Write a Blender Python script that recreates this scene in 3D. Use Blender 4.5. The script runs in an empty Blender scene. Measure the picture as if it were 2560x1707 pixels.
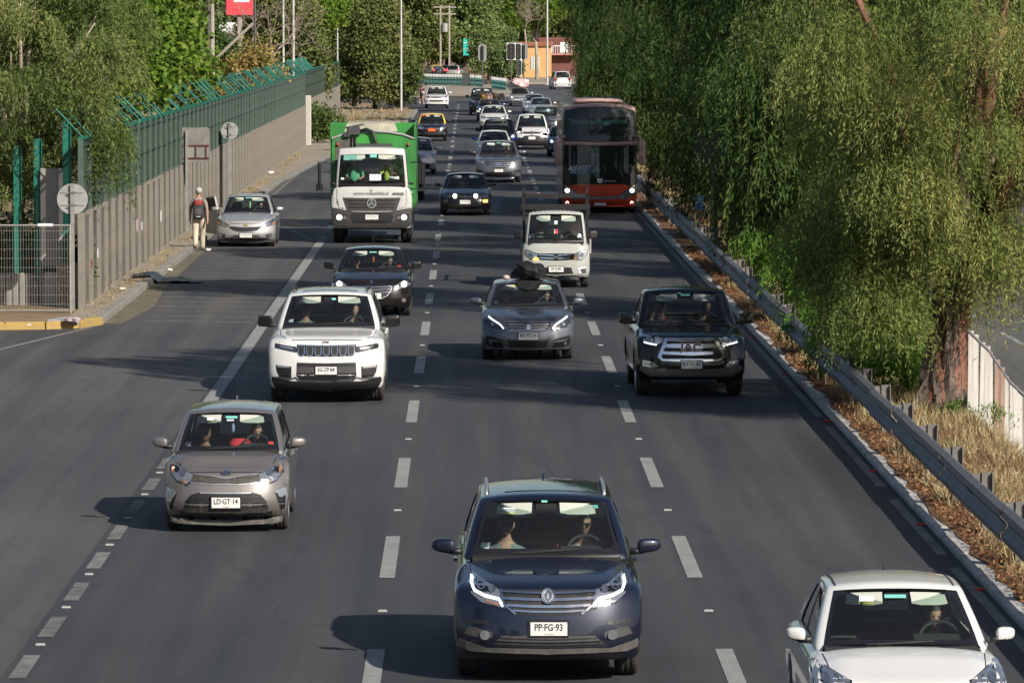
import bpy, bmesh, math, random
import numpy as np
from mathutils import Vector, Matrix
from mathutils.bvhtree import BVHTree

random.seed(7)
rng = np.random.default_rng(7)
SC = bpy.context.scene
COL = SC.collection
rad = math.radians

# ------------------------------------------------------------------ camera, sky, sun, exposure
CAM_H = 6.4
FPX = 13170.0                       # focal length in pixels of the 2560 px wide photograph
PITCH, YAW = math.atan(789.3 / FPX), math.atan(104.5 / FPX)
cam_data = bpy.data.cameras.new('camera')
cam_data.sensor_width = 36.0
cam_data.lens = 36.0 * FPX / 2560.0
cam_data.clip_start = 1.0
cam_data.clip_end = 12000.0
cam = bpy.data.objects.new('camera', cam_data)
cam.location = (0, 0, CAM_H)
cam.rotation_euler = (math.pi / 2 - PITCH, 0, -YAW)
COL.objects.link(cam)
SC.camera = cam

SUN_FROM = Vector((1.0, -1.3, 1.05)).normalized()      # direction towards the sun
world = bpy.data.worlds.new('World')
SC.world = world
world.use_nodes = True
_wn = world.node_tree
_bg = _wn.nodes['Background']
_sky = _wn.nodes.new('ShaderNodeTexSky')
_sky.sky_type = 'NISHITA'
_sky.sun_disc = False
_sky.sun_elevation = math.asin(SUN_FROM.z)
_sky.sun_rotation = math.atan2(SUN_FROM.x, SUN_FROM.y)
_sky.air_density = 1.0
_sky.dust_density = 1.5
_wn.links.new(_sky.outputs[0], _bg.inputs[0])
_bg.inputs[1].default_value = 0.072
sun_data = bpy.data.lights.new('sun', 'SUN')
sun_data.energy = 5.0
sun_data.angle = rad(0.55)
sun_data.color = (1.0, 0.93, 0.82)
sun = bpy.data.objects.new('sun', sun_data)
sun.rotation_euler = SUN_FROM.to_track_quat('Z', 'Y').to_euler()
sun.location = (60, -20, 60)
COL.objects.link(sun)
SC.view_settings.view_transform = 'Standard'
SC.view_settings.look = 'None'
SC.view_settings.exposure = 0.3
SC.view_settings.gamma = 1.0
SC.view_settings.use_curve_mapping = False
SC.render.engine = 'CYCLES'
SC.cycles.use_denoising = True
SC.cycles.use_adaptive_sampling = True
SC.cycles.adaptive_threshold = 0.03
SC.cycles.max_bounces = 5
SC.cycles.diffuse_bounces = 2
SC.cycles.glossy_bounces = 2
SC.cycles.transmission_bounces = 4
SC.cycles.transparent_max_bounces = 8
SC.cycles.sample_clamp_indirect = 6.0
SC.cycles.caustics_reflective = False
SC.cycles.caustics_refractive = False

# ------------------------------------------------------------------ helpers
def gp(x, y, z=0.0, s=1.0884354):
    """photograph pixel (2352 px wide view) -> point on the horizontal plane at height z"""
    u, v = (x * s - 1280.0) / FPX, (y * s - 853.5) / FPX
    f = Vector((math.sin(YAW) * math.cos(PITCH), math.cos(YAW) * math.cos(PITCH), -math.sin(PITCH)))
    r = Vector((math.cos(YAW), -math.sin(YAW), 0))
    up = r.cross(f)
    d = f + r * u - up * v
    k = (z - CAM_H) / d.z
    return Vector((d.x * k, d.y * k, z))

def link(o, parent=None):
    COL.objects.link(o)
    if parent is not None:
        o.parent = parent
    return o

def tag(o, label=None, cat=None, group=None, kind=None):
    if label: o['label'] = label
    if cat: o['category'] = cat
    if group: o['group'] = group
    if kind: o['kind'] = kind
    return o

def empty(name, loc=(0, 0, 0), rz=0.0, label=None, cat=None, group=None):
    o = bpy.data.objects.new(name, None)
    o.empty_display_size = 0.3
    o.location = loc
    o.rotation_euler = (0, 0, rz)
    link(o)
    return tag(o, label, cat, group)

def copy_tree(o, parent=None):
    c = o.copy()
    link(c, parent)
    for ch in o.children:
        copy_tree(ch, c)
    return c

class MB:
    """collects shapes; build() links them as ONE mesh object"""
    def __init__(self):
        self.v, self.f, self.m = [], [], []
    def add(self, vs, fs, mi=0):
        b = len(self.v)
        self.v.extend([tuple(p) for p in vs])
        self.f.extend([tuple(b + i for i in f) for f in fs])
        self.m.extend([mi] * len(fs))
        return self
    def box(self, x0, x1, y0, y1, z0, z1, mi=0, M=None):
        vs = [Vector((x, y, z)) for z in (z0, z1) for y in (y0, y1) for x in (x0, x1)]
        if M is not None: vs = [M @ p for p in vs]
        return self.add(vs, [(0, 2, 3, 1), (4, 5, 7, 6), (0, 1, 5, 4), (2, 6, 7, 3), (0, 4, 6, 2), (1, 3, 7, 5)], mi)
    def cbox(self, x0, x1, y0, y1, z0, z1, c=0.02, mi=0, M=None):
        """box with chamfered vertical and top edges"""
        vs = []
        for (z, k) in ((z0, 0), (z1 - c, 0), (z1, c)):
            a0, a1, b0, b1 = x0 + k, x1 - k, y0 + k, y1 - k
            vs += [(a0 + c, b0, z), (a1 - c, b0, z), (a1, b0 + c, z), (a1, b1 - c, z), (a1 - c, b1, z), (a0 + c, b1, z), (a0, b1 - c, z), (a0, b0 + c, z)]
        fs = [tuple(range(7, -1, -1)), tuple(range(16, 24))]
        for r in (0, 8):
            for i in range(8):
                j = (i + 1) % 8
                fs.append((r + i, r + j, r + 8 + j, r + 8 + i))
        vs = [Vector(p) for p in vs]
        if M is not None: vs = [M @ p for p in vs]
        return self.add(vs, fs, mi)
    def tube(self, pts, r, n=6, mi=0, cap=True):
        pts = [Vector(p) for p in pts]
        if not hasattr(r, '__len__'): r = [r] * len(pts)
        vs, fs = [], []
        for i, p in enumerate(pts):
            d = (pts[min(i + 1, len(pts) - 1)] - pts[max(i - 1, 0)])
            d = d.normalized() if d.length > 1e-9 else Vector((0, 0, 1))
            a = d.cross(Vector((0, 0, 1)) if abs(d.z) < 0.9 else Vector((1, 0, 0))).normalized()
            b = d.cross(a).normalized()
            for k in range(n):
                t = 2 * math.pi * k / n
                vs.append(p + (a * math.cos(t) + b * math.sin(t)) * r[i])
        for i in range(len(pts) - 1):
            for k in range(n):
                k2 = (k + 1) % n
                fs.append((i * n + k, i * n + k2, (i + 1) * n + k2, (i + 1) * n + k))
        if cap:
            fs.append(tuple(range(n - 1, -1, -1)))
            fs.append(tuple(range((len(pts) - 1) * n, len(pts) * n)))
        return self.add(vs, fs, mi)
    def lathe(self, prof, n=20, axis='x', mi=0, c=(0, 0, 0), closed=False):
        """prof: list of (axial, radius)"""
        vs, fs = [], []
        c = Vector(c)
        for (a, r) in prof:
            for k in range(n):
                t = 2 * math.pi * k / n
                p, q = r * math.cos(t), r * math.sin(t)
                vs.append(c + (Vector((a, p, q)) if axis == 'x' else Vector((p, q, a)) if axis == 'z' else Vector((p, a, q))))
        m = len(prof)
        for i in range(m if closed else m - 1):
            i2 = (i + 1) % m
            for k in range(n):
                k2 = (k + 1) % n
                fs.append((i * n + k, i * n + k2, i2 * n + k2, i2 * n + k))
        return self.add(vs, fs, mi)
    def ball(self, c, r, nu=12, nv=8, mi=0, M=None):
        r = r if hasattr(r, '__len__') else (r, r, r)
        vs = [Vector((0, 0, -1))]
        for j in range(1, nv):
            a = -math.pi / 2 + math.pi * j / nv
            for i in range(nu):
                b = 2 * math.pi * i / nu
                vs.append(Vector((math.cos(a) * math.cos(b), math.cos(a) * math.sin(b), math.sin(a))))
        vs.append(Vector((0, 0, 1)))
        fs = []
        for i in range(nu):
            fs.append((0, 1 + (i + 1) % nu, 1 + i))
            for j in range(nv - 2):
                a, b = 1 + j * nu, 1 + (j + 1) * nu
                fs.append((a + i, a + (i + 1) % nu, b + (i + 1) % nu, b + i))
            fs.append((len(vs) - 1, 1 + (nv - 2) * nu + i, 1 + (nv - 2) * nu + (i + 1) % nu))
        vs = [Vector((p.x * r[0], p.y * r[1], p.z * r[2])) for p in vs]
        if M is not None: vs = [M @ p for p in vs]
        return self.add([p + Vector(c) for p in vs], fs, mi)
    def prism(self, poly, h0, h1, axis='z', mi=0, M=None):
        """polygon extruded along an axis; poly in the two other axes' order"""
        n = len(poly)
        def P(a, b, h):
            return Vector((a, b, h)) if axis == 'z' else Vector((a, h, b)) if axis == 'y' else Vector((h, a, b))
        vs = [P(a, b, h0) for a, b in poly] + [P(a, b, h1) for a, b in poly]
        if M is not None: vs = [M @ p for p in vs]
        fs = [tuple(range(n)), tuple(range(2 * n - 1, n - 1, -1))]
        for i in range(n):
            j = (i + 1) % n
            fs.append((i, i + n, j + n, j))
        return self.add(vs, fs, mi)
    def mesh(self, name, mats, smooth=False, fix=True, angle=None):
        me = bpy.data.meshes.new(name)
        me.from_pydata([tuple(p) for p in self.v], [], self.f)
        for m in (mats if isinstance(mats, (list, tuple)) else [mats]):
            me.materials.append(m)
        if any(self.m): me.polygons.foreach_set('material_index', self.m)
        if fix:
            b = bmesh.new(); b.from_mesh(me)
            bmesh.ops.recalc_face_normals(b, faces=b.faces)
            b.to_mesh(me); b.free()
        if smooth:
            me.polygons.foreach_set('use_smooth', [True] * len(me.polygons))
            if angle is not None: me.set_sharp_from_angle(angle=rad(angle))
        me.update()
        return me
    def build(self, name, mats, parent=None, smooth=False, loc=None, angle=None, rz=None):
        o = bpy.data.objects.new(name, self.mesh(name, mats, smooth, True, angle))
        if loc is not None: o.location = loc
        if rz is not None: o.rotation_euler = (0, 0, rz)
        return link(o, parent)

def instance(name, mesh, parent=None, loc=(0, 0, 0), rz=0.0, scale=None):
    o = bpy.data.objects.new(name, mesh)
    o.location = loc
    if not isinstance(rz, float) and hasattr(rz, '__len__'): o.rotation_euler = rz
    else: o.rotation_euler = (0, 0, rz)
    if scale is not None: o.scale = scale
    return link(o, parent)

def circle(cx, cy, r, n=16, ry=None):
    ry = r if ry is None else ry
    return [(cx + r * math.cos(2 * math.pi * i / n), cy + ry * math.sin(2 * math.pi * i / n)) for i in range(n)]

def interp(x, pts):
    return float(np.interp(x, [p[0] for p in pts], [p[1] for p in pts]))

# ------------------------------------------------------------------ materials
MATS = {}
def pmat(name, color, rough=0.5, metal=0.0, coat=0.0, emit=None, estr=1.0, spec=0.5, noise=0.0, nscale=8.0, bump=0.0, color2=None, coords='Object', coatr=0.04):
    """Principled material; noise mixes color with color2 (or a darker copy), in the thing's own coordinates"""
    if name in MATS: return MATS[name]
    m = bpy.data.materials.new(name)
    m.use_nodes = True
    nt = m.node_tree
    b = nt.nodes['Principled BSDF']
    c = (*color, 1.0)
    b.inputs['Base Color'].default_value = c
    b.inputs['Roughness'].default_value = rough
    b.inputs['Metallic'].default_value = metal
    b.inputs['Specular IOR Level'].default_value = spec
    if coat:
        b.inputs['Coat Weight'].default_value = coat
        b.inputs['Coat Roughness'].default_value = coatr
    if emit is not None:
        b.inputs['Emission Color'].default_value = (*emit, 1.0)
        b.inputs['Emission Strength'].default_value = estr
    if noise > 0 or bump > 0:
        tc = nt.nodes.new('ShaderNodeTexCoord')
        tx = nt.nodes.new('ShaderNodeTexNoise')
        tx.inputs['Scale'].default_value = nscale
        tx.inputs['Detail'].default_value = 6.0
        tx.inputs['Roughness'].default_value = 0.65
        nt.links.new(tc.outputs[coords], tx.inputs['Vector'])
        if noise > 0:
            rp = nt.nodes.new('ShaderNodeValToRGB')
            rp.color_ramp.elements[0].position = 0.35
            rp.color_ramp.elements[1].position = 0.68
            c2 = color2 if color2 is not None else tuple(v * (1 - noise) for v in color)
            rp.color_ramp.elements[0].color = (*c2, 1)
            rp.color_ramp.elements[1].color = c
            nt.links.new(tx.outputs['Fac'], rp.inputs[0])
            nt.links.new(rp.outputs[0], b.inputs['Base Color'])
        if bump > 0:
            bp = nt.nodes.new('ShaderNodeBump')
            bp.inputs['Strength'].default_value = bump
            bp.inputs['Distance'].default_value = 0.02
            nt.links.new(tx.outputs['Fac'], bp.inputs['Height'])
            nt.links.new(bp.outputs[0], b.inputs['Normal'])
    MATS[name] = m
    return m

def paint(name, color, metal=0.0, rough=0.35, dust=0.12):
    """car paint: flake base under clear coat, dusted by a fine noise"""
    if name in MATS: return MATS[name]
    m = pmat(name, color, rough, metal, 1.0, coatr=0.03, spec=0.5 if metal > 0.3 else 0.12)
    nt = m.node_tree
    b = nt.nodes['Principled BSDF']
    tc = nt.nodes.new('ShaderNodeTexCoord')
    tx = nt.nodes.new('ShaderNodeTexNoise')
    tx.inputs['Scale'].default_value = 2.3
    tx.inputs['Detail'].default_value = 8.0
    tx.inputs['Roughness'].default_value = 0.7
    nt.links.new(tc.outputs['Object'], tx.inputs['Vector'])
    rp = nt.nodes.new('ShaderNodeValToRGB')
    rp.color_ramp.elements[0].position = 0.45
    rp.color_ramp.elements[1].position = 0.8
    d = tuple(v * (1 - dust) + k * dust for v, k in zip(color, (0.30, 0.26, 0.20)))
    rp.color_ramp.elements[0].color = (*color, 1)
    rp.color_ramp.elements[1].color = (*d, 1)
    nt.links.new(tx.outputs['Fac'], rp.inputs[0])
    nt.links.new(rp.outputs[0], b.inputs['Base Color'])
    mr = nt.nodes.new('ShaderNodeMapRange')
    mr.inputs['From Min'].default_value = 0.4
    mr.inputs['From Max'].default_value = 0.8
    mr.inputs['To Min'].default_value = 0.03
    mr.inputs['To Max'].default_value = 0.12
    nt.links.new(tx.outputs['Fac'], mr.inputs['Value'])
    nt.links.new(mr.outputs[0], b.inputs['Coat Roughness'])
    return m

def glass_mat(name, tint, refl=1.0, rough=0.02):
    """window pane: tinted see-through film plus a mirror sheen that grows at grazing angles"""
    if name in MATS: return MATS[name]
    m = bpy.data.materials.new(name)
    m.use_nodes = True
    nt = m.node_tree
    nt.nodes.remove(nt.nodes['Principled BSDF'])
    out = nt.nodes['Material Output']
    tr = nt.nodes.new('ShaderNodeBsdfTransparent'); tr.inputs[0].default_value = (*tint, 1)
    gl = nt.nodes.new('ShaderNodeBsdfGlossy'); gl.inputs['Roughness'].default_value = rough
    gl.inputs['Color'].default_value = (refl, refl, refl, 1)
    fr = nt.nodes.new('ShaderNodeFresnel'); fr.inputs['IOR'].default_value = 1.5
    mx = nt.nodes.new('ShaderNodeMixShader')
    nt.links.new(fr.outputs[0], mx.inputs[0])
    nt.links.new(tr.outputs[0], mx.inputs[1])
    nt.links.new(gl.outputs[0], mx.inputs[2])
    df = nt.nodes.new('ShaderNodeBsdfDiffuse'); df.inputs[0].default_value = (0.55, 0.56, 0.54, 1)
    m2 = nt.nodes.new('ShaderNodeMixShader'); m2.inputs[0].default_value = 0.012      # film of road dust
    nt.links.new(mx.outputs[0], m2.inputs[1]); nt.links.new(df.outputs[0], m2.inputs[2])
    nt.links.new(m2.outputs[0], out.inputs[0])
    MATS[name] = m
    return m

def leaf_mat(name, cols, trans=0.3, attr='var'):
    """foliage: colour by a per-leaf random attribute, some light passing through"""
    if name in MATS: return MATS[name]
    m = bpy.data.materials.new(name)
    m.use_nodes = True
    nt = m.node_tree
    b = nt.nodes['Principled BSDF']
    out = nt.nodes['Material Output']
    at = nt.nodes.new('ShaderNodeAttribute'); at.attribute_name = attr
    rp = nt.nodes.new('ShaderNodeValToRGB')
    el = rp.color_ramp.elements
    while len(el) < len(cols): el.new(0.5)
    for i, c in enumerate(cols):
        el[i].position = i / (len(cols) - 1)
        el[i].color = (*c, 1)
    nt.links.new(at.outputs['Fac'], rp.inputs[0])
    nt.links.new(rp.outputs[0], b.inputs['Base Color'])
    b.inputs['Roughness'].default_value = 0.6
    b.inputs['Specular IOR Level'].default_value = 0.18
    tl = nt.nodes.new('ShaderNodeBsdfTranslucent')
    nt.links.new(rp.outputs[0], tl.inputs[0])
    mx = nt.nodes.new('ShaderNodeMixShader'); mx.inputs[0].default_value = trans
    nt.links.new(b.outputs[0], mx.inputs[1]); nt.links.new(tl.outputs[0], mx.inputs[2])
    nt.links.new(mx.outputs[0], out.inputs[0])
    MATS[name] = m
    return m

def ground_mat(name, stops, scale, detail=8, rough=0.9, bump=0.3, big=0.06, bigamt=0.35, fine=0.0, coords='Position', dist=0.02):
    """ground surface: colours by layered noise in world position"""
    if name in MATS: return MATS[name]
    m = bpy.data.materials.new(name)
    m.use_nodes = True
    nt = m.node_tree
    b = nt.nodes['Principled BSDF']
    b.inputs['Roughness'].default_value = rough
    b.inputs['Specular IOR Level'].default_value = 0.3
    g = nt.nodes.new('ShaderNodeNewGeometry')
    t1 = nt.nodes.new('ShaderNodeTexNoise'); t1.inputs['Scale'].default_value = scale; t1.inputs['Detail'].default_value = detail; t1.inputs['Roughness'].default_value = 0.7
    t2 = nt.nodes.new('ShaderNodeTexNoise'); t2.inputs['Scale'].default_value = big; t2.inputs['Detail'].default_value = 4
    nt.links.new(g.outputs[coords], t1.inputs['Vector'])
    nt.links.new(g.outputs[coords], t2.inputs['Vector'])
    mx = nt.nodes.new('ShaderNodeMix'); mx.data_type = 'FLOAT'; mx.inputs[0].default_value = bigamt
    nt.links.new(t1.outputs['Fac'], mx.inputs[2]); nt.links.new(t2.outputs['Fac'], mx.inputs[3])
    rp = nt.nodes.new('ShaderNodeValToRGB')
    el = rp.color_ramp.elements
    while len(el) < len(stops): el.new(0.5)
    for i, (p, c) in enumerate(stops):
        el[i].position = p; el[i].color = (*c, 1)
    nt.links.new(mx.outputs[0], rp.inputs[0])
    nt.links.new(rp.outputs[0], b.inputs['Base Color'])
    bp = nt.nodes.new('ShaderNodeBump'); bp.inputs['Strength'].default_value = bump; bp.inputs['Distance'].default_value = dist
    nt.links.new(t1.outputs['Fac'], bp.inputs['Height'])
    nt.links.new(bp.outputs[0], b.inputs['Normal'])
    MATS[name] = m
    return m
# ------------------------------------------------------------------ people: one skinned body mesh for each pose
SKIN = pmat('skin', (0.36, 0.205, 0.145), 0.6)
SKIN2 = pmat('skin_tan', (0.25, 0.135, 0.09), 0.6)
HAIRD = pmat('hair_dark', (0.02, 0.015, 0.012), 0.6)
HAIRG = pmat('hair_grey', (0.28, 0.27, 0.26), 0.7)
EYEDARK = pmat('eye_dark', (0.03, 0.02, 0.02), 0.4)
LIPS = pmat('lips', (0.33, 0.13, 0.11), 0.6)
SLOTS = ['skin', 'shirt', 'trousers', 'hair', 'shoes', 'eyes', 'lips']

def head_geom(center, turn=0.0, nod=0.0, face=-1, hair='short'):
    """head with brow, nose, chin, ears; returns verts, faces, slot ids. face=-1 looks to -Y"""
    nu, nv = 28, 20
    vs, fs, ms = [], [], []
    def dirv(i, j):
        a = -math.pi / 2 + math.pi * j / nv; b = 2 * math.pi * i / nu
        return Vector((math.cos(a) * math.sin(b), -math.cos(a) * math.cos(b), math.sin(a)))
    def shape(d):
        x, y, z = d
        p = Vector((x * 0.076, y * 0.096, z * 0.122))
        if z < 0: p.x *= 1 - 0.30 * (-z) ** 1.4; p.y *= 1 - 0.10 * (-z)
        if y > 0 and z < -0.3: p.y *= 0.72
        f = max(0.0, -y)
        p.y -= 0.026 * math.exp(-((x / 0.13) ** 2 + ((z + 0.12) / 0.16) ** 2)) * f
        p.y -= 0.008 * math.exp(-((z - 0.22) / 0.10) ** 2) * f * (abs(x) < 0.7)
        p.y += 0.011 * math.exp(-(((abs(x) - 0.36) / 0.17) ** 2 + ((z - 0.05) / 0.10) ** 2)) * f
        p.y -= 0.010 * math.exp(-((x / 0.3) ** 2 + ((z + 0.80) / 0.2) ** 2)) * f
        return p
    for j in range(nv + 1):
        for i in range(nu):
            d = dirv(i, j); p = shape(d)
            hairy = (d.z > 0.40 and d.y > -0.88) or (d.y > -0.02 and d.z > (-0.35 if hair == 'short' else -0.95)) or d.z > 0.58
            if hairy: p *= 1.07 if hair != 'long' else 1.12
            vs.append(p)
    for j in range(nv):
        for i in range(nu):
            fs.append((j * nu + i, j * nu + (i + 1) % nu, (j + 1) * nu + (i + 1) % nu, (j + 1) * nu + i))
            d = (dirv(i, j) + dirv(i + 1, j + 1)).normalized()
            m = 0
            if (d.z > 0.40 and d.y > -0.88) or (d.y > -0.02 and d.z > (-0.35 if hair == 'short' else -0.95)) or d.z > 0.58: m = 3
            elif d.y < -0.5 and abs(abs(d.x) - 0.36) < 0.13 and abs(d.z - 0.05) < 0.085: m = 5
            elif d.y < -0.5 and abs(d.x) < 0.24 and abs(d.z + 0.47) < 0.08: m = 6
            ms.append(m)
    for sg in (-1, 1):
        b = MB().ball((sg * 0.076, 0.008, -0.005), (0.012, 0.022, 0.033), 8, 6)
        o = len(vs); vs += [Vector(p) for p in b.v]; fs += [tuple(o + k for k in f) for f in b.f]; ms += [0] * len(b.f)
    R = Matrix.Rotation(turn + (math.pi if face > 0 else 0), 4, 'Z') @ Matrix.Rotation(nod, 4, 'X')
    return [R @ p + Vector(center) for p in vs], fs, ms

def person_mesh(name, J, E, head, turn=0.0, nod=0.0, face=-1, hair='short'):
    """J joint -> (pos, radius); E list of (a, b, slot)"""
    keys = list(J)
    me = bpy.data.meshes.new(name)
    me.from_pydata([J[k][0] for k in keys], [(keys.index(a), keys.index(b)) for a, b, _ in E], [])
    o = bpy.data.objects.new(name, me)
    COL.objects.link(o)
    sk = o.modifiers.new('skin', 'SKIN')
    sk.use_smooth_shade = True
    for i, k in enumerate(keys):
        r = J[k][1]
        me.skin_vertices[0].data[i].radius = r if hasattr(r, '__len__') else (r, r)
    me.skin_vertices[0].data[keys.index('pelvis')].use_root = True
    sb = o.modifiers.new('sub', 'SUBSURF'); sb.levels = 2; sb.render_levels = 2
    dg = bpy.context.evaluated_depsgraph_get()
    ev = bpy.data.meshes.new_from_object(o.evaluated_get(dg))
    bpy.data.objects.remove(o)
    V = [v.co.copy() for v in ev.vertices]
    F = [tuple(p.vertices) for p in ev.polygons]
    S = []
    segs = [(Vector(J[a][0]), Vector(J[b][0]), SLOTS.index(s)) for a, b, s in E]
    for p in ev.polygons:
        c = p.center; best = (9, 0)
        for a, b, s in segs:
            t = max(0.0, min(1.0, (c - a).dot(b - a) / max((b - a).length_squared, 1e-9)))
            d = (c - a.lerp(b, t)).length
            if d < best[0]: best = (d, s)
        S.append(best[1])
    hv, hf, hm = head_geom(head, turn, nod, face, hair)
    n = len(V)
    V += hv; F += [tuple(n + k for k in f) for f in hf]; S += hm
    out = bpy.data.meshes.new(name)
    out.from_pydata([tuple(v) for v in V], [], F)
    for s in SLOTS: out.materials.append(SKIN)
    out.polygons.foreach_set('material_index', S)
    out.polygons.foreach_set('use_smooth', [True] * len(F))
    out.update()
    return out

def fingers(J, E, hand, wrist, sg, fwd, down, tag_):
    """four fingers and a thumb hooked onto a palm"""
    h = Vector(J[hand][0]); f = Vector(fwd).normalized(); dn = Vector(down).normalized(); side = f.cross(dn).normalized()
    for k in range(4):
        off = side * (k - 1.5) * 0.019
        ln = (0.030, 0.036, 0.034, 0.026)[k]
        a = h + off + f * 0.045; b = a + f * ln + dn * 0.012; c = b + f * ln * 0.35 + dn * ln * 0.9
        for q, p, r in (('a', a, 0.0095), ('b', b, 0.009), ('c', c, 0.008)): J['%s%d%s' % (tag_, k, q)] = (tuple(p), r)
        E += [(hand, '%s%da' % (tag_, k), 'skin'), ('%s%da' % (tag_, k), '%s%db' % (tag_, k), 'skin'), ('%s%db' % (tag_, k), '%s%dc' % (tag_, k), 'skin')]
    a = h - side * sg * 0.036 + f * 0.005; b = a - side * sg * 0.012 + f * 0.03 + dn * 0.012
    J[tag_ + 'ta'] = (tuple(a), 0.011); J[tag_ + 'tb'] = (tuple(b), 0.009)
    E += [(hand, tag_ + 'ta', 'skin'), (tag_ + 'ta', tag_ + 'tb', 'skin')]

def seated(kind, hair='short'):
    J = {'pelvis': ((0, 0, 0), (0.16, 0.12)), 'belly': ((0, 0.06, 0.16), (0.155, 0.115)), 'chest': ((0, 0.11, 0.34), (0.17, 0.115)), 'collar': ((0, 0.13, 0.47), (0.10, 0.07)), 'neck': ((0, 0.115, 0.55), 0.055), 'skull': ((0, 0.10, 0.64), 0.05)}
    E = [('pelvis', 'belly', 'shirt'), ('belly', 'chest', 'shirt'), ('chest', 'collar', 'shirt'), ('collar', 'neck', 'skin'), ('neck', 'skull', 'skin')]
    for sg, t in ((-1, 'l'), (1, 'r')):
        if kind == 'driver': el, ha = (sg * 0.27, -0.12, 0.20), (sg * 0.15, -0.37, 0.30)
        elif kind == 'phone' and sg < 0: el, ha = (sg * 0.24, -0.16, 0.36), (sg * 0.11, 0.0, 0.66)
        else: el, ha = (sg * 0.25, -0.02, 0.19), (sg * 0.08, -0.26, 0.08)
        wr = Vector(el).lerp(Vector(ha), 0.78)
        J.update({'sh' + t: ((sg * 0.185, 0.13, 0.42), 0.065), 'el' + t: (el, 0.045), 'wr' + t: (tuple(wr), 0.03), 'ha' + t: (ha, (0.042, 0.022)),
                  'hp' + t: ((sg * 0.10, -0.02, -0.02), 0.10), 'kn' + t: ((sg * 0.14, -0.46, 0.06), 0.065), 'an' + t: ((sg * 0.14, -0.62, -0.32), 0.045), 'to' + t: ((sg * 0.15, -0.78, -0.37), 0.04)})
        E += [('collar', 'sh' + t, 'shirt'), ('sh' + t, 'el' + t, 'shirt'), ('el' + t, 'wr' + t, 'skin'), ('wr' + t, 'ha' + t, 'skin'),
              ('pelvis', 'hp' + t, 'trousers'), ('hp' + t, 'kn' + t, 'trousers'), ('kn' + t, 'an' + t, 'trousers'), ('an' + t, 'to' + t, 'shoes')]
        d = (Vector(ha) - wr).normalized()
        fingers(J, E, 'ha' + t, 'wr' + t, sg, d, (0, 0.3, -1) if kind == 'driver' else (0, 0, -1), 'f' + t)
    return person_mesh('person', J, E, (0, 0.07, 0.715), 0.0, 0.0, -1, hair)

def walking(stride, arms, sleeve='shirt', shorts=False, hair='short'):
    """standing figure walking towards +Y, feet at z=0"""
    J = {'pelvis': ((0, 0, 0.93), (0.155, 0.11)), 'belly': ((0, 0.01, 1.08), (0.15, 0.105)), 'chest': ((0, 0.02, 1.27), (0.175, 0.115)), 'collar': ((0, 0.02, 1.42), (0.11, 0.075)), 'neck': ((0, 0.04, 1.50), 0.055), 'skull': ((0, 0.05, 1.58), 0.05)}
    E = [('pelvis', 'belly', 'shirt'), ('belly', 'chest', 'shirt'), ('chest', 'collar', 'shirt'), ('collar', 'neck', 'skin'), ('neck', 'skull', 'skin')]
    for sg, t in ((-1, 'l'), (1, 'r')):
        s = stride * sg
        hp = Vector((sg * 0.095, 0, 0.90))
        an = Vector((sg * 0.085, s, 0.085 + (0.10 if s < 0 else 0)))
        kn = hp.lerp(an, 0.52) + Vector((0, 0.05 + 0.04 * (s < 0), 0))
        to = an + Vector((sg * 0.02, 0.15, -0.045 if s >= 0 else -0.12))
        a = arms * -sg
        el = Vector((sg * 0.235, a * 0.45 - 0.03, 1.13)); wr = Vector((sg * 0.245, a, 0.91)); ha = wr + (wr - el).normalized() * 0.085
        J.update({'sh' + t: ((sg * 0.175, 0.02, 1.385), 0.07), 'el' + t: (tuple(el), 0.046), 'wr' + t: (tuple(wr), 0.031), 'ha' + t: (tuple(ha), (0.024, 0.040)),
                  'hp' + t: (tuple(hp), 0.105), 'th' + t: (tuple(hp.lerp(kn, 0.6)), 0.085 if shorts else 0.105), 'kn' + t: (tuple(kn), 0.068 if shorts else 0.088), 'an' + t: (tuple(an), 0.05 if shorts else 0.072), 'to' + t: (tuple(to), (0.045, 0.032))})
        low = 'skin' if shorts else 'trousers'
        E += [('collar', 'sh' + t, 'shirt'), ('sh' + t, 'el' + t, 'shirt'), ('el' + t, 'wr' + t, 'skin'), ('wr' + t, 'ha' + t, 'skin'),
              ('pelvis', 'hp' + t, 'trousers'), ('hp' + t, 'th' + t, 'trousers'), ('th' + t, 'kn' + t, low), ('kn' + t, 'an' + t, low), ('an' + t, 'to' + t, 'shoes')]
        fingers(J, E, 'ha' + t, 'wr' + t, sg, (wr - el).normalized(), (-sg, 0.2, 0), 'f' + t)
    return person_mesh('person', J, E, (0, 0.055, 1.635), 0.0, 0.0, 1, hair)

POSES = {'driver': seated('driver'), 'passenger': seated('passenger'), 'phone': seated('phone', 'long'), 'woman': seated('passenger', 'long'), 'walk': walking(0.24, 0.12), 'stride': walking(0.17, -0.14, shorts=True)}

def person(pose, loc, label, shirt, trousers=(0.03, 0.035, 0.05), hair=None, skin=None, rz=0.0, group=None, scale=1.0, shoes=(0.05, 0.04, 0.035)):
    o = bpy.data.objects.new('person', POSES[pose])
    o.location = loc; o.rotation_euler = (0, 0, rz); o.scale = (scale,) * 3
    link(o)
    sh = shirt if not isinstance(shirt, tuple) else pmat('cloth_%.2f_%.2f_%.2f' % shirt, shirt, 0.9, noise=0.25, nscale=14)
    ms = {'skin': skin or SKIN, 'shirt': sh, 'trousers': pmat('cloth_%.2f_%.2f_%.2f' % trousers, trousers, 0.9, noise=0.2, nscale=12), 'hair': hair or HAIRD, 'shoes': pmat('shoe_%.2f' % shoes[0], shoes, 0.7), 'eyes': EYEDARK, 'lips': LIPS}
    for i, s in enumerate(SLOTS):
        o.material_slots[i].link = 'OBJECT'
        o.material_slots[i].material = ms[s]
    return tag(o, label, 'person', group)
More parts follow.
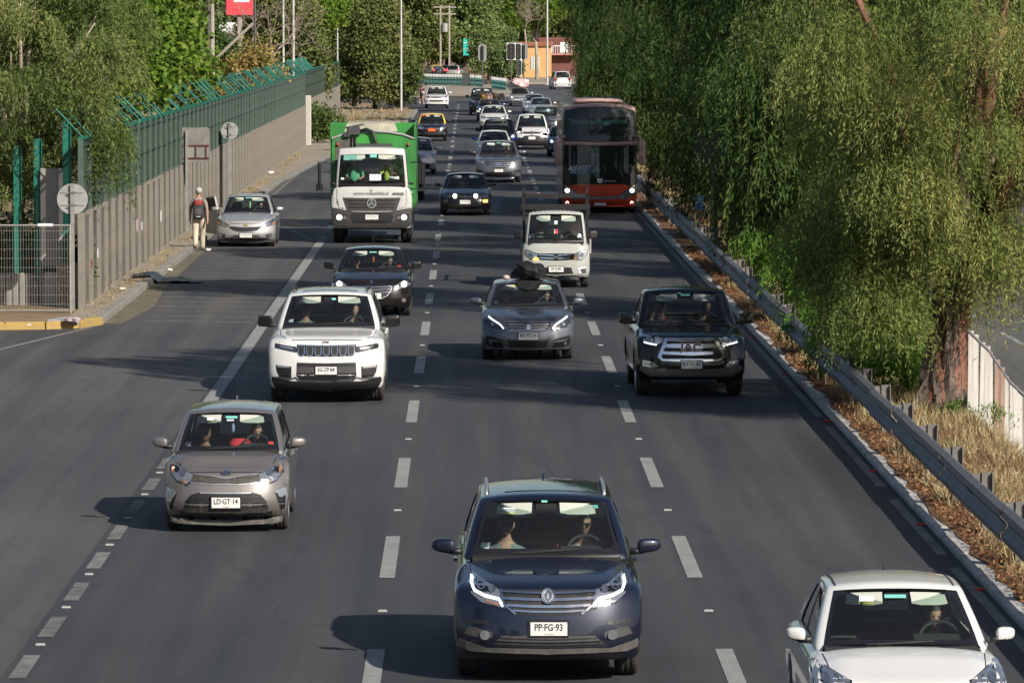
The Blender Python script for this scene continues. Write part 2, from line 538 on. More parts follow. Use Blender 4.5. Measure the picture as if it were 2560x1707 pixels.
# ------------------------------------------------------------------ the setting: ground, roads, kerbs, markings
def asphalt(name, c0, c1, c2):
    """worn asphalt: stone speckle, streaks along the driving direction, blotches, tar-dark patches, hairline cracks"""
    m = bpy.data.materials.new(name); m.use_nodes = True
    nt = m.node_tree; N = nt.nodes; L = nt.links
    b = N['Principled BSDF']; b.inputs['Specular IOR Level'].default_value = 0.32
    g = N.new('ShaderNodeNewGeometry')
    def noise(scale, detail, mscale=(1, 1, 1), rough=0.6):
        mp = N.new('ShaderNodeMapping'); mp.inputs['Scale'].default_value = mscale
        L.new(g.outputs['Position'], mp.inputs[0])
        t = N.new('ShaderNodeTexNoise'); t.inputs['Scale'].default_value = scale; t.inputs['Detail'].default_value = detail; t.inputs['Roughness'].default_value = rough
        L.new(mp.outputs[0], t.inputs['Vector']); return t.outputs['Fac']
    def mix(a_, b_, f):
        x = N.new('ShaderNodeMix'); x.data_type = 'FLOAT'; x.inputs[0].default_value = f
        L.new(a_, x.inputs[2]); L.new(b_, x.inputs[3]); return x.outputs[0]
    speck = noise(28.0, 3, (1, 1, 1), 0.8)
    streak = noise(1.0, 5, (1.5, 0.035, 1), 0.6)
    blotch = noise(0.12, 6, (1, 0.35, 1), 0.65)
    f = mix(mix(speck, streak, 0.55), blotch, 0.40)
    rp = N.new('ShaderNodeValToRGB'); el = rp.color_ramp.elements
    el.new(0.5)
    for i, (p, c) in enumerate(((0.41, c0), (0.5, c1), (0.60, c2))): el[i].position = p; el[i].color = (*c, 1)
    L.new(f, rp.inputs[0])
    vo = N.new('ShaderNodeTexVoronoi'); vo.feature = 'DISTANCE_TO_EDGE'; vo.inputs['Scale'].default_value = 0.16
    wp = N.new('ShaderNodeMapping'); wp.inputs['Scale'].default_value = (1, 0.45, 1); L.new(g.outputs['Position'], wp.inputs[0])
    wn = N.new('ShaderNodeTexNoise'); wn.inputs['Scale'].default_value = 0.7; wn.inputs['Detail'].default_value = 5
    L.new(wp.outputs[0], wn.inputs['Vector'])
    ad = N.new('ShaderNodeVectorMath'); ad.operation = 'ADD'; L.new(wp.outputs[0], ad.inputs[0]); L.new(wn.outputs['Color'], ad.inputs[1]); L.new(ad.outputs[0], vo.inputs['Vector'])
    cr = N.new('ShaderNodeMapRange'); cr.inputs['From Min'].default_value = 0.0; cr.inputs['From Max'].default_value = 0.006; cr.inputs['To Min'].default_value = 0.8; cr.inputs['To Max'].default_value = 1.0
    L.new(vo.outputs['Distance'], cr.inputs['Value'])
    mu = N.new('ShaderNodeMix'); mu.data_type = 'RGBA'; mu.blend_type = 'MULTIPLY'; mu.inputs[0].default_value = 1.0
    L.new(rp.outputs[0], mu.inputs[6]); L.new(cr.outputs[0], mu.inputs[7])
    L.new(mu.outputs[2], b.inputs['Base Color'])
    mr = N.new('ShaderNodeMapRange'); mr.inputs['From Min'].default_value = 0.35; mr.inputs['From Max'].default_value = 0.65; mr.inputs['To Min'].default_value = 0.62; mr.inputs['To Max'].default_value = 0.9
    L.new(streak, mr.inputs['Value']); L.new(mr.outputs[0], b.inputs['Roughness'])
    bp = N.new('ShaderNodeBump'); bp.inputs['Strength'].default_value = 0.35; bp.inputs['Distance'].default_value = 0.006
    L.new(speck, bp.inputs['Height']); L.new(bp.outputs[0], b.inputs['Normal'])
    MATS[name] = m
    return m
ASPH = asphalt('asphalt_dark', (0.034, 0.035, 0.039), (0.050, 0.051, 0.055), (0.071, 0.071, 0.074))
ASPH2 = asphalt('asphalt_worn', (0.052, 0.052, 0.056), (0.074, 0.073, 0.074), (0.104, 0.100, 0.096))
SOIL = ground_mat('dry_soil', [(0.3, (0.13, 0.085, 0.05)), (0.5, (0.24, 0.17, 0.10)), (0.7, (0.34, 0.26, 0.16))], 2.2, 9, 0.95, 0.8, 0.2, 0.35, dist=0.05)
LITTER = ground_mat('reddish_leaf_litter', [(0.32, (0.05, 0.028, 0.016)), (0.48, (0.14, 0.07, 0.035)), (0.62, (0.24, 0.14, 0.07)), (0.75, (0.36, 0.26, 0.14))], 4.0, 10, 0.95, 1.0, 0.5, 0.3, dist=0.05)
CONC = ground_mat('kerb_concrete', [(0.3, (0.16, 0.15, 0.135)), (0.5, (0.24, 0.225, 0.20)), (0.7, (0.32, 0.30, 0.27))], 5.0, 8, 0.9, 0.4, 0.4, 0.4)
PAVE = ground_mat('pavement_dusty', [(0.3, (0.19, 0.165, 0.135)), (0.5, (0.28, 0.24, 0.19)), (0.7, (0.36, 0.31, 0.24))], 3.0, 8, 0.92, 0.5, 0.25, 0.4)
YKERB = ground_mat('kerb_yellow_paint', [(0.36, (0.27, 0.23, 0.17)), (0.48, (0.38, 0.26, 0.09)), (0.7, (0.46, 0.31, 0.09))], 6.0, 8, 0.8, 0.3, 0.5, 0.3)
ROADPAINT = ground_mat('road_paint_worn', [(0.30, (0.10, 0.10, 0.10)), (0.44, (0.23, 0.23, 0.225)), (0.7, (0.33, 0.33, 0.32))], 5.0, 9, 0.7, 0.2, 0.8, 0.35)
ROADPAINT2 = ground_mat('road_paint_faded', [(0.36, (0.07, 0.07, 0.068)), (0.52, (0.17, 0.168, 0.16)), (0.75, (0.30, 0.295, 0.28))], 4.0, 9, 0.75, 0.2, 0.8, 0.35)
WHITEKERB = ground_mat('kerb_pale', [(0.34, (0.22, 0.20, 0.18)), (0.5, (0.42, 0.41, 0.39)), (0.7, (0.56, 0.55, 0.53))], 3.0, 9, 0.85, 0.4, 0.8, 0.35)

def sheet(name, poly, z, mat, kind='structure', parent=None):
    m = MB(); m.add([(x, y, z) for x, y in poly], [tuple(range(len(poly)))])
    o = m.build(name, mat, parent)
    if parent is None: tag(o, kind=kind)
    return o
def slab(name, poly, z0, z1, mat, parent=None):
    m = MB(); m.prism(poly, z0, z1, 'z')
    o = m.build(name, mat, parent)
    if parent is None: tag(o, kind='structure')
    return o

LOW = -1.35          # the opposite carriageway lies lower
def zmed(x):
    return float(np.interp(x, [6.08, 6.5, 7.2, 8.0, 8.7, 9.5], [0.05, 0.10, 0.14, 0.10, -0.75, LOW]))
ground = sheet('ground', [(-3000, -300), (8.0, -300), (8.0, 436), (3000, 436), (3000, 9000), (-3000, 9000)], -0.03, SOIL)
sheet('lower_ground', [(9.2, -300), (3000, -300), (3000, 437), (9.2, 437)], LOW - 0.03, SOIL)
road = sheet('road', [(-7.9, -80), (5.95, -80), (5.95, 330), (5.95, 440), (-7.9, 440)], 0.0, ASPH)
sheet('side_road', [(-70, -80), (-7.9, -80), (-7.9, 200), (-70, 200)], 0.0, ASPH2)
sheet('crossing_road', [(-160, 440), (160, 440), (160, 660), (-160, 660)], 0.0, asphalt('asphalt_far', (0.055, 0.055, 0.058), (0.072, 0.072, 0.074), (0.088, 0.087, 0.086)))
sheet('opposite_road', [(9.5, -80), (24, -80), (24, 437), (9.5, 437)], LOW, asphalt('asphalt_pale', (0.085, 0.083, 0.08), (0.11, 0.107, 0.10), (0.135, 0.13, 0.12)))
# worn shoulder strip laid over the dark carriageway
sheet('shoulder', [(-7.9, -80), (-4.62, -80), (-4.62, 330), (-7.9, 330)], 0.004, ASPH2)
# lane wear: slightly paler bands where tyres run
# median between the carriageways, with a shallow crown
def median():
    m = MB()
    ys = [y for y in np.arange(-80, 437.5, 1.0)]
    xs = [6.08, 6.5, 7.2, 8.0, 8.35, 8.7, 9.5]
    hs = [zmed(x) for x in xs]
    r = np.random.default_rng(3)
    vs = [(x if i else 6.03 + 0.06 * r.normal(), y, h + (r.normal() * 0.025 if 0 < i < 6 else 0.028 if i == 0 else 0)) for y in ys for i, (x, h) in enumerate(zip(xs, hs))]
    n = len(xs)
    fs = [(j * n + i, j * n + i + 1, (j + 1) * n + i + 1, (j + 1) * n + i) for j in range(len(ys) - 1) for i in range(n - 1)]
    m.add(vs, fs)
    tag(m.build('median_ground', LITTER, None, True), kind='structure')
median()
def strip(name, path, w, z0, z1, mat, parent=None, piece=None):
    """kerb along a path in plan; with piece, cut into stones of that length"""
    pts = [Vector(p) for p in path]
    segs = []
    for a, b in zip(pts[:-1], pts[1:]):
        n = max(1, int(round((b - a).length / piece))) if piece else 1
        segs += [(a.lerp(b, i / n), a.lerp(b, (i + 1) / n)) for i in range(n)]
    return segs
def kerb(name, path, w, z1, mat, piece=1.0, near=200):
    """kerb stones: single pieces where they can be told apart, one run beyond"""
    root = None
    segs = strip(name, path, w, 0, z1, mat, None, piece)
    rest = MB()
    first = MB()
    k = 0
    base = MB()
    for a, b in segs:
        d = (b - a).normalized(); n = Vector((-d.y, d.x)) * w / 2
        base.prism([tuple(a + n), tuple(b + n), tuple(b - n), tuple(a - n)], -0.02, z1 - 0.03, 'z')
    root = base.build(name, mat)
    tag(root, kind='structure')
    for a, b in segs:
        d = (b - a).normalized(); L = (b - a).length
        n = Vector((-d.y, d.x))
        if a.y < near:
            j = random.uniform(-0.008, 0.008)
            mb = MB(); mb.cbox(0.006, L - 0.006, -w / 2 - 0.004, w / 2 + 0.004, 0.0, z1 + j, 0.015)
            mb.build('kerb_stone', mat, root, loc=(a.x, a.y, 0), rz=math.atan2(d.y, d.x))
        else:
            M = Matrix.Translation((a.x, a.y, 0)) @ Matrix.Rotation(math.atan2(d.y, d.x), 4, 'Z')
            rest.cbox(0.0, L, -w / 2 - 0.004, w / 2 + 0.004, 0.0, z1, 0.015, 0, M)
    if rest.v: tag(rest.build('kerb_run', mat, root), kind='stuff')
    return root
kerb('kerb_left', [(-7.98, 112.9), (-7.95, 160), (-7.8, 215), (-6.6, 270), (-4.6, 322), (-4.05, 360), (-4.0, 392), (-4.5, 400), (-6, 405), (-30, 409)], 0.2, 0.16, CONC, 1.0, 200)
kerb('kerb_corner', [(-7.98, 112.9), (-8.35, 111.6), (-9.0, 111.2), (-14, 110.2)], 0.2, 0.16, YKERB, 0.9, 300)
slab('pavement', [(-8.08, 113.0), (-8.05, 160), (-7.9, 215), (-6.7, 270), (-4.7, 322), (-4.15, 360), (-4.1, 392), (-4.6, 399.8), (-6.1, 404.8), (-30, 408.8), (-30, 300), (-8.9, 280), (-8.72, 200), (-8.66, 113)], -0.02, 0.13, PAVE)
slab('corner_ground', [(-8.45, 111.7), (-8.66, 113), (-8.72, 200), (-8.9, 280), (-30, 300), (-120, 300), (-120, 110), (-14, 110.3)], -0.02, 0.115, SOIL)
kerb('kerb_right', [(5.99, -20), (5.99, 330), (5.99, 432)], 0.24, 0.07, WHITEKERB, 1.6, 130)
island = slab('island_pavement', [(-26, 474), (-2, 470), (2.2, 466), (4.0, 480), (3.6, 560), (-30, 566)], 0.0, 0.15, PAVE)
slab('far_pavement', [(-160, 622), (3.5, 622), (3.5, 660), (-160, 660)], -0.0, 0.0 + 0.02, SOIL)
slab('far_verge', [(3.8, 575), (60, 600), (60, 660), (3.8, 660)], 0.0, 0.14, PAVE)

# markings, each a thin sheet above the asphalt
def mark(name, pts, mat=None, z=0.006, parent=None):
    m = MB(); m.add([(x, y, z) for x, y in pts], [tuple(range(len(pts)))])
    return m.build(name, mat or ROADPAINT, parent or road)
def rect(name, xc, w, y0, y1, mat=None, z=0.006):
    return mark(name, [(xc - w / 2, y0), (xc + w / 2, y0), (xc + w / 2, y1), (xc - w / 2, y1)], mat, z)
dash = MB().add([(-0.09, -2.5, 0), (0.09, -2.5, 0), (0.09, 2.5, 0), (-0.09, 2.5, 0)], [(0, 1, 2, 3)]).mesh('lane_dash', ROADPAINT)
studm = MB().prism([(-0.05, -0.04), (0.05, -0.04), (0.04, 0.04), (-0.04, 0.04)], 0.0, 0.016, 'z').mesh('road_stud', pmat('stud_white', (0.40, 0.40, 0.39), 0.5))
studr = MB().prism([(-0.055, -0.05), (0.055, -0.05), (0.045, 0.05), (-0.045, 0.05)], 0.0, 0.022, 'z').mesh('road_stud', pmat('stud_red', (0.55, 0.02, 0.03), 0.35))
for xl in (-0.96, 2.61):
    y = 63.4 - 24
    while y < 428:
        instance('lane_dash', dash, road, (xl + random.uniform(-.015, .015), y, 0.006))
        if y < 260: instance('road_stud', studm, road, (xl, y + 6.0, 0.004))
        y += 12.0
rect('edge_line', -4.44, 0.24, 86.5, 160, ROADPAINT)
y = 48.0
while y < 86:
    rect('edge_block', -4.46, 0.17, y, y + 1.9, ROADPAINT2)
    instance('road_stud', studm, road, (-4.45, y + 2.8, 0.004))
    y += 3.5
y = 163
while y < 330:
    rect('edge_block', -4.44, 0.24, y, y + 2.2, ROADPAINT2); y += 4.0
for (a, b) in ((40, 62), (63.5, 71), (73, 84), (86, 240)): rect('edge_line', 5.72, 0.13, a, b, ROADPAINT2)
for y in (52.5, 59.5, 67.3, 75.4, 85, 96.5, 108.2): instance('road_stud', studr, road, (5.78, y, 0.007))
# hatching on the shoulder
y = 113.5
while y < 158:
    k = min(1.0, (y - 108) / 10.0)
    mark('hatch_line', [(-7.5 + random.uniform(0, .5), y + 0.7), (-4.66, y), (-4.66, y + 0.2), (-7.5 + random.uniform(0, .5), y + 0.9)], ROADPAINT2, 0.008)
    y += 2.0
mark('hatch_line', [(-5.95, 167), (-5.75, 167), (-4.56, 157.5), (-4.72, 156.5)], ROADPAINT2, 0.009)
rect('shoulder_line', -7.45, 0.12, 165, 262, ROADPAINT2, 0.008)
# yellowed dust drift along the kerb
sheet('kerb_dust', [(-7.86, 113.3), (-7.5, 113.0), (-7.2, 120), (-7.45, 128), (-7.55, 150), (-7.86, 150)], 0.0065, ground_mat('pollen_dust', [(0.40, (0.10, 0.095, 0.08)), (0.52, (0.14, 0.125, 0.085)), (0.7, (0.27, 0.235, 0.12))], 3.0, 9, 0.95, 0.4, 0.7, 0.4), parent=road)
# joint between the two asphalts
mark('asphalt_joint', [(-10.6, 96.5), (-10.52, 96.5), (-8.0, 111.9), (-8.1, 111.9)], CONC, 0.005)
for y in (104, 116, 128, 140, 152): rect('opposite_dash', 13.45, 0.14, y, y + 5, ROADPAINT, LOW + 0.004)
rect('opposite_line', 10.0, 0.14, 20, 300, ROADPAINT2, LOW + 0.004)
# ------------------------------------------------------------------ hills far behind
def hills():
    m = MB(); n = 60
    vs = []
    r = np.random.default_rng(11)
    for i in range(n + 1):
        x = -2500 + 5000 * i / n
        h = 60 + 50 * math.sin(i * 0.35 + 1) + 30 * math.sin(i * 0.9) + r.normal() * 6
        for (yy, k) in ((3200, 0), (3500, .35), (3900, .75), (4300, 1.0)):
            vs.append((x, yy + r.normal() * 30, -2 + max(h, 30) * k))
    fs = [(i * 4 + k, i * 4 + 4 + k, i * 4 + 5 + k, i * 4 + 1 + k) for i in range(n) for k in range(3)]
    m.add(vs, fs)
    tag(m.build('hills', ground_mat('hill_scrub', [(0.3, (0.25, 0.20, 0.16)), (0.7, (0.40, 0.33, 0.26))], 0.01, 6, 0.95, 0.2, 0.003, 0.4), None, True), kind='structure')
hills()

# ------------------------------------------------------------------ left: noise barrier fence
GALV = pmat('galvanised', (0.36, 0.35, 0.33), 0.55, 0.5, noise=0.3, nscale=6)
GALVPALE = pmat('sign_back_grey', (0.42, 0.42, 0.41), 0.5, 0.35, noise=0.25, nscale=4)
BARGREY = pmat('barrier_panel_dusty', (0.175, 0.155, 0.128), 0.9, noise=0.4, nscale=1.6, bump=0.3, color2=(0.085, 0.080, 0.070))
BARPOST = pmat('barrier_post', (0.235, 0.215, 0.185), 0.85, noise=0.3, nscale=2.0)
GREENPANEL = pmat('barrier_green_panel', (0.040, 0.076, 0.060), 0.8, noise=0.55, nscale=0.9, color2=(0.056, 0.068, 0.056), spec=0.2)
def see_through(m, amount):
    nt = m.node_tree; b = nt.nodes['Principled BSDF']; out = nt.nodes['Material Output']
    t = nt.nodes.new('ShaderNodeBsdfTransparent'); mx = nt.nodes.new('ShaderNodeMixShader'); mx.inputs[0].default_value = amount
    nt.links.new(b.outputs[0], mx.inputs[1]); nt.links.new(t.outputs[0], mx.inputs[2]); nt.links.new(mx.outputs[0], out.inputs[0])
GREENMESH = pmat('barrier_green_mesh', (0.040, 0.076, 0.060), 0.8, noise=0.55, nscale=0.9, color2=(0.056, 0.068, 0.056), spec=0.2)
see_through(GREENMESH, 0.25)
GREENPAINT = pmat('green_paint', (0.012, 0.16, 0.115), 0.5, noise=0.3, nscale=3)
def barrier():
    root = empty('noise_barrier', (-8.66, 117.0, 0.13), 0.0, 'long green and dusty grey panel barrier wall along the left pavement', 'barrier')
    n, pitch = 64, 2.5
    pm = MB()
    for k in range(5):          # lower sheet with raised ribs
        pm.box(-0.02, 0.02, 0.05 + k * 0.48, 0.05 + k * 0.48 + 0.44, 0.09, 2.06)
    pm.box(-0.012, 0.012, 0.05, pitch - 0.05, 0.07, 2.08)
    pm.box(-0.03, 0.035, 0.05, pitch - 0.05, 0.05, 0.10)
    pm.box(-0.03, 0.03, 0.04, pitch - 0.04, 2.06, 2.10)
    lower = pm.mesh('lower_panel', BARGREY)
    gm = MB()
    gm.add([(0, 0.03, 2.11), (0, pitch - 0.03, 2.11), (0, pitch - 0.03, 3.72), (0, 0.03, 3.72)], [(0, 1, 2, 3)], 1)
    for k in range(5): gm.box(-0.014, 0.014, 0.03 + k * 0.6, 0.06 + k * 0.6, 2.12, 3.70)
    gm.box(0.02, 0.05, 0.03, pitch - 0.03, 2.90, 2.95)
    gm.box(0.02, 0.05, 0.03, pitch - 0.03, 3.58, 3.63)
    upper = gm.mesh('upper_panel', [GREENPANEL, GREENMESH])
    po = MB(); po.box(-0.05, 0.11, -0.07, 0.07, -0.13, 2.12); post = po.mesh('post', BARPOST)
    po2 = MB(); po2.box(-0.04, 0.08, -0.05, 0.05, 2.12, 3.75); post2 = po2.mesh('upper_post', pmat('barrier_upper_post', (0.075, 0.115, 0.098), 0.8, noise=0.3, nscale=2))
    rl = MB(); rl.box(-0.04, 0.04, 0.0, pitch, 3.72, 3.80); rail = rl.mesh('top_rail', GREENPAINT)
    am = MB()
    am.tube([(0, 0, 3.78), (-0.62, 0, 4.42)], 0.022, 4); arm = am.mesh('top_arm', GREENPAINT)
    r = np.random.default_rng(5)
    for i in range(n):
        y = i * pitch
        step = 0.0
        instance('lower_panel', lower, root, (r.normal() * 0.004, y, r.normal() * 0.012 + (-0.08 if i % 9 < 3 else 0.04)))
        instance('post', post, root, (0, y, 0))
        instance('upper_panel', upper, root, (r.normal() * 0.006, y, 0.0))
        instance('upper_post', post2, root, (0, y, 0))
        instance('top_rail', rail, root, (0, y, 0))
        if i % 7 != 6 or i > 30:
            for q in (0.3, 1.55):
                instance('top_arm', arm, root, (0, y + q, 0), (0.0, r.normal() * 0.03, 0.0))
    # razor wire strung between the arms
    for q in (0.25, 0.55, 0.85):
        w = MB(); w.tube([(-0.62 * q, 0.3, 3.78 + 0.64 * q + 0.02), (-0.62 * q, n * pitch, 3.78 + 0.64 * q + 0.02)], 0.008, 4)
        w.build('barbed_wire', GALV, root)
    # end column and the stretch set back beyond it
    MB().cbox(-0.15, 0.3, 160.0, 160.5, -0.13, 2.6, 0.04).build('end_column', pmat('pale_render', (0.50, 0.48, 0.43), 0.9, noise=0.2), root)
    root2 = empty('noise_barrier', (-9.15, 279.5, 0.13), 0.0, 'far stretch of green panel barrier set back behind the pale column', 'barrier')
    for i in range(36):
        y = i * pitch
        instance('lower_panel', lower, root2, (0, y, 0)); instance('post', post, root2, (0, y, 0))
        instance('upper_panel', upper, root2, (0, y, 0)); instance('top_rail', rail, root2, (0, y, 0))
        if i < 12:
            for q in (0.3, 1.55): instance('top_arm', arm, root2, (0, y + q, 0))
barrier()
def left_corner():
    # wire mesh fence across the corner
    root = empty('mesh_fence', (-8.75, 115.2, 0.12), 0.0, 'galvanised wire mesh fence with two rails at the left corner', 'fence')
    MB().tube([(0, 0, 0), (0, 0, 1.95)], 0.03, 8).build('post', GALV, root)
    MB().tube([(-6, 0, 1.92), (0, 0, 1.92)], 0.024, 6).build('top_rail', GALV, root)
    MB().tube([(-6, 0, 0.06), (0, 0, 0.06)], 0.02, 6).build('bottom_rail', GALV, root)
    w = MB()
    for i in range(100): w.box(-0.06 * i - 0.003, -0.06 * i + 0.003, -0.003, 0.003, 0.06, 1.92)
    for k in range(9): w.box(-6, 0, -0.007, -0.003, 0.2 * k + 0.2 - 0.003, 0.2 * k + 0.2 + 0.003)
    tag(w.build('wire_mesh', pmat('wire', (0.26, 0.25, 0.235), 0.6, 0.4), root), kind='stuff')
    MB().box(-0.35, -0.02, -0.02, 0.0, 1.90, 1.96).build('white_tag', pmat('sticker_white', (0.75, 0.77, 0.78), 0.6), root, loc=(-0.35, 0, 0))
    # tall green posts with an acoustic screen between them
    for nm, x, y, z0, lab in (('green_post', -9.72, 118.6, 0.66, 'tall green steel post standing on the low corrugated wall'), ('green_post', -9.02, 118.0, 1.05, 'tall green steel post standing on the rough concrete pier'), ('green_post', -10.2, 118.9, 0.5, 'tall dark green post at the far left edge behind the mesh fence')):
        p = empty(nm, (x, y, z0), 0.0, lab, 'post', 'tall green posts at the corner')
        MB().box(-0.09, 0.09, -0.006, 0.006, 0, 3.2).build('web', GREENPAINT, p)
        MB().box(-0.094, -0.08, -0.07, 0.07, 0, 3.2).build('flange', GREENPAINT, p)
        MB().box(0.08, 0.094, -0.07, 0.07, 0, 3.2).build('flange', GREENPAINT, p)
    p = empty('concrete_pier', (-9.0, 117.9, 0.1), 0.0, 'rough exposed aggregate concrete pier behind the mesh fence', 'pier')
    MB().cbox(-0.24, 0.26, -0.2, 0.2, 0, 1.0, 0.03).build('pier_body', ground_mat('aggregate', [(0.35, (0.16, 0.12, 0.09)), (0.5, (0.34, 0.28, 0.22)), (0.65, (0.50, 0.44, 0.37))], 22.0, 9, 0.9, 0.8, 1.0, 0.2), p)
    p = empty('corrugated_wall', (-9.75, 118.7, 0.1), 0.0, 'low ribbed grey concrete wall behind the mesh fence', 'wall')
    rib = MB().cbox(-0.07, 0.07, -0.12, 0.12, 0, 0.74, 0.03).mesh('rib', CONC)
    for i in range(14): instance('rib', rib, p, (0.1 - 0.15 * i, 0, 0 if i < 7 else -0.16))
    MB().cbox(-0.2, 0.16, -0.2, 0.1, 0, 0.76, 0.02).build('end_pier', pmat('pale_concrete', (0.55, 0.51, 0.44), 0.9, noise=0.2), p, loc=(0.36, 0, 0))
    # transparent screen panel behind the round sign
    p = empty('screen_panel', (-9.36, 118.5, 1.3), 0.0, 'grey translucent screen panel between the green posts', 'panel')
    MB().box(-0.30, 0.30, -0.01, 0.01, -0.3, 1.9).build('sheet', pmat('screen_grey', (0.30, 0.29, 0.28), 0.35, noise=0.2), p)
left_corner()

POSTDARK = pmat('clamp_steel', (0.12, 0.115, 0.11), 0.6, 0.3)
def sign_back(kind, x, y, zc, r, label, h=None, xoff=0.0):
    root = empty('road_sign', (x, y, 0.12), 0.0, label, 'sign')
    post = MB()
    top = zc + r * (0.95 if kind == 'disc' else 0.9)
    post.box(-0.04 + xoff, 0.04 + xoff, -0.045, -0.035, 0, top)
    post.box(-0.045 + xoff, -0.033 + xoff, -0.035, 0.03, 0, top); post.box(0.033 + xoff, 0.045 + xoff, -0.035, 0.03, 0, top)
    post.build('post', GALV, root)
    if kind == 'disc':
        MB().lathe([(0.034, 0.001), (0.034, r), (0.040, r), (0.040, 0.001)], 32, 'y').build('plate', GALVPALE, root, loc=(0, 0, zc))
        for dz in (-0.14, 0.14):
            MB().box(-0.09, 0.09, -0.052, -0.046, zc + dz - 0.02, zc + dz + 0.02).build('clamp', POSTDARK, root)
            MB().box(-0.26 * r / 0.34, 0.26 * r / 0.34, 0.02, 0.034, zc + dz - 0.012, zc + dz + 0.012).build('stiffener', GALV, root)
    else:
        MB().prism([(-r + .06, -h), (r - .06, -h), (r, -h + .06), (r, h - .06), (r - .06, h), (-r + .06, h), (-r, h - .06), (-r, -h + .06)], 0.034, 0.042, 'y').build('plate', pmat('sign_back_dirty', (0.27, 0.26, 0.24), 0.6, 0.2, noise=0.4, nscale=2.5), root, loc=(0, 0, zc))
        rust = pmat('rusty_steel', (0.13, 0.045, 0.025), 0.85, noise=0.5, nscale=9)
        b = MB()
        for zz in (-0.02, -0.40): b.box(-r + .02, r - .02, 0.0, 0.034, zc + zz - .02, zc + zz + .02)
        for xx in (-0.36, 0.05, 0.36): b.box(xx - .02, xx + .02, 0.002, 0.033, zc - .38, zc - .04)
        b.build('rusty_bracket', rust, root)
    return root
sign_back('disc', -8.78, 116.3, 2.46, 0.34, 'round road sign seen from behind at the left corner, on a flat post')
sign_back('disc', -8.28, 181.5, 2.66, 0.30, 'round road sign seen from behind, beyond the silver sedan')
sign_back('square', -8.30, 158.5, 2.70, 0.47, 'square road sign seen from behind with rusty bracket against the barrier', 0.52, -0.22)

# ------------------------------------------------------------------ right: guardrail and plank fence on the median
RAILM = pmat('guardrail_zinc', (0.20, 0.20, 0.21), 0.6, 0.25, noise=0.35, nscale=2.5)
def guardrail(x0, y0, y1, name, label, flip=1, sect=4.0):
    root = empty(name, (x0, y0, 0.0), 0.0, label, 'guardrail')
    prof = [(0.02, 0.38), (-0.05, 0.41), (-0.065, 0.49), (0.0, 0.55), (0.02, 0.59), (0.0, 0.63), (-0.065, 0.69), (-0.05, 0.77), (0.02, 0.81), (0.035, 0.805)]
    def mesh_seg():
        m = MB(); n = len(prof)
        vs = [(a * flip, y, z) for y in (0.0, sect + 0.02) for a, z in prof]
        vs += [(a * flip + 0.008, y, z) for y in (0.0, sect + 0.02) for a, z in prof]
        fs = [(i, i + 1, n + i + 1, n + i) for i in range(n - 1)] + [(2 * n + i, 2 * n + i + 1, 3 * n + i + 1, 3 * n + i) for i in range(n - 1)]
        fs += [(0, n, 3 * n, 2 * n), (n - 1, 2 * n - 1, 4 * n - 1, 3 * n - 1)]
        m.add(vs, fs)
        for yy in (0.1, 0.3): m.box(-0.01 * flip, 0.012 * flip, yy - 0.02, yy + 0.02, 0.61, 0.65)
        return m.mesh('rail_beam', RAILM)
    seg = mesh_seg()
    pm = MB()
    pm.box(0.04, 0.16, -0.05, 0.05, 0.45, 0.82); pm.box(0.16, 0.175, -0.08, 0.08, -0.15, 0.84); pm.box(0.29, 0.305, -0.08, 0.08, -0.15, 0.84); pm.box(0.175, 0.29, -0.008, 0.008, -0.15, 0.84)
    post = pm.mesh('post', pmat('post_galvanised', (0.20, 0.19, 0.18), 0.7, 0.15, noise=0.4, nscale=4))
    n = int((y1 - y0) / sect)
    r = np.random.default_rng(2)
    for i in range(n):
        instance('rail_beam', seg, root, (r.normal() * 0.008, i * sect, r.normal() * 0.006), (r.normal() * 0.002, 0, r.normal() * 0.003))
        instance('post', post, root, (0, i * sect + 0.35, 0), (0.0, r.normal() * 0.015, 0.0), (flip, 1, 1))
    return root
guardrail(6.22, 37.1, 330, 'guardrail', 'long grey steel guardrail between the carriageway and the trees')
guardrail(9.62, 40.1, 200, 'guardrail', 'steel guardrail of the lower opposite carriageway behind the board fence', -1).location.z = LOW
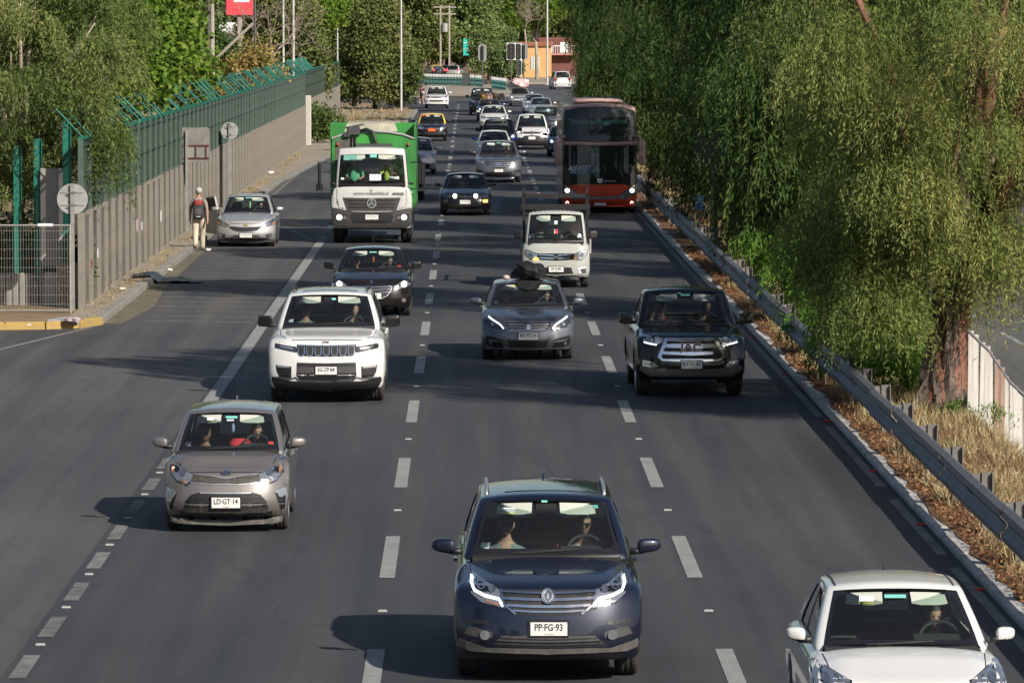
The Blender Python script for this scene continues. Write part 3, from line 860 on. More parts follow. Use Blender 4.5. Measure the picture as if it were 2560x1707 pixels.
def plank_fence():
    mats = []
    for k, (c, c2) in enumerate((((0.60, 0.58, 0.55), (0.40, 0.37, 0.34)), ((0.64, 0.62, 0.59), (0.46, 0.43, 0.40)), ((0.42, 0.32, 0.26), (0.22, 0.14, 0.10)))):
        m = pmat('weathered_plank_%d' % k, c, 0.85, noise=0.4, nscale=2.0, color2=c2)
        nt = m.node_tree
        for nd in nt.nodes:
            if nd.type == 'TEX_NOISE':
                mp = nt.nodes.new('ShaderNodeMapping'); mp.inputs['Scale'].default_value = (9, 9, 0.6)
                tc = [x for x in nt.nodes if x.type == 'TEX_COORD'][0]
                nt.links.new(tc.outputs['Object'], mp.inputs[0]); nt.links.new(mp.outputs[0], nd.inputs['Vector'])
        b = nt.nodes['Principled BSDF']; out = nt.nodes['Material Output']
        tl = nt.nodes.new('ShaderNodeBsdfTranslucent'); mx = nt.nodes.new('ShaderNodeMixShader'); mx.inputs[0].default_value = 0.1
        src = b.inputs['Base Color'].links[0].from_socket
        nt.links.new(src, tl.inputs[0]); nt.links.new(b.outputs[0], mx.inputs[1]); nt.links.new(tl.outputs[0], mx.inputs[2]); nt.links.new(mx.outputs[0], out.inputs[0])
        mats.append(m)
    root = empty('plank_fence', (7.98, 84.35, 0.0), rad(14), 'weathered pale vertical board fence running down the bank right of the nearest pepper tree', 'fence')
    r = np.random.default_rng(9)
    x = 0.0; tops = []
    while x < 2.3:
        w = r.uniform(0.065, 0.10)
        zb = zmed(7.98 + x * 0.97) - 0.05
        h = zb + 1.46 + 0.05 * math.sin(x * 5) + r.normal() * 0.012
        k = 2 if 0.40 < x < 0.62 else int(r.integers(0, 2))
        M = MB(); M.box(0.003, w - 0.003, -0.011, 0.011, 0.0, h - zb)
        o = M.build('board', mats[k], root, loc=(x, r.normal() * 0.006, zb))
        o.rotation_euler = (0, r.normal() * 0.008, 0)
        tops.append((x, 0.0, h + 0.01)); x += w
    m = MB(); m.tube(tops[::4], 0.028, 6); m.build('top_rail', RAILM, root)
    for zz in (0.35, 1.1):
        m = MB(); m.tube([(p[0], 0.03, p[2] - 1.46 + zz) for p in tops[::5]], 0.03, 4); m.build('back_rail', BARPOST, root)
plank_fence()
# ------------------------------------------------------------------ vehicles: materials
BLACKTRIM = pmat('black_plastic', (0.018, 0.018, 0.02), 0.45, noise=0.3, nscale=30)
GREYTRIM = pmat('grey_plastic', (0.06, 0.06, 0.062), 0.55, noise=0.3, nscale=20)
DIRTTRIM = pmat('dusty_plastic', (0.13, 0.125, 0.115), 0.65, noise=0.4, nscale=9)
RUBBER = pmat('tyre_rubber', (0.03, 0.029, 0.028), 0.85, noise=0.5, nscale=14, color2=(0.05, 0.045, 0.04))
CHROME = pmat('chrome', (0.75, 0.76, 0.78), 0.12, 1.0)
SATIN = pmat('satin_silver', (0.5, 0.5, 0.52), 0.35, 0.8)
RIMMAT = pmat('wheel_alloy', (0.42, 0.42, 0.44), 0.3, 0.85)
GLOSSBLACK = pmat('gloss_black', (0.008, 0.008, 0.009), 0.15, coat=0.6)
MESHBLACK = pmat('grille_black', (0.006, 0.006, 0.007), 0.6)
MESHGREY = pmat('grille_grey_mesh', (0.075, 0.07, 0.06), 0.6, noise=0.8, nscale=40)
FRIT = pmat('windscreen_black_border', (0.012, 0.012, 0.014), 0.12, coat=0.5)
LAMPCLEAR = pmat('lamp_clear', (0.42, 0.44, 0.48), 0.12, 0.75, 1.0)
LAMPDARK = pmat('lamp_dark', (0.05, 0.052, 0.06), 0.12, 0.3, 1.0)
LAMPLENS = pmat('lamp_projector', (0.16, 0.18, 0.22), 0.05, 0.6, 1.0)
AMBER = pmat('lamp_amber', (0.45, 0.22, 0.13), 0.2, 0.4, 0.9)
AMBERLIT = pmat('lamp_amber_lit', (0.9, 0.35, 0.05), 0.3, emit=(1.0, 0.42, 0.06), estr=3.5)
REDLAMP = pmat('lamp_red', (0.5, 0.02, 0.03), 0.25, 0.0, 0.8)
REDLIT = pmat('lamp_red_lit', (0.6, 0.03, 0.05), 0.3, emit=(1.0, 0.10, 0.14), estr=1.2)
LIT = pmat('lamp_lit_white', (0.9, 0.9, 0.9), 0.3, emit=(1.0, 0.95, 0.86), estr=2.6)
LED = pmat('led_lit_white', (0.9, 0.9, 0.9), 0.3, emit=(0.95, 0.98, 1.0), estr=1.1)
PLATEW = pmat('plate_white', (0.72, 0.72, 0.70), 0.4, noise=0.08, nscale=12)
PLATEO = pmat('plate_orange', (0.85, 0.14, 0.03), 0.4)
INK = pmat('plate_ink', (0.015, 0.015, 0.015), 0.5)
INKGREY = pmat('plate_grey_ink', (0.35, 0.35, 0.35), 0.5)
INTERIOR = pmat('cabin_dark', (0.02, 0.02, 0.021), 0.8, noise=0.3, nscale=10)
SEATMAT = pmat('seat_cloth', (0.075, 0.075, 0.078), 0.9, noise=0.4, nscale=12)
LINER = pmat('cabin_liner_pale', (0.42, 0.43, 0.40), 0.8)
VISOR = pmat('sun_visor_pale', (0.46, 0.48, 0.42), 0.8)
STICKW = pmat('sticker_white', (0.75, 0.77, 0.78), 0.6)
STICKG = pmat('sticker_green', (0.18, 0.52, 0.48), 0.6)
STICKY = pmat('sticker_yellow', (0.75, 0.72, 0.12), 0.6)
STICKR = pmat('sticker_red', (0.7, 0.06, 0.06), 0.6)
GLASS = glass_mat('windscreen_glass', (0.78, 0.86, 0.84), 1.0)
GLASSDK = glass_mat('side_glass_tinted', (0.16, 0.18, 0.18), 0.9)

_texts = {}
def text_mesh(s, size, mat, extrude=0.0015, bold=0.0, shear=0.0, align='CENTER'):
    key = (s, size, mat.name, extrude, bold, shear, align)
    if key in _texts: return _texts[key]
    cu = bpy.data.curves.new('lettering', 'FONT')
    cu.body = s
    cu.size = size
    cu.align_x = align; cu.align_y = 'CENTER'
    cu.extrude = extrude
    cu.offset = bold
    cu.shear = shear
    cu.resolution_u = 3
    o = bpy.data.objects.new('lettering', cu)
    me = bpy.data.meshes.new_from_object(o)
    bpy.data.objects.remove(o)
    me.materials.clear(); me.materials.append(mat)
    me.name = 'lettering'
    _texts[key] = me
    return me
FACE_CAM = (math.pi / 2, 0.0, 0.0)      # text lying in XY turned to stand facing -Y

def cube_grid(us, vs, ws):
    """points and faces of a box surface over three lists of parameters; faces tagged by side"""
    nu, nv, nw = len(us) - 1, len(vs) - 1, len(ws) - 1
    idx, P, faces, tags = {}, [], [], []
    def g(i, j, k):
        key = (i, j, k)
        if key not in idx:
            idx[key] = len(P); P.append((us[i], vs[j], ws[k]))
        return idx[key]
    for i in range(nu):
        for k in range(nw):
            faces.append((g(i, 0, k), g(i + 1, 0, k), g(i + 1, 0, k + 1), g(i, 0, k + 1))); tags.append(('F', i, k))
            faces.append((g(i, nv, k), g(i, nv, k + 1), g(i + 1, nv, k + 1), g(i + 1, nv, k))); tags.append(('B', i, k))
        for j in range(nv):
            faces.append((g(i, j, nw), g(i + 1, j, nw), g(i + 1, j + 1, nw), g(i, j + 1, nw))); tags.append(('T', i, j))
            faces.append((g(i, j, 0), g(i, j + 1, 0), g(i + 1, j + 1, 0), g(i + 1, j, 0))); tags.append(('D', i, j))
    for j in range(nv):
        for k in range(nw):
            faces.append((g(0, j, k), g(0, j, k + 1), g(0, j + 1, k + 1), g(0, j + 1, k))); tags.append(('L', j, k))
            faces.append((g(nu, j, k), g(nu, j + 1, k), g(nu, j + 1, k + 1), g(nu, j, k + 1))); tags.append(('R', j, k))
    return np.array(P, float), faces, tags

def rounded(P, rho):
    rho = np.array(rho)
    lim = 1 - rho
    inner = np.clip(P, -lim, lim)
    d = (P - inner) / rho
    n = np.linalg.norm(d, axis=1)
    mx = np.abs(d).max(axis=1)
    k = np.where(n > 1e-9, mx / np.maximum(n, 1e-9), 1.0)
    return inner + rho * d * k[:, None]

def part_mesh(name, V, faces, mats, smooth=True, mi=None, angle=None):
    used = sorted({i for f in faces for i in f})
    rm = {a: b for b, a in enumerate(used)}
    me = bpy.data.meshes.new(name)
    me.from_pydata([tuple(V[i]) for i in used], [], [tuple(rm[i] for i in f) for f in faces])
    for m in (mats if isinstance(mats, (list, tuple)) else [mats]): me.materials.append(m)
    if mi: me.polygons.foreach_set('material_index', mi)
    if smooth:
        me.polygons.foreach_set('use_smooth', [True] * len(me.polygons))
        if angle: me.set_sharp_from_angle(angle=rad(angle))
    me.update()
    return me

TYPES = {
 # cowl / windscreen top / roof end / rear glass base, as distance behind the front axle in wheelbases
 'hatch':  dict(cowl=0.06, wtop=0.42, rtop=1.16, rbase=1.24, crown=0.05, zt=0.93, tail='hatch'),
 'sedan':  dict(cowl=0.13, wtop=0.44, rtop=0.93, rbase=1.18, crown=0.05, zt=0.92, tail='sedan'),
 'suv':    dict(cowl=0.15, wtop=0.44, rtop=1.17, rbase=1.24, crown=0.06, zt=0.98, tail='hatch'),
 'pickup': dict(cowl=0.14, wtop=0.36, rtop=0.72, rbase=0.78, crown=0.06, zt=1.0, tail='pickup'),
 'van':    dict(cowl=0.02, wtop=0.28, rtop=1.18, rbase=1.22, crown=0.05, zt=1.0, tail='hatch'),
}

class Car:
    """front axle at the origin on the ground, nose towards -Y"""
    def __init__(s, name, typ, L, W, H, wb, fo, zh, zc, paintm, loc, rz=0.0, label=None, cat='car', group=None, rw=0.31, tw=0.2,
                 roofm=None, clear=0.2, nose=0.28, lod=1, tr=None, over=None, mir=None, sides=True, slope=None, wsw=0.9, people=False, rimm=None, inter=True):
        s.L, s.W, s.H, s.wb, s.fo, s.zh, s.zc, s.rw = L, W, H, wb, fo, zh, zc, rw
        T = dict(TYPES[typ]);  T.update(over or {})
        s.T = T
        s.paint = paintm; s.roofm = roofm or paintm; s.lod = lod
        s.root = empty(name, loc, rz, label, cat, group)
        s.tr = tr
        zc0 = zc
        yc, yw, yr, yb = [T[k] * wb for k in ('cowl', 'wtop', 'rtop', 'rbase')]
        s.yc, s.yw, s.yr, s.yb = yc, yw, yr, yb
        yend = L - fo
        zt = T['zt'] * (zc + 0.06) if typ != 'pickup' else zc + 0.02
        s.ztail = zt
        nose_l = slope if slope is not None else 0.12
        top = [(-fo - 0.1, zh - 0.10), (-fo + 0.02, zh - 0.05), (-fo + nose_l, zh), (-fo + nose_l + 0.3, zh + (zc - zh) * 0.36), (yc - 0.35, zc - 0.04), (yc - 0.05, zc), (yc + 0.5, zc + 0.005), (yb, zt), (yend - 0.25, zt - 0.02), (yend, zt - 0.09)]
        if T.get('cabover'): top = [(-fo - 0.1, zh), (-fo + 0.03, zh), (yc, zc), (yb, zt), (yend, zt)]
        s.top = top
        s.clear = clear
        Ra = rw + 0.055
        def zbot(y):
            base = interp(y, [(-fo, clear + 0.02), (-fo + 0.3, clear), (yend - 0.4, clear), (yend, clear + 0.1)])
            for ya in (0.0, wb):
                d = abs(y - ya)
                if d < Ra: base = max(base, min(rw + math.sqrt(Ra * Ra - d * d) * 0.98, interp(y, top) - 0.10))
            return base
        hz = zc
        sidep = [(0.0, 0.955), (clear + 0.05, 0.965), (rw + 0.12, 0.995), (hz * 0.72, 1.0), (hz * 0.86, 0.985), (hz * 0.96, 0.955), (hz + 0.05, 0.93), (hz + 0.4, 0.9)]
        frontp = [(0.0, 0.09), (0.12, 0.03), (0.3, 0.0), (0.5, 0.012), (0.68, 0.04), (0.85, 0.085), (1.0, 0.17)]
        frontp = T.get('frontp', frontp)
        s.frontp = frontp
        pf = 3.2
        ys = []
        t_st = sorted(set([0, .02, .045, .08, .12, .17, .23] + [(fo + a) / L for ya in (0, wb) for a in [ya + Ra * math.sin(k * math.pi / 14) * 0.999 for k in range(-7, 8)]] + [.45, .5, .55, .6, .86, .9, .94, .97, .985, 1] + [(fo + yc) / L, (fo + yb) / L]))
        vs = [2 * t - 1 for t in t_st if 0 <= t <= 1]
        vs = [v for i, v in enumerate(vs) if i == 0 or v - vs[i - 1] > 0.004]
        us = [-1, -.985, -.96, -.92, -.86, -.78, -.68, -.55, -.4, -.2, 0, .2, .4, .55, .68, .78, .86, .92, .96, .985, 1]
        ws = [-1, -.95, -.88, -.78, -.6, -.4, -.2, 0, .2, .4, .55, .68, .78, .86, .93, .98, 1]
        P, F, tags = cube_grid(us, vs, ws)
        Q = rounded(P, (0.085, 0.022, 0.16))
        V = np.zeros_like(Q)
        for n, (u, v, w) in enumerate(Q):
            t, wf, au = (v + 1) / 2, (w + 1) / 2, abs(u)
            yf = -fo + interp(wf, frontp) + nose * au ** pf
            yre = yend - 0.05 - interp(wf, [(0, .1), (.4, 0), (1, .06)]) - 0.16 * au ** 3
            y = yf + (yre - yf) * t
            hoodness = max(0.0, min(1.0, (yc - y) / 0.5))
            zt_ = interp(y, top) - (T['crown'] * au ** 2.6 + 0.03 * au ** 8) + 0.014 * hoodness * math.exp(-((au - 0.66) / 0.1) ** 2) - 0.01 * hoodness * math.exp(-((au - 0.86) / 0.05) ** 2)
            zb = zbot(y)
            z = zb + (zt_ - zb) * wf
            x = u * W / 2 * interp(z, sidep)
            if y > 0.25 * wb and y < 0.75 * wb: x *= 1 - 0.012 * math.exp(-((z - clear - 0.25) / 0.08) ** 2)
            V[n] = (x, y, z)
        # deck inside the cabin is open
        keep, under = [], []
        for f, tg in zip(F, tags):
            if tg[0] == 'D': under.append(f); continue
            if tg[0] == 'T':
                c = V[list(f)].mean(axis=0)
                if yc + 0.03 < c[1] < yb - 0.05 and abs(c[0]) < W / 2 * 0.80: continue
            keep.append(f)
        s.bvh = BVHTree.FromPolygons([tuple(p) for p in V], F)
        me = part_mesh('body', V, keep, s.paint)
        s.body = instance('body', me, s.root)
        instance('underbody', part_mesh('underbody', V, under, BLACKTRIM), s.root)
        s.greenhouse(wsw)
        s.wheels(rw, tw, rimm)
        s.mirrors(mir)
        if inter: s.cabin()
        if lod >= 1: s.seams()

    # -------------------------------------------------------------- cabin shell and windows
    def gh(s, u, v, t, side=None):
        W, H = s.W, s.H
        yf = s.yc - 0.02 + (s.yw - s.yc) * t - 0.05 * math.sin(math.pi * t) + 0.17 * u * u * (1 - 0.3 * t)
        yr = s.yb + (s.yr - s.yb) * t + 0.04 * math.sin(math.pi * t) - 0.09 * u * u
        y = yf + (yr - yf) * (v + 1) / 2
        zb = interp(y, s.top) - 0.055
        ym = s.yw + (s.yr - s.yw) * 0.38
        ln = max(s.yr - s.yw, 0.5)
        zt = H - 0.075 * ((y - ym) / ln) ** 2 * (1.6 if y < ym else 1.0)
        z = zb + (zt - 0.055 * abs(u) ** 2.2 * t - zb) * t
        hb, hr = W / 2 * 0.905, W / 2 * s.T.get('roofw', 0.70)
        x = u * (hb + (hr - hb) * t ** 1.25)
        return (x, y, z)

    def greenhouse(s, wsw):
        t0, t1 = 0.12, s.T.get('t1', 0.93)
        uo = wsw
        us = sorted([-1, -.975, -.94, -uo, -.7, -.45, -.2, 0, .2, .45, .7, uo, .94, .975, 1])
        sw = s.T.get('side', [(-.80, .00), (.07, .62)])
        if s.T['tail'] == 'pickup': sw = [(-.72, .0), (.1, .8)]
        vs = sorted(set([-1, -.97, -.92, -.3, .35, .92, .97, 1] + [a for w in sw for a in w]))
        ts = [0, .06, t0, .3, .5, .7, t1 - 0.06, t1, .965, .985, 1]
        P, F, tags = cube_grid(us, vs, [2 * t - 1 for t in ts])
        Q = rounded(P, (0.07, 0.07, 0.09))
        V = np.array([s.gh(u, v, (w + 1) / 2) for (u, v, w) in Q])
        body, roof, cowl = [], [], []
        ts0, ts1 = ts.index(t0), ts.index(t1)
        side_t1 = ts.index(t1 - 0.06)
        for f, tg in zip(F, tags):
            if tg[0] == 'D': continue
            if tg[0] == 'F' and tg[2] < ts0 and us[tg[1]] >= -0.93 and us[tg[1] + 1] <= 0.93: cowl.append(f); continue
            if tg[0] in 'FB':
                c = us[tg[1]], us[tg[1] + 1]
                if c[0] >= -uo - 1e-6 and c[1] <= uo + 1e-6 and ts0 <= tg[2] < ts1: continue
            if tg[0] in 'LR':
                c = vs[tg[1]], vs[tg[1] + 1]
                if any(c[0] >= a - 1e-6 and c[1] <= b + 1e-6 for a, b in sw) and ts0 <= tg[2] < side_t1: continue
            (roof if tg[0] == 'T' else body).append(f)
        s.roofbvh = BVHTree.FromPolygons([tuple(p) for p in V], [f for f, tg in zip(F, tags) if tg[0] != 'D'])
        instance('pillars', part_mesh('pillars', V, body, s.roofm, angle=50), s.root)
        instance('roof', part_mesh('roof', V, roof, s.roofm), s.root)
        if cowl: instance('cowl', part_mesh('cowl', V, cowl, BLACKTRIM), s.root)
        # windscreen: clear pane inside a black printed border
        def rrect(u0, u1, a, b, r=0.10, n=4):
            ru, rt = r * 0.9, r
            pts = []
            for (cx, cy, k) in ((u1 - ru, a + rt, -90), (u1 - ru, b - rt, 0), (u0 + ru, b - rt, 90), (u0 + ru, a + rt, 180)):
                for i in range(n + 1):
                    an = rad(k + 90 * i / n)
                    pts.append((cx + ru * math.cos(an), cy + rt * math.sin(an)))
            return pts
        def pane(outer, inner, v, name, gm, off=0.0):
            # border ring
            n = len(inner)
            ring_v = [s.gh(u, v, t) for u, t in outer] + [s.gh(u, v, t) for u, t in inner]
            sg = -1 if v < 0 else 1
            ring_v = [(p[0], p[1] + sg * 0.002, p[2]) for p in ring_v]
            ring_f = [(i, (i + 1) % n, n + (i + 1) % n, n + i) for i in range(n)]
            me = part_mesh('border', ring_v, ring_f, FRIT)
            # pane grid: fan of strips between inner outline halves
            c = (sum(p[0] for p in inner) / n, sum(p[1] for p in inner) / n)
            pv, pf = [], []
            rings = [1.0, .75, .5, .25]
            for k in rings:
                for (u, t) in inner:
                    q = s.gh(c[0] + (u - c[0]) * k, v, c[1] + (t - c[1]) * k)
                    pv.append((q[0], q[1] + sg * 0.001, q[2]))
            q = s.gh(c[0], v, c[1]); pv.append((q[0], q[1] + sg * 0.001, q[2]))
            for r in range(len(rings) - 1):
                for i in range(n):
                    j = (i + 1) % n
                    pf.append((r * n + i, r * n + j, (r + 1) * n + j, (r + 1) * n + i))
            for i in range(n): pf.append(((len(rings) - 1) * n + i, (len(rings) - 1) * n + (i + 1) % n, len(pv) - 1))
            g = instance(name, part_mesh(name, pv, pf, gm), s.root)
            instance('border', me, g)
            return g
        lo = 0.20 if s.lod else 0.2
        s.ws = pane(rrect(-uo, uo, t0, t1, 0.035), rrect(-uo + 0.055, uo - 0.055, t0 + s.T.get('frit', 0.085), t1 - 0.055, 0.10), -1, 'windscreen', GLASS)
        pane(rrect(-uo, uo, t0, t1, 0.035), rrect(-uo + 0.07, uo - 0.07, 0.24, t1 - 0.06, 0.12), 1, 'rear_window', GLASSDK)
        for sgn in (-1, 1):
            for (a, b) in sw:
                pv, pf = [], []
                nn = 5
                for k in range(nn):
                    t = t0 + (ts[side_t1] - t0) * k / (nn - 1)
                    for q in range(nn):
                        v = a + (b - a) * q / (nn - 1)
                        p = s.gh(sgn * 0.985, v, t); pv.append(p)
                for k in range(nn - 1):
                    for q in range(nn - 1):
                        pf.append((k * nn + q, k * nn + q + 1, (k + 1) * nn + q + 1, (k + 1) * nn + q))
                instance('side_window', part_mesh('side_window', pv, pf, GLASSDK), s.root)

    def wheels(s, rw, tw, rimm):
        tyre = MB()
        r0 = rw * 0.66
        tyre.lathe([(-tw / 2, r0), (-tw / 2 - 0.008, rw * 0.82), (-tw / 2 + 0.012, rw * 0.955), (-tw / 2 + 0.035, rw), (-0.032, rw), (-0.028, rw - .006), (-0.02, rw), (0.02, rw), (0.028, rw - .006), (0.032, rw), (tw / 2 - 0.035, rw), (tw / 2 - 0.012, rw * 0.955), (tw / 2 + 0.008, rw * 0.82), (tw / 2, r0)], 22, 'x')
        tm = tyre.mesh('wheel', RUBBER, True)
        rim = MB()
        rim.lathe([(tw / 2 - 0.004, r0 + 0.006), (tw / 2 + 0.004, r0 - 0.01), (tw / 2 - 0.03, r0 - 0.035), (-tw / 2, r0 - 0.01)], 20, 'x')
        rim.lathe([(tw / 2 - 0.07, r0 - 0.03), (tw / 2 - 0.07, 0.01)], 20, 'x', 1)
        for k in range(5):
            a = 2 * math.pi * k / 5
            M = Matrix.Rotation(a, 4, 'X')
            rim.prism([(-0.045, 0.0), (0.045, 0.0), (0.03, r0 - 0.02), (-0.03, r0 - 0.02)], tw / 2 - 0.055, tw / 2 - 0.02, 'x', 0, M)
        rim.lathe([(tw / 2 - 0.012, 0.001), (tw / 2 - 0.012, 0.05), (tw / 2 - 0.03, 0.055)], 12, 'x')
        rm = rim.mesh('rim', [rimm or RIMMAT, BLACKTRIM])
        off = s.W / 2 - tw / 2 - 0.03
        for ya in (0.0, s.wb):
            for sg in (1, -1):
                w = instance('wheel', tm, s.root, (sg * off, ya, rw), 0.0 if sg > 0 else math.pi)
                instance('rim', rm, w)

    def mirrors(s, mir):
        m = dict(z=s.zc + 0.085, y=s.yc + 0.22, w=0.22, h=0.15, d=0.12, mat=s.paint, boxy=False)
        m.update(mir or {})
        s.mir = m
        for sg in (1, -1):
            b = MB()
            x0 = s.W / 2 * 0.985
            rho = 0.35 if m['boxy'] else 0.75
            P, F, tags = cube_grid([-1, -.8, -.45, 0, .45, .8, 1], [-1, -.6, 0, .6, 1], [-1, -.7, -.3, .1, .5, .8, 1])
            Q = rounded(P, (rho * 0.9, rho, rho * 0.95))
            vs = []
            for (u, v, w) in Q:
                taper = 1 - 0.28 * (u + 1) / 2 if not m['boxy'] else 1 - 0.08 * (u + 1) / 2
                vs.append(((x0 + 0.0 + m['w'] * (u + 1) / 2) * sg, m['y'] + m['d'] / 2 * v + 0.05 * (u + 1) / 2, m['z'] + m['h'] / 2 * w * taper + 0.012 * (u + 1) / 2))
            o = instance('mirror', part_mesh('mirror', vs, F, [m['mat'], GLOSSBLACK if not m['boxy'] else BLACKTRIM], mi=[1 if np.mean([vs[i][2] for i in f]) < m['z'] - m['h'] * 0.28 else 0 for f in F]), s.root)
            a = MB()
            a.tube([(x0 * sg * 0.93, m['y'] - 0.01, m['z'] - m['h'] * 0.30), ((x0 + 0.06) * sg, m['y'] + 0.01, m['z'] - m['h'] * 0.30)], [0.035, 0.028], 8)
            a.build('mirror_arm', BLACKTRIM, o, True)

    def cabin(s):
        W, zc = s.W, s.zc
        b = MB()
        zf = 0.42
        hb = W / 2 * 0.80
        b.add([(-hb, s.yc, zf), (hb, s.yc, zf), (hb, s.yb, zf), (-hb, s.yb, zf), (-hb, s.yc, zc), (hb, s.yc, zc), (hb, s.yb, zc + .0), (-hb, s.yb, zc)],
              [(0, 1, 2, 3), (0, 4, 5, 1), (1, 5, 6, 2), (2, 6, 7, 3), (3, 7, 4, 0)])
        b.build('cabin_floor', INTERIOR, s.root)
        # dashboard with binnacle
        d = MB()
        yd = s.yc + 0.18
        d.prism([(s.yc + 0.06, zc - 0.03), (yd + 0.25, zc + 0.015), (yd + 0.42, zc - 0.03), (yd + 0.48, zc - 0.14), (yd + 0.40, zf), (s.yc + 0.06, zf)], -hb * 0.99, hb * 0.99, 'x')
        d.prism([(yd + 0.2, zc), (yd + 0.3, zc + 0.06), (yd + 0.44, zc + 0.05), (yd + 0.44, zc - 0.04)], hb * 0.2, hb * 0.8, 'x')
        d.build('dashboard', INTERIOR, s.root)
        sx = W * 0.215
        s.sx = sx
        s.seat_y = max(s.yw + 0.28, s.yc + 1.05)
        yrows = [s.seat_y] + ([s.seat_y + 0.85] if s.T['tail'] != 'pickup' or s.yb - s.seat_y > 0.9 else [])
        seat = MB()
        zs = s.H * 0.30
        seat.cbox(-0.24, 0.24, -0.42, 0.10, zs - 0.12, zs + 0.06, 0.04)
        M = Matrix.Translation((0, 0.10, zs)) @ Matrix.Rotation(rad(-16), 4, 'X')
        P, F, tags = cube_grid([-1, -.85, -.5, 0, .5, .85, 1], [-1, 0, 1], [-1, -.6, 0, .5, .85, 1])
        Q = rounded(P, (.3, .8, .25))
        seat.add([M @ Vector((u * 0.235 * (1 - .12 * (w + 1) / 2), v * 0.06, 0.29 + w * 0.29)) for u, v, w in Q], F)
        seat.add([M @ Vector((u * 0.13, v * 0.045, 0.69 + w * 0.085)) for u, v, w in Q], F)
        sm = seat.mesh('seat', SEATMAT, True, angle=40)
        for y in yrows:
            for sg in (-1, 1):
                instance('seat', sm, s.root, (sg * sx, y, 0))
        s.zs = zs
        w = MB()
        w.lathe([(0.0, 0.17), (0.016, 0.185), (0.0, 0.2), (-0.016, 0.185)], 20, 'y', closed=True)
        w.box(-0.17, 0.17, -0.01, 0.01, -0.03, 0.02)
        o = w.build('steering_wheel', GREYTRIM, s.root, True, angle=40)
        o.location = (sx, s.yc + 0.50, zc - 0.0)
        o.rotation_euler = (rad(-28), 0, 0)
        # headliner and sun visors behind the top of the windscreen
        if s.lod >= 1:
            for sg in (-1, 1):
                vm = MB()
                pts = []
                for i in range(5):
                    u = sg * (0.20 + (0.70 - 0.20) * i / 4)
                    for t in (0.885, 0.72 + (0.02 if i in (0, 4) else 0)):
                        p = s.gh(u, -1, t); pts.append((p[0], p[1] + 0.028, p[2] - 0.004))
                vm.add(pts, [(2 * i, 2 * i + 1, 2 * i + 3, 2 * i + 2) for i in range(4)])
                vv = vm.v[:]; n = len(vv)
                vm.add([(a, y + 0.012, z) for a, y, z in vv], [(2 * i, 2 * i + 2, 2 * i + 3, 2 * i + 1) for i in range(4)])
                vm.build('sun_visor', VISOR, s.root)
            p = s.gh(0, -1, 0.82)
            MB().cbox(-0.11, 0.11, p[1] + 0.06, p[1] + 0.09, p[2] - 0.035, p[2] + 0.03, 0.01).build('rear_view_mirror', BLACKTRIM, s.root)

    # -------------------------------------------------------------- pieces laid on the skin
    def conv(s, pts):
        if s.tr is None: return pts
        ox, oy, k, xc, dp = s.tr
        return [((cx - xc) * k * dp / FPX, CAM_H - (oy + cy * k - 64.2) * dp / FPX) for cx, cy in pts]

    def tess(s, poly, step=0.07):
        b = bmesh.new()
        vs = [b.verts.new((x, 0, z)) for x, z in poly]
        try: b.faces.new(vs)
        except ValueError: return b
        bmesh.ops.triangulate(b, faces=b.faces[:])
        xs = [p[0] for p in poly]; zs = [p[1] for p in poly]
        for lo, hi, no in ((min(xs), max(xs), (1, 0, 0)), (min(zs), max(zs), (0, 0, 1))):
            n = int((hi - lo) / step)
            for i in range(1, n + 1):
                c = lo + (hi - lo) * i / (n + 1)
                bmesh.ops.bisect_plane(b, geom=b.verts[:] + b.edges[:] + b.faces[:], plane_co=[c * q for q in no], plane_no=no)
        return b

    def hit(s, x, z):
        x = max(-s.W / 2 * 0.985, min(s.W / 2 * 0.985, x))
        h = s.bvh.ray_cast(Vector((x, -6, z)), Vector((0, 1, 0)))
        k = 0
        while h[0] is None and k < 14:
            k += 1
            h = s.bvh.ray_cast(Vector((x, -6, z - 0.015 * k)), Vector((0, 1, 0)))
        if h[0] is None:
            q = s.bvh.find_nearest(Vector((x, -s.fo + 0.2, z)))
            return q[0], q[1]
        n = h[1]
        if n.y > 0: n = -n
        return h[0], n

    def patch(s, name, poly, mat, off=0.004, depth=0.015, parent=None, raw=False, step=0.07):
        """outline in front view laid on the nose as a thin shell"""
        if not raw: poly = s.conv(poly)
        b = s.tess(poly, step)
        if not b.faces: b.free(); return None
        for v in b.verts:
            p, n = s.hit(v.co.x, v.co.z)
            x_ = v.co.x if abs(v.co.x) < abs(p.x) + 1e-4 else p.x
            v.co = Vector((x_, p.y, min(v.co.z, p.z + 0.003))) + n * off
        bmesh.ops.recalc_face_normals(b, faces=b.faces)
        if sum(f.normal.y * f.calc_area() for f in b.faces) > 0: bmesh.ops.reverse_faces(b, faces=b.faces)
        edges = [e for e in b.edges if e.is_boundary]
        r = bmesh.ops.extrude_edge_only(b, edges=edges)
        for g in r['geom']:
            if isinstance(g, bmesh.types.BMVert): g.co.y += depth + off
        me = bpy.data.meshes.new(name)
        b.to_mesh(me); b.free()
        me.materials.append(mat)
        return instance(name, me, parent or s.root)

    def mirror2(s, pts):
        xc = s.tr[3] if s.tr is not None else 0.0
        return [(2 * xc - x, z) for x, z in reversed(pts)]

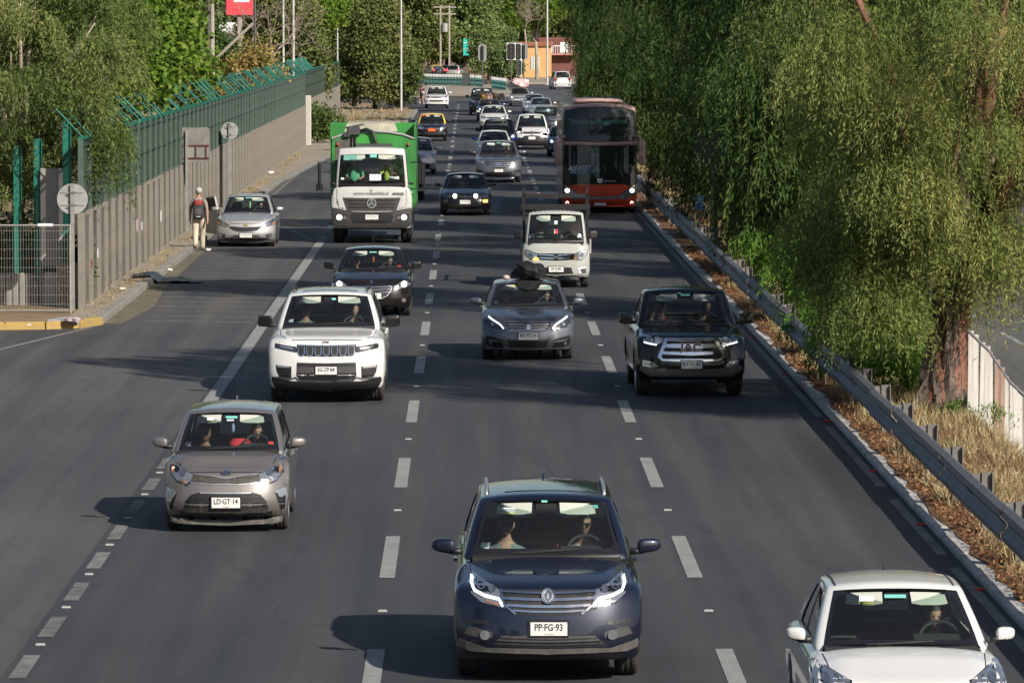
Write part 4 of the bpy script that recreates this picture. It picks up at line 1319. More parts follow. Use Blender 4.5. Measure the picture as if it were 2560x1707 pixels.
    def pair(s, name, poly, mat, off=0.004, depth=0.015, parents=None, step=0.07):
        a = s.patch(name, poly, mat, off, depth, parents[0] if parents else None, step=step)
        b = s.patch(name, s.mirror2(poly), mat, off, depth, parents[1] if parents else None, step=step)
        if name == 'headlight' and s.lod >= 1:
            for q, par in ((poly, a), (s.mirror2(poly), b)):
                cx, cy = sum(p[0] for p in q) / len(q), sum(p[1] for p in q) / len(q)
                s.patch('lamp_surround', [(cx + (x - cx) * 1.10, cy + (y - cy) * 1.16) for x, y in q], GLOSSBLACK, off * 0.5, depth, par, step=step)
        return (a, b)

    def center(s, name, half, mat, off=0.004, depth=0.015, parent=None, step=0.07):
        return s.patch(name, half + s.mirror2(half), mat, off, depth, parent, step=step)

    def stroke(s, name, path, w, mat, off=0.008, parent=None, closed=False, depth=0.01):
        """thin band following a path in front view (px of the same view)"""
        pts = [Vector(p) for p in s.conv(path)]
        if s.tr is not None: w = w * s.tr[2] * s.tr[4] / FPX
        L, R = [], []
        for i, p in enumerate(pts):
            d = (pts[min(i + 1, len(pts) - 1)] - pts[max(i - 1, 0)]).normalized()
            n = Vector((-d.y, d.x)) * w / 2
            L.append(tuple(p + n)); R.append(tuple(p - n))
        return s.patch(name, L + R[::-1], mat, off, depth, parent, raw=True)

    def stroke2(s, name, path, w, mat, off=0.008, parents=None):
        a = s.stroke(name, path, w, mat, off, parents[0] if parents else None)
        b = s.stroke(name, s.mirror2(path)[::-1], w, mat, off, parents[1] if parents else None)
        return a, b

    def full(s, name, half, w, mat, off=0.008, parent=None):
        """band across the whole nose, half path from the centre outwards"""
        return s.stroke(name, s.mirror2(half)[:-1] + half if half[0][0] == (s.tr[3] if s.tr else 0.0) else s.mirror2(half) + half, w, mat, off, parent)

    def at(s, cx, cy):
        x, z = s.conv([(cx, cy)])[0]
        p, n = s.hit(x, z)
        return Vector((x, p.y, z))

    def plate(s, cx, cy, txt, mat=None, ink=None, w=0.36, h=0.13, frame=True, off=0.03, align='CENTER', raw=False):
        p = s.at(cx, cy)
        m = MB().cbox(-w / 2, w / 2, -0.006, 0.006, -h / 2, h / 2, 0.004)
        o = m.build('number_plate', mat or PLATEW, s.root, loc=(p.x, p.y - off, p.z))
        if frame: MB().box(-w / 2 - .015, w / 2 + .015, 0.008, 0.03 + off, -h / 2 - .015, h / 2 + .015).build('plate_holder', BLACKTRIM, o)
        if txt:
            t = instance('lettering', text_mesh(txt, h * 0.72, ink or INK, bold=0.0012), o, (0 if align == 'CENTER' else w / 2 - 0.012, -0.0075, h * 0.10), FACE_CAM)
            t.scale = (0.80, 1, 1)
            if s.lod >= 1 and mat is None: instance('lettering', text_mesh('CHILE', h * 0.16, INKGREY), o, (0, -0.0075, -h * 0.38), FACE_CAM).scale = (1.6, 1, 1)
        return o

    def sticker(s, x, t, w, h, mat, name='sticker', dy=0.015):
        """small label behind the glass; x in half widths"""
        p = s.gh(x, -1, t); q = s.gh(x, -1, t + 0.1)
        d = (Vector(q) - Vector(p)).normalized()
        vs = [Vector(p) + Vector((a * w / 2, dy, 0)) + d * (b * h / 2) for a, b in ((-1, -1), (1, -1), (1, 1), (-1, 1))]
        n = d.cross(Vector((1, 0, 0))).normalized() * 0.002
        m = MB(); m.add(vs + [v + n for v in vs], [(0, 1, 2, 3), (7, 6, 5, 4), (0, 4, 5, 1), (1, 5, 6, 2), (2, 6, 7, 3), (3, 7, 4, 0)])
        return m.build(name, mat, s.root)

    def lamp_disc(s, cx, cy, r, mat, name='lamp', parent=None, off=0.012, pair=True, ry=None):
        k = 1 if s.tr is None else 1
        c = circle(cx, cy, r, 14, ry)
        if pair: return s.pair(name, c, mat, off, 0.01, parent, step=0.2)
        return s.patch(name, c, mat, off, 0.01, parent, step=0.2)

    def top_line(s, pts, w, mat, name, off=0.003, parent=None):
        """thin band laid on the upper skin; pts in x,y"""
        L, R = [], []
        pts = [Vector(p) for p in pts]
        fine = []
        for a, b in zip(pts[:-1], pts[1:]):
            n = max(1, int((b - a).length / 0.08))
            fine += [a.lerp(b, i / n) for i in range(n)]
        fine.append(pts[-1])
        for i, p in enumerate(fine):
            d = (fine[min(i + 1, len(fine) - 1)] - fine[max(i - 1, 0)]).normalized()
            n = Vector((-d.y, d.x)) * w / 2
            for q, o in ((p + n, L), (p - n, R)):
                h = s.bvh.ray_cast(Vector((q.x, q.y, 4)), Vector((0, 0, -1)))
                o.append((q.x, q.y, (h[0].z if h[0] is not None else s.zc) + off))
        n = len(fine)
        m = MB(); m.add(L + R, [(i, n + i, n + i + 1, i + 1) for i in range(n - 1)])
        return m.build(name, mat, parent or s.root)

    def seams(s):
        hw = s.W / 2
        seam = BLACKTRIM
        tr, s.tr = s.tr, None
        if not s.T.get('cabover'):
            s.full('bonnet_gap', [(0, s.zh - 0.012), (0.3 * hw, s.zh - 0.014), (0.60 * hw, s.zh - 0.02)], 0.011, seam, 0.002)
            s.stroke2('bumper_gap', [(0.90 * hw, s.zh - 0.16), (0.955 * hw, s.zh - 0.20)], 0.009, seam, 0.002)
        s.center('front_valance', [(0, s.clear + 0.075), (0.80 * hw, s.clear + 0.08), (0.80 * hw, s.clear + 0.03), (0, s.clear + 0.028)], seam, 0.003)
        s.tr = tr
        for sg in (-1, 1):
            s.top_line([(sg * hw * 0.70, -s.fo + 0.27), (sg * hw * 0.80, -s.fo + 0.62), (sg * hw * 0.835, s.yc - 0.05)], 0.009, seam, 'bonnet_gap')
            # wiper
            p0, p1 = s.gh(sg * 0.06 - 0.35, -1, 0.13), s.gh(sg * 0.06 + 0.32, -1, 0.185)
            m = MB(); m.tube([(p0[0], p0[1] - 0.015, p0[2] + 0.01), ((p0[0] + p1[0]) / 2, (p0[1] + p1[1]) / 2 - 0.028, (p0[2] + p1[2]) / 2 + 0.012), (p1[0], p1[1] - 0.015, p1[2] + 0.01)], 0.010, 5)
            m.build('wiper', BLACKTRIM, s.root)
            # door handle and shut lines on the flank
            for k, yy in enumerate((s.seat_y + 0.12 if hasattr(s, 'seat_y') else 1.2, (s.seat_y if hasattr(s, 'seat_y') else 1.0) + 0.95)):
                if s.T['tail'] == 'pickup' and yy > s.yb: continue
                h = s.bvh.ray_cast(Vector((sg * 3, yy, s.zc * 0.88)), Vector((-sg, 0, 0)))
                if h[0] is None: continue
                x = h[0].x
                MB().cbox(-0.012, 0.03, -0.1, 0.1, -0.016, 0.016, 0.008).build('door_handle', s.paint, s.root, loc=(x + (0 if sg > 0 else -0.018), yy, s.zc * 0.88))
                pts = []
                for i in range(7):
                    z = s.clear + 0.08 + (s.zc - 0.05 - s.clear - 0.08) * i / 6
                    q = s.bvh.ray_cast(Vector((sg * 3, yy + 0.14, z)), Vector((-sg, 0, 0)))
                    if q[0] is not None: pts.append((q[0].x + sg * 0.002, yy + 0.14, z))
                m = MB()
                for i in range(len(pts) - 1):
                    a, b = pts[i], pts[i + 1]
                    m.add([(a[0], a[1] - .005, a[2]), (a[0], a[1] + .005, a[2]), (b[0], b[1] + .005, b[2]), (b[0], b[1] - .005, b[2])], [(0, 1, 2, 3)])
                if pts: m.build('door_gap', seam, s.root)

    def rails(s, mat, h=0.05):
        for sg in (-1, 1):
            m = MB()
            pts = []
            for i in range(9):
                v = -0.72 + 1.5 * i / 8
                p = s.gh(sg * 0.90, v, 1.0)
                pts.append((p[0], p[1], p[2] + (h if 0 < i < 8 else -0.01)))
            m.tube(pts, 0.019, 6); m.build('roof_rail', mat, s.root, True)

    def roof_panel(s, u, v0, v1, mat, name, off=0.006):
        nu, nv = 7, 6
        pv = []
        for j in range(nv):
            for i in range(nu):
                p = s.gh(-u + 2 * u * i / (nu - 1), v0 + (v1 - v0) * j / (nv - 1), 1.0)
                pv.append((p[0], p[1], p[2] + off))
        pf = [(j * nu + i, j * nu + i + 1, (j + 1) * nu + i + 1, (j + 1) * nu + i) for j in range(nv - 1) for i in range(nu - 1)]
        n = len(pv)
        m = MB(); m.add(pv, pf)
        rim = [i for i in range(nu)] + [j * nu + nu - 1 for j in range(1, nv)] + [(nv - 1) * nu + i for i in range(nu - 2, -1, -1)] + [j * nu for j in range(nv - 2, 0, -1)]
        m.add([pv[i] for i in rim] + [(pv[i][0], pv[i][1], pv[i][2] - off - 0.01) for i in rim], [(k, (k + 1) % len(rim), len(rim) + (k + 1) % len(rim), len(rim) + k) for k in range(len(rim))])
        return m.build(name, mat, s.root, True, angle=30)

    def fin(s, v=0.7, mat=None):
        p = s.gh(0, v, 1.0)
        m = MB(); m.prism([(0, 0), (0.18, 0), (0.2, 0.05), (0.15, 0.045)], -0.012, 0.012, 'x')
        m.build('antenna_fin', mat or s.paint, s.root, loc=(0, p[1], p[2] - 0.008))

    def whip(s, v=-0.8, h=0.6, x=0.0):
        p = s.gh(x, v, 1.0)
        m = MB(); m.tube([(p[0], p[1], p[2] - 0.005), (p[0], p[1] + h * 0.25, p[2] + h)], [0.006, 0.003], 5)
        m.build('antenna', BLACKTRIM, s.root)

    def rear_lamps(s, mat=None):
        """tail lamps and tailgate plate on the back"""
        for sg in (-1, 1):
            m = MB(); z = s.zc
            m.cbox(-0.08, 0.08, -0.05, 0.02, -0.16, 0.12, 0.02)
            m.build('tail_lamp', mat or REDLAMP, s.root, loc=(sg * s.W / 2 * 0.80, s.L - s.fo - 0.06, z - 0.05))

    def generic_front(s, lamp=LAMPCLEAR, grille=MESHBLACK, lit=None, fog=True, chrome=True, lowmat=MESHBLACK, bumper=None, glow=None):
        """plain modern face for cars seen small; coordinates in metres"""
        tr, s.tr = s.tr, None
        w, z = s.W / 2, s.zh
        hl = s.pair('headlight', [(0.52 * w, z - 0.10), (0.62 * w, z - 0.02), (0.90 * w, z + 0.03), (0.93 * w, z - 0.07), (0.80 * w, z - 0.15), (0.58 * w, z - 0.17)], lamp)
        if lit is not None: s.lamp_disc(0.74 * w, z - 0.07, 0.042 if glow is None else glow * 0.8, lit, 'lamp', hl)
        s.center('grille', [(0, z - 0.05), (0.50 * w, z - 0.06), (0.48 * w, z - 0.16), (0, z - 0.18)], grille)
        if chrome:
            s.full('grille_bar', [(0, z - 0.09), (0.49 * w, z - 0.095)], 0.02, CHROME, 0.012)
            s.full('grille_bar', [(0, z - 0.14), (0.47 * w, z - 0.145)], 0.016, CHROME, 0.012)
        s.center('air_intake', [(0, z - 0.34), (0.55 * w, z - 0.33), (0.62 * w, z - 0.45), (0, z - 0.47)], lowmat)
        if bumper is not None: s.center('bumper_skirt', [(0, s.clear + 0.12), (0.93 * w, s.clear + 0.14), (0.93 * w, s.clear + 0.04), (0, s.clear + 0.03)], bumper, 0.006)
        if fog:
            fl = s.pair('fog_lamp_recess', [(0.70 * w, z - 0.36), (0.90 * w, z - 0.32), (0.90 * w, z - 0.45), (0.72 * w, z - 0.46)], BLACKTRIM)
            s.lamp_disc(0.81 * w, z - 0.40, 0.035, LAMPCLEAR, 'fog_lamp', fl)
        s.lamp_disc(0, z - 0.11, 0.05, CHROME, 'emblem', None, 0.02, False)
        s.tr = tr
# ------------------------------------------------------------------ the vehicles
P_WHITE = paint('paint_white', (0.62, 0.62, 0.615), 0.0, 0.4, 0.05)
P_WHITE2 = paint('paint_white_warm', (0.58, 0.58, 0.55), 0.0, 0.45, 0.1)
P_NAVY = paint('paint_navy', (0.006, 0.0095, 0.028), 0.4, 0.4, 0.02)
P_BROWN = paint('paint_bronze_grey', (0.185, 0.17, 0.165), 0.5, 0.45, 0.08)
P_BLACK = paint('paint_black', (0.005, 0.005, 0.006), 0.0, 0.3, 0.012)
P_BLACK2 = paint('paint_black_brown', (0.008, 0.006, 0.006), 0.0, 0.3, 0.02)
P_GREY = paint('paint_steel_grey', (0.10, 0.11, 0.135), 0.55, 0.42, 0.06)
P_GREY2 = paint('paint_mid_grey', (0.14, 0.15, 0.17), 0.6, 0.33, 0.08)
P_SILVER = paint('paint_silver', (0.42, 0.42, 0.42), 0.5, 0.45, 0.08)
P_MAROON = paint('paint_maroon', (0.06, 0.028, 0.032), 0.4, 0.35, 0.1)
P_BLUE = paint('paint_blue_grey', (0.16, 0.19, 0.30), 0.4, 0.35, 0.1)
P_DBLUE = paint('paint_dark_blue', (0.02, 0.035, 0.10), 0.4, 0.35, 0.06)
P_YELLOW = paint('paint_taxi_yellow', (0.80, 0.52, 0.06), 0.0, 0.4, 0.06)
P_BLUEM = paint('paint_bright_blue', (0.02, 0.06, 0.45), 0.2, 0.3, 0.03)

def rowtext(c, cx, cy, txt, size, mat, name='lettering', bold=0.0, off=0.012, sx=1.0, parent=None, shear=0.0):
    p = c.at(cx, cy)
    o = instance(name, text_mesh(txt, size, mat, 0.002, bold, shear), parent or c.root, (p.x, p.y - off, p.z), FACE_CAM)
    o.scale = (sx, 1, 1)
    return o

# --- white hatchback, cut by the frame's lower right corner
def white_compact():
    c = Car('car', 'sedan', 4.37, 1.70, 1.475, 2.57, 0.83, 0.76, 0.98, P_WHITE, (3.78, 45.5, 0), 0.0,
            'white compact car with driver, cut off by the lower right corner', tr=(1940, 1390, 0.26361, 1200, 44.75), mir=dict(w=0.17, h=0.14),
            over=dict(cowl=0.11, wtop=0.45), rw=0.3)
    hl = c.pair('headlight', [(1780, 1230), (1880, 1190), (2060, 1120), (2110, 1110), (2130, 1180), (2170, 1260), (1900, 1310), (1800, 1290)], LAMPCLEAR)
    c.lamp_disc(2000, 1230, 40, LAMPLENS, 'lamp', hl)
    c.center('grille', [(1200, 1270), (1560, 1270), (1500, 1390), (1200, 1400)], MESHBLACK)
    c.center('air_intake', [(1200, 1450), (1650, 1450), (1560, 1600), (1200, 1610)], MESHBLACK)
    c.plate(1200, 1500, None)
    c.sticker(-0.42, 0.80, 0.13, 0.085, STICKW, dy=0.016); c.sticker(-0.42, 0.745, 0.13, 0.03, STICKY, dy=0.016)
    c.sticker(-0.02, 0.83, 0.19, 0.05, STICKG)
    for sg in (-1, 1):
        m = MB(); pts = [c.gh(sg * 0.885, -0.98 + 1.9 * i / 10, 1.0) for i in range(11)]
        m.tube([(p[0], p[1], p[2] - 0.008) for p in pts], 0.016, 5); m.build('roof_gutter', GREYTRIM, c.root)
    c.fin(0.62, GREYTRIM)
    return c

# --- navy SUV in the middle lane
def navy_suv():
    X, Y = gp(1257, 1547).xy
    c = Car('suv', 'suv', 4.68, 1.845, 1.70, 2.78, 0.92, 0.93, 1.12, P_NAVY, (X, Y, 0), 0.0,
            'dark blue sport utility vehicle with silver roof rails, nearest the camera', 'suv', tr=(1080, 1180, 0.33604, 868, Y - 0.85), rw=0.35, tw=0.22,
            over=dict(wtop=0.42, roofw=0.72), clear=0.22, mir=dict(w=0.24, h=0.165))
    hl = c.pair('headlight', [(1222, 900), (1330, 850), (1436, 812), (1470, 862), (1445, 930), (1370, 985), (1195, 1025), (1212, 960)], LAMPCLEAR)
    c.stroke2('led_strip', [(1440, 832), (1444, 862), (1418, 908), (1340, 942), (1240, 962), (1208, 1012)], 20, LED, 0.012, hl)
    c.lamp_disc(1372, 868, 34, LAMPLENS, 'lamp', hl); c.lamp_disc(1290, 893, 26, LAMPLENS, 'lamp', hl)
    c.pair('turn_signal', [(1225, 1000), (1330, 965), (1335, 978), (1250, 1010)], AMBER, 0.012, 0.01, hl)
    g = c.center('grille', [(868, 900), (1222, 892), (1200, 1000), (1112, 1066), (868, 1076)], MESHBLACK)
    for y, x, w in ((915, 1218, 14), (962, 1206, 20), (1010, 1180, 20), (1048, 1135, 14)):
        c.full('grille_bar', [(868, y + 4), (1000, y + 2), (x, y - 6)], w, CHROME, 0.016, g)
    c.stroke2('grille_trim', [(1226, 892), (1203, 1000), (1114, 1068)], 12, CHROME, 0.016, (g, g))
    e = c.lamp_disc(865, 945, 52, CHROME, 'emblem', None, 0.03, False)
    c.patch('emblem_mark', circle(865, 945, 40), SATIN, 0.034, 0.004, e)
    c.stroke('emblem_mark', [(872, 912), (845, 935), (848, 965), (870, 980)], 12, CHROME, 0.038, e)
    c.stroke('emblem_mark', [(858, 978), (888, 955), (885, 925), (862, 910)], 10, CHROME, 0.038, e)
    i = c.center('air_intake', [(868, 1238), (1215, 1226), (1300, 1305), (868, 1315)], GREYTRIM)
    for y in (1255, 1278, 1302): c.full('grille_bar', [(868, y), (1215 + (y - 1240) * 1.1, y - 10)], 8, MESHBLACK, 0.01, i)
    f = c.pair('fog_lamp_recess', [(1285, 1205), (1420, 1170), (1468, 1170), (1498, 1222), (1345, 1262), (1288, 1240)], GREYTRIM)
    c.lamp_disc(1340, 1226, 36, LAMPCLEAR, 'fog_lamp', f, 0.02)
    c.center('bumper_skid', [(868, 1322), (1190, 1318), (1330, 1322), (1535, 1262), (1535, 1325), (1450, 1352), (868, 1362)], DIRTTRIM, 0.014)
    c.pair('bumper_pad', [(1300, 1120), (1480, 1110), (1490, 1140), (1310, 1150)], BLACKTRIM, 0.004)
    c.plate(868, 1172, 'PP·FG·93', w=0.36, h=0.13)
    c.rails(SATIN, 0.055)
    c.roof_panel(0.62, -0.72, -0.25, GLOSSBLACK, 'sunroof')
    c.fin(0.75)
    c.sticker(-0.52, 0.78, 0.12, 0.075, STICKW, dy=0.016); c.sticker(-0.52, 0.735, 0.12, 0.025, STICKY, dy=0.016)
    c.sticker(-0.76, 0.25, 0.09, 0.08, STICKW); c.sticker(-0.02, 0.9, 0.06, 0.03, STICKG)
    c.sticker(0.72, 0.84, 0.05, 0.05, STICKG)
    return c

# --- bronze grey city car
def small_hatch():
    X, Y = gp(524, 1214).xy
    c = Car('car', 'hatch', 3.60, 1.595, 1.485, 2.40, 0.69, 0.78, 0.985, P_BROWN, (X, Y, 0), 0.0,
            'bronze grey small hatchback with passengers, in the left lane near the solid line', tr=(370, 980, 0.24239, 822, Y - 0.62), rw=0.285, tw=0.175, nose=0.3,
            mir=dict(w=0.2, h=0.15), over=dict(wtop=0.40, roofw=0.72))
    hl = c.pair('headlight', [(1158, 862), (1215, 838), (1340, 770), (1395, 700), (1402, 850), (1330, 925), (1232, 962), (1195, 932)], LAMPCLEAR)
    c.lamp_disc(1268, 840, 36, LAMPLENS, 'lamp', hl)
    c.pair('turn_signal', [(1358, 800), (1392, 780), (1396, 840), (1364, 852)], AMBER, 0.01, 0.01, hl)
    c.pair('turn_signal', [(1208, 932), (1300, 915), (1234, 955)], AMBER, 0.01, 0.01, hl)
    c.center('grille', [(822, 905), (900, 893), (960, 882), (1156, 866), (1190, 930), (955, 950), (822, 944)], MESHGREY)
    c.full('grille_trim', [(822, 900), (900, 886), (960, 874), (1156, 858)], 9, SATIN, 0.01)
    c.full('grille_trim', [(822, 955), (955, 960), (1190, 940)], 9, SATIN, 0.01)
    a = c.center('air_intake', [(822, 1040), (1090, 1038), (1180, 1062), (1240, 1130), (1262, 1210), (1225, 1272), (1165, 1302), (822, 1304)], MESHBLACK)
    c.center('intake_mesh', [(822, 1196), (1258, 1196), (1240, 1250), (1160, 1296), (822, 1298)], MESHGREY, 0.01, 0.01, a)
    c.full('grille_trim', [(822, 1046), (1085, 1044)], 12, SATIN, 0.012, a)
    f = c.pair('fog_lamp_recess', [(1328, 1045), (1432, 1005), (1442, 1085), (1425, 1215), (1388, 1238), (1362, 1150)], MESHBLACK)
    c.stroke2('fog_trim', [(1328, 1045), (1432, 1005), (1442, 1085), (1425, 1215), (1392, 1240)], 12, SATIN, 0.014, f)
    c.lamp_disc(1384, 1062, 34, LAMPCLEAR, 'fog_lamp', f, 0.016)
    c.center('bumper_lip', [(822, 1330), (1230, 1322), (1300, 1300), (1450, 1285), (1455, 1345), (1370, 1362), (822, 1385)], DIRTTRIM, 0.012)
    e = c.patch('emblem', circle(822, 848, 46, 18, 20), CHROME, 0.014, 0.01)
    rowtext(c, 822, 848, 'KIA', 0.052, INK, 'lettering', 0.001, 0.02, 1.5, e)
    c.plate(825, 1140, 'LD·GT·14')
    c.fin(0.8)
    c.sticker(-0.42, 0.80, 0.09, 0.06, STICKW, dy=0.016); c.sticker(-0.42, 0.755, 0.09, 0.02, STICKY, dy=0.016)
    c.sticker(0.02, 0.83, 0.15, 0.05, STICKG); c.sticker(0.0, 0.77, 0.09, 0.03, STICKW)
    c.sticker(-0.76, 0.25, 0.075, 0.07, STICKW); c.sticker(0.77, 0.27, 0.065, 0.06, STICKR)
    m = MB(); m.ball((0, 0, 0), (0.02, 0.012, 0.06)); p = c.gh(0.06, -1, 0.6)
    m.build('hanging_charm', pmat('charm', (0.3, 0.35, 0.6), 0.5), c.root, loc=(p[0], p[1] + 0.12, p[2]))
    MB().cbox(-0.14, 0.14, -0.1, 0.1, -0.08, 0.1, 0.05).build('red_bag', pmat('red_cloth', (0.6, 0.03, 0.05), 0.8), c.root, True, loc=(0.12, c.yc + 0.75, c.zc + 0.0))
    return c

# --- white large SUV with seven-slot grille
def white_suv():
    X, Y = gp(753, 919).xy
    c = Car('suv', 'suv', 5.20, 1.98, 1.81, 3.09, 0.92, 1.09, 1.22, P_WHITE, (X, Y, 0), 0.0,
            'large white sport utility vehicle with seven slot grille and black mirrors', 'suv', tr=(640, 600, 0.26791, 672, Y - 0.85), rw=0.385, tw=0.25, nose=0.22, clear=0.24,
            mir=dict(mat=GLOSSBLACK, w=0.25, h=0.2, boxy=True), over=dict(cowl=0.18, wtop=0.44, crown=0.04, roofw=0.72))
    hl = c.pair('headlight', [(950, 995), (1150, 955), (1146, 1012), (1000, 1040), (955, 1046)], LAMPDARK)
    c.stroke2('led_strip', [(952, 992), (1050, 980), (1148, 962)], 12, STICKW, 0.012, hl)
    c.pair('lamp', [(980, 1005), (1110, 985), (1105, 1005), (985, 1025)], LAMPCLEAR, 0.01, 0.01, hl)
    g = c.center('grille', [(672, 984), (948, 978), (945, 1040), (915, 1080), (672, 1088)], GLOSSBLACK)
    for k, x in enumerate((672, 749, 827, 905)):
        for sg in ((0,) if k == 0 else (0, 1)):
            def q(pts): return c.mirror2(pts) if sg else pts
            c.patch('grille_slot', q([(x - 34, 988), (x + 34, 986), (x + 32, 1062), (x + 14, 1084), (x - 14, 1085), (x - 32, 1064)]), CHROME, 0.012, 0.01, g)
            c.patch('slot_mesh', q([(x - 26, 996), (x + 26, 994), (x + 24, 1058), (x + 10, 1075), (x - 10, 1076), (x - 24, 1060)]), MESHBLACK, 0.016, 0.006, g)
    a = c.center('air_intake', [(672, 1148), (948, 1142), (952, 1265), (920, 1308), (672, 1312)], MESHBLACK)
    c.center('intake_panel', [(672, 1185), (945, 1180), (945, 1238), (672, 1244)], GREYTRIM, 0.012, 0.01, a)
    c.full('bumper_trim', [(672, 1316), (920, 1312), (955, 1278), (1010, 1292), (1140, 1278)], 10, CHROME, 0.016)
    f = c.pair('side_vent', [(998, 1180), (1146, 1166), (1136, 1230), (1112, 1276), (1000, 1290), (1012, 1205)], MESHBLACK)
    c.pair('fog_lamp', [(1010, 1178), (1135, 1168), (1132, 1186), (1012, 1196)], LAMPCLEAR, 0.012, 0.01, f)
    c.center('bumper_skirt', [(672, 1325), (990, 1315), (1175, 1275), (1185, 1310), (1150, 1385), (672, 1410)], BLACKTRIM, 0.012)
    rowtext(c, 668, 948, 'Jeep', 0.062, INK, 'lettering', 0.001, 0.03, 1.1)
    c.plate(670, 1215, 'SG·ZP·84')
    c.rails(GREYTRIM, 0.06)
    c.roof_panel(0.66, -0.82, -0.35, GLOSSBLACK, 'sunroof')
    c.fin(0.55, P_WHITE)
    c.sticker(-0.76, 0.26, 0.08, 0.08, STICKW); c.sticker(0.1, 0.82, 0.07, 0.06, STICKG)
    return c

# --- black sedan behind it
def black_sedan():
    X, Y = gp(855, 724).xy
    c = Car('car', 'sedan', 4.44, 1.76, 1.466, 2.652, 0.83, 0.80, 0.99, P_BLACK2, (X, Y, 0), 0.0,
            'black sedan with curved chrome grille, behind the large white sport utility vehicle', tr=(640, 600, 0.26791, 1085, Y - 0.78), rw=0.31, mir=dict(w=0.22, h=0.16, boxy=True, mat=GLOSSBLACK))
    hl = c.pair('headlight', [(1303, 458), (1312, 430), (1350, 395), (1440, 382), (1446, 422), (1400, 447)], LAMPCLEAR)
    c.lamp_disc(1385, 415, 26, LIT, 'lamp', (hl[0], hl[1]))
    g = c.center('grille', [(1085, 436), (1275, 430), (1270, 470), (1232, 520), (1175, 546), (1085, 552)], MESHBLACK)
    c.full('grille_trim', [(1085, 548), (1175, 544), (1232, 518), (1266, 470), (1274, 436)], 8, CHROME, 0.014, g)
    c.full('grille_trim', [(1085, 438), (1270, 433)], 7, CHROME, 0.014, g)
    for y, x in ((458, 1262), (485, 1250)): c.full('grille_bar', [(1085, y + 8), (x, y)], 6, CHROME, 0.014, g)
    c.center('air_intake', [(1085, 575), (1300, 568), (1290, 600), (1085, 610)], MESHBLACK)
    c.lamp_disc(1383, 560, 20, LAMPCLEAR, 'fog_lamp', None, 0.014)
    c.plate(1100, 520, 'XX·11', align='CENTER')
    e = c.patch('emblem', [(1070, 385), (1085, 380), (1102, 388), (1098, 402), (1078, 408)], CHROME, 0.012, 0.01)
    c.whip(-0.9, 0.42)
    c.sticker(0.0, 0.84, 0.16, 0.05, STICKG); c.sticker(0.78, 0.28, 0.07, 0.06, STICKR)
    m = MB(); m.ball((0, 0, 0), (0.02, 0.012, 0.07)); p = c.gh(0.02, -1, 0.55)
    m.build('hanging_charm', pmat('charm_red', (0.6, 0.12, 0.06), 0.5), c.root, loc=(p[0], p[1] + 0.12, p[2]))
    return c

# --- grey hatchback with a black bag on its roof
def grey_hatch():
    X, Y = gp(1211.7, 823).xy
    c = Car('car', 'hatch', 4.25, 1.80, 1.457, 2.62, 0.87, 0.80, 0.99, P_GREY, (X, Y, 0), 0.0,
            'steel grey hatchback with slanted lit headlight strips and a black bundle on the roof', tr=(1150, 640, 0.17857, 945, Y - 0.8), rw=0.31,
            over=dict(cowl=0.12, wtop=0.44), mir=dict(w=0.22, h=0.14))
    hl = c.pair('headlight', [(1272, 1028), (1300, 985), (1490, 868), (1522, 890), (1532, 942), (1490, 992), (1350, 1022)], LAMPDARK)
    c.stroke2('led_strip', [(1497, 866), (1400, 924), (1330, 965), (1284, 1022)], 20, LED, 0.014, hl)
    c.lamp_disc(1440, 960, 26, LAMPCLEAR, 'lamp', hl)
    g = c.center('grille', [(945, 938), (1282, 932), (1252, 990), (1200, 1042), (945, 1056)], MESHBLACK)
    for y, x in ((962, 1240), (995, 1222), (1028, 1196)): c.full('grille_bar', [(945, y + 3), (x, y - 2)], 9, SATIN, 0.014, g)
    c.full('grille_trim', [(945, 1060), (1200, 1046), (1252, 994), (1284, 936)], 8, CHROME, 0.014, g)
    c.patch('emblem', [(925, 975), (950, 962), (975, 975), (962, 1000), (985, 1020), (955, 1040), (930, 1035), (912, 1010), (935, 998)], CHROME, 0.024, 0.01)
    c.center('air_intake', [(945, 1172), (1245, 1160), (1210, 1245), (1190, 1264), (945, 1272)], MESHBLACK)
    f = c.pair('fog_lamp_recess', [(1290, 1190), (1330, 1160), (1530, 1108), (1548, 1180), (1520, 1240), (1450, 1276), (1310, 1272)], MESHBLACK)
    c.lamp_disc(1465, 1222, 22, LAMPCLEAR, 'fog_lamp', f)
    c.stroke2('fog_trim', [(1295, 1200), (1400, 1190), (1488, 1178)], 7, SATIN, 0.014, f)
    c.center('bumper_lip', [(945, 1282), (1200, 1278), (1250, 1262), (1300, 1282), (1520, 1272), (1540, 1300), (945, 1310)], SATIN, 0.01)
    c.plate(948, 1120, 'RK·YC·14', w=0.38, h=0.135)
    c.sticker(-0.77, 0.26, 0.08, 0.07, STICKW); c.sticker(-0.35, 0.86, 0.1, 0.03, STICKY)
    return c

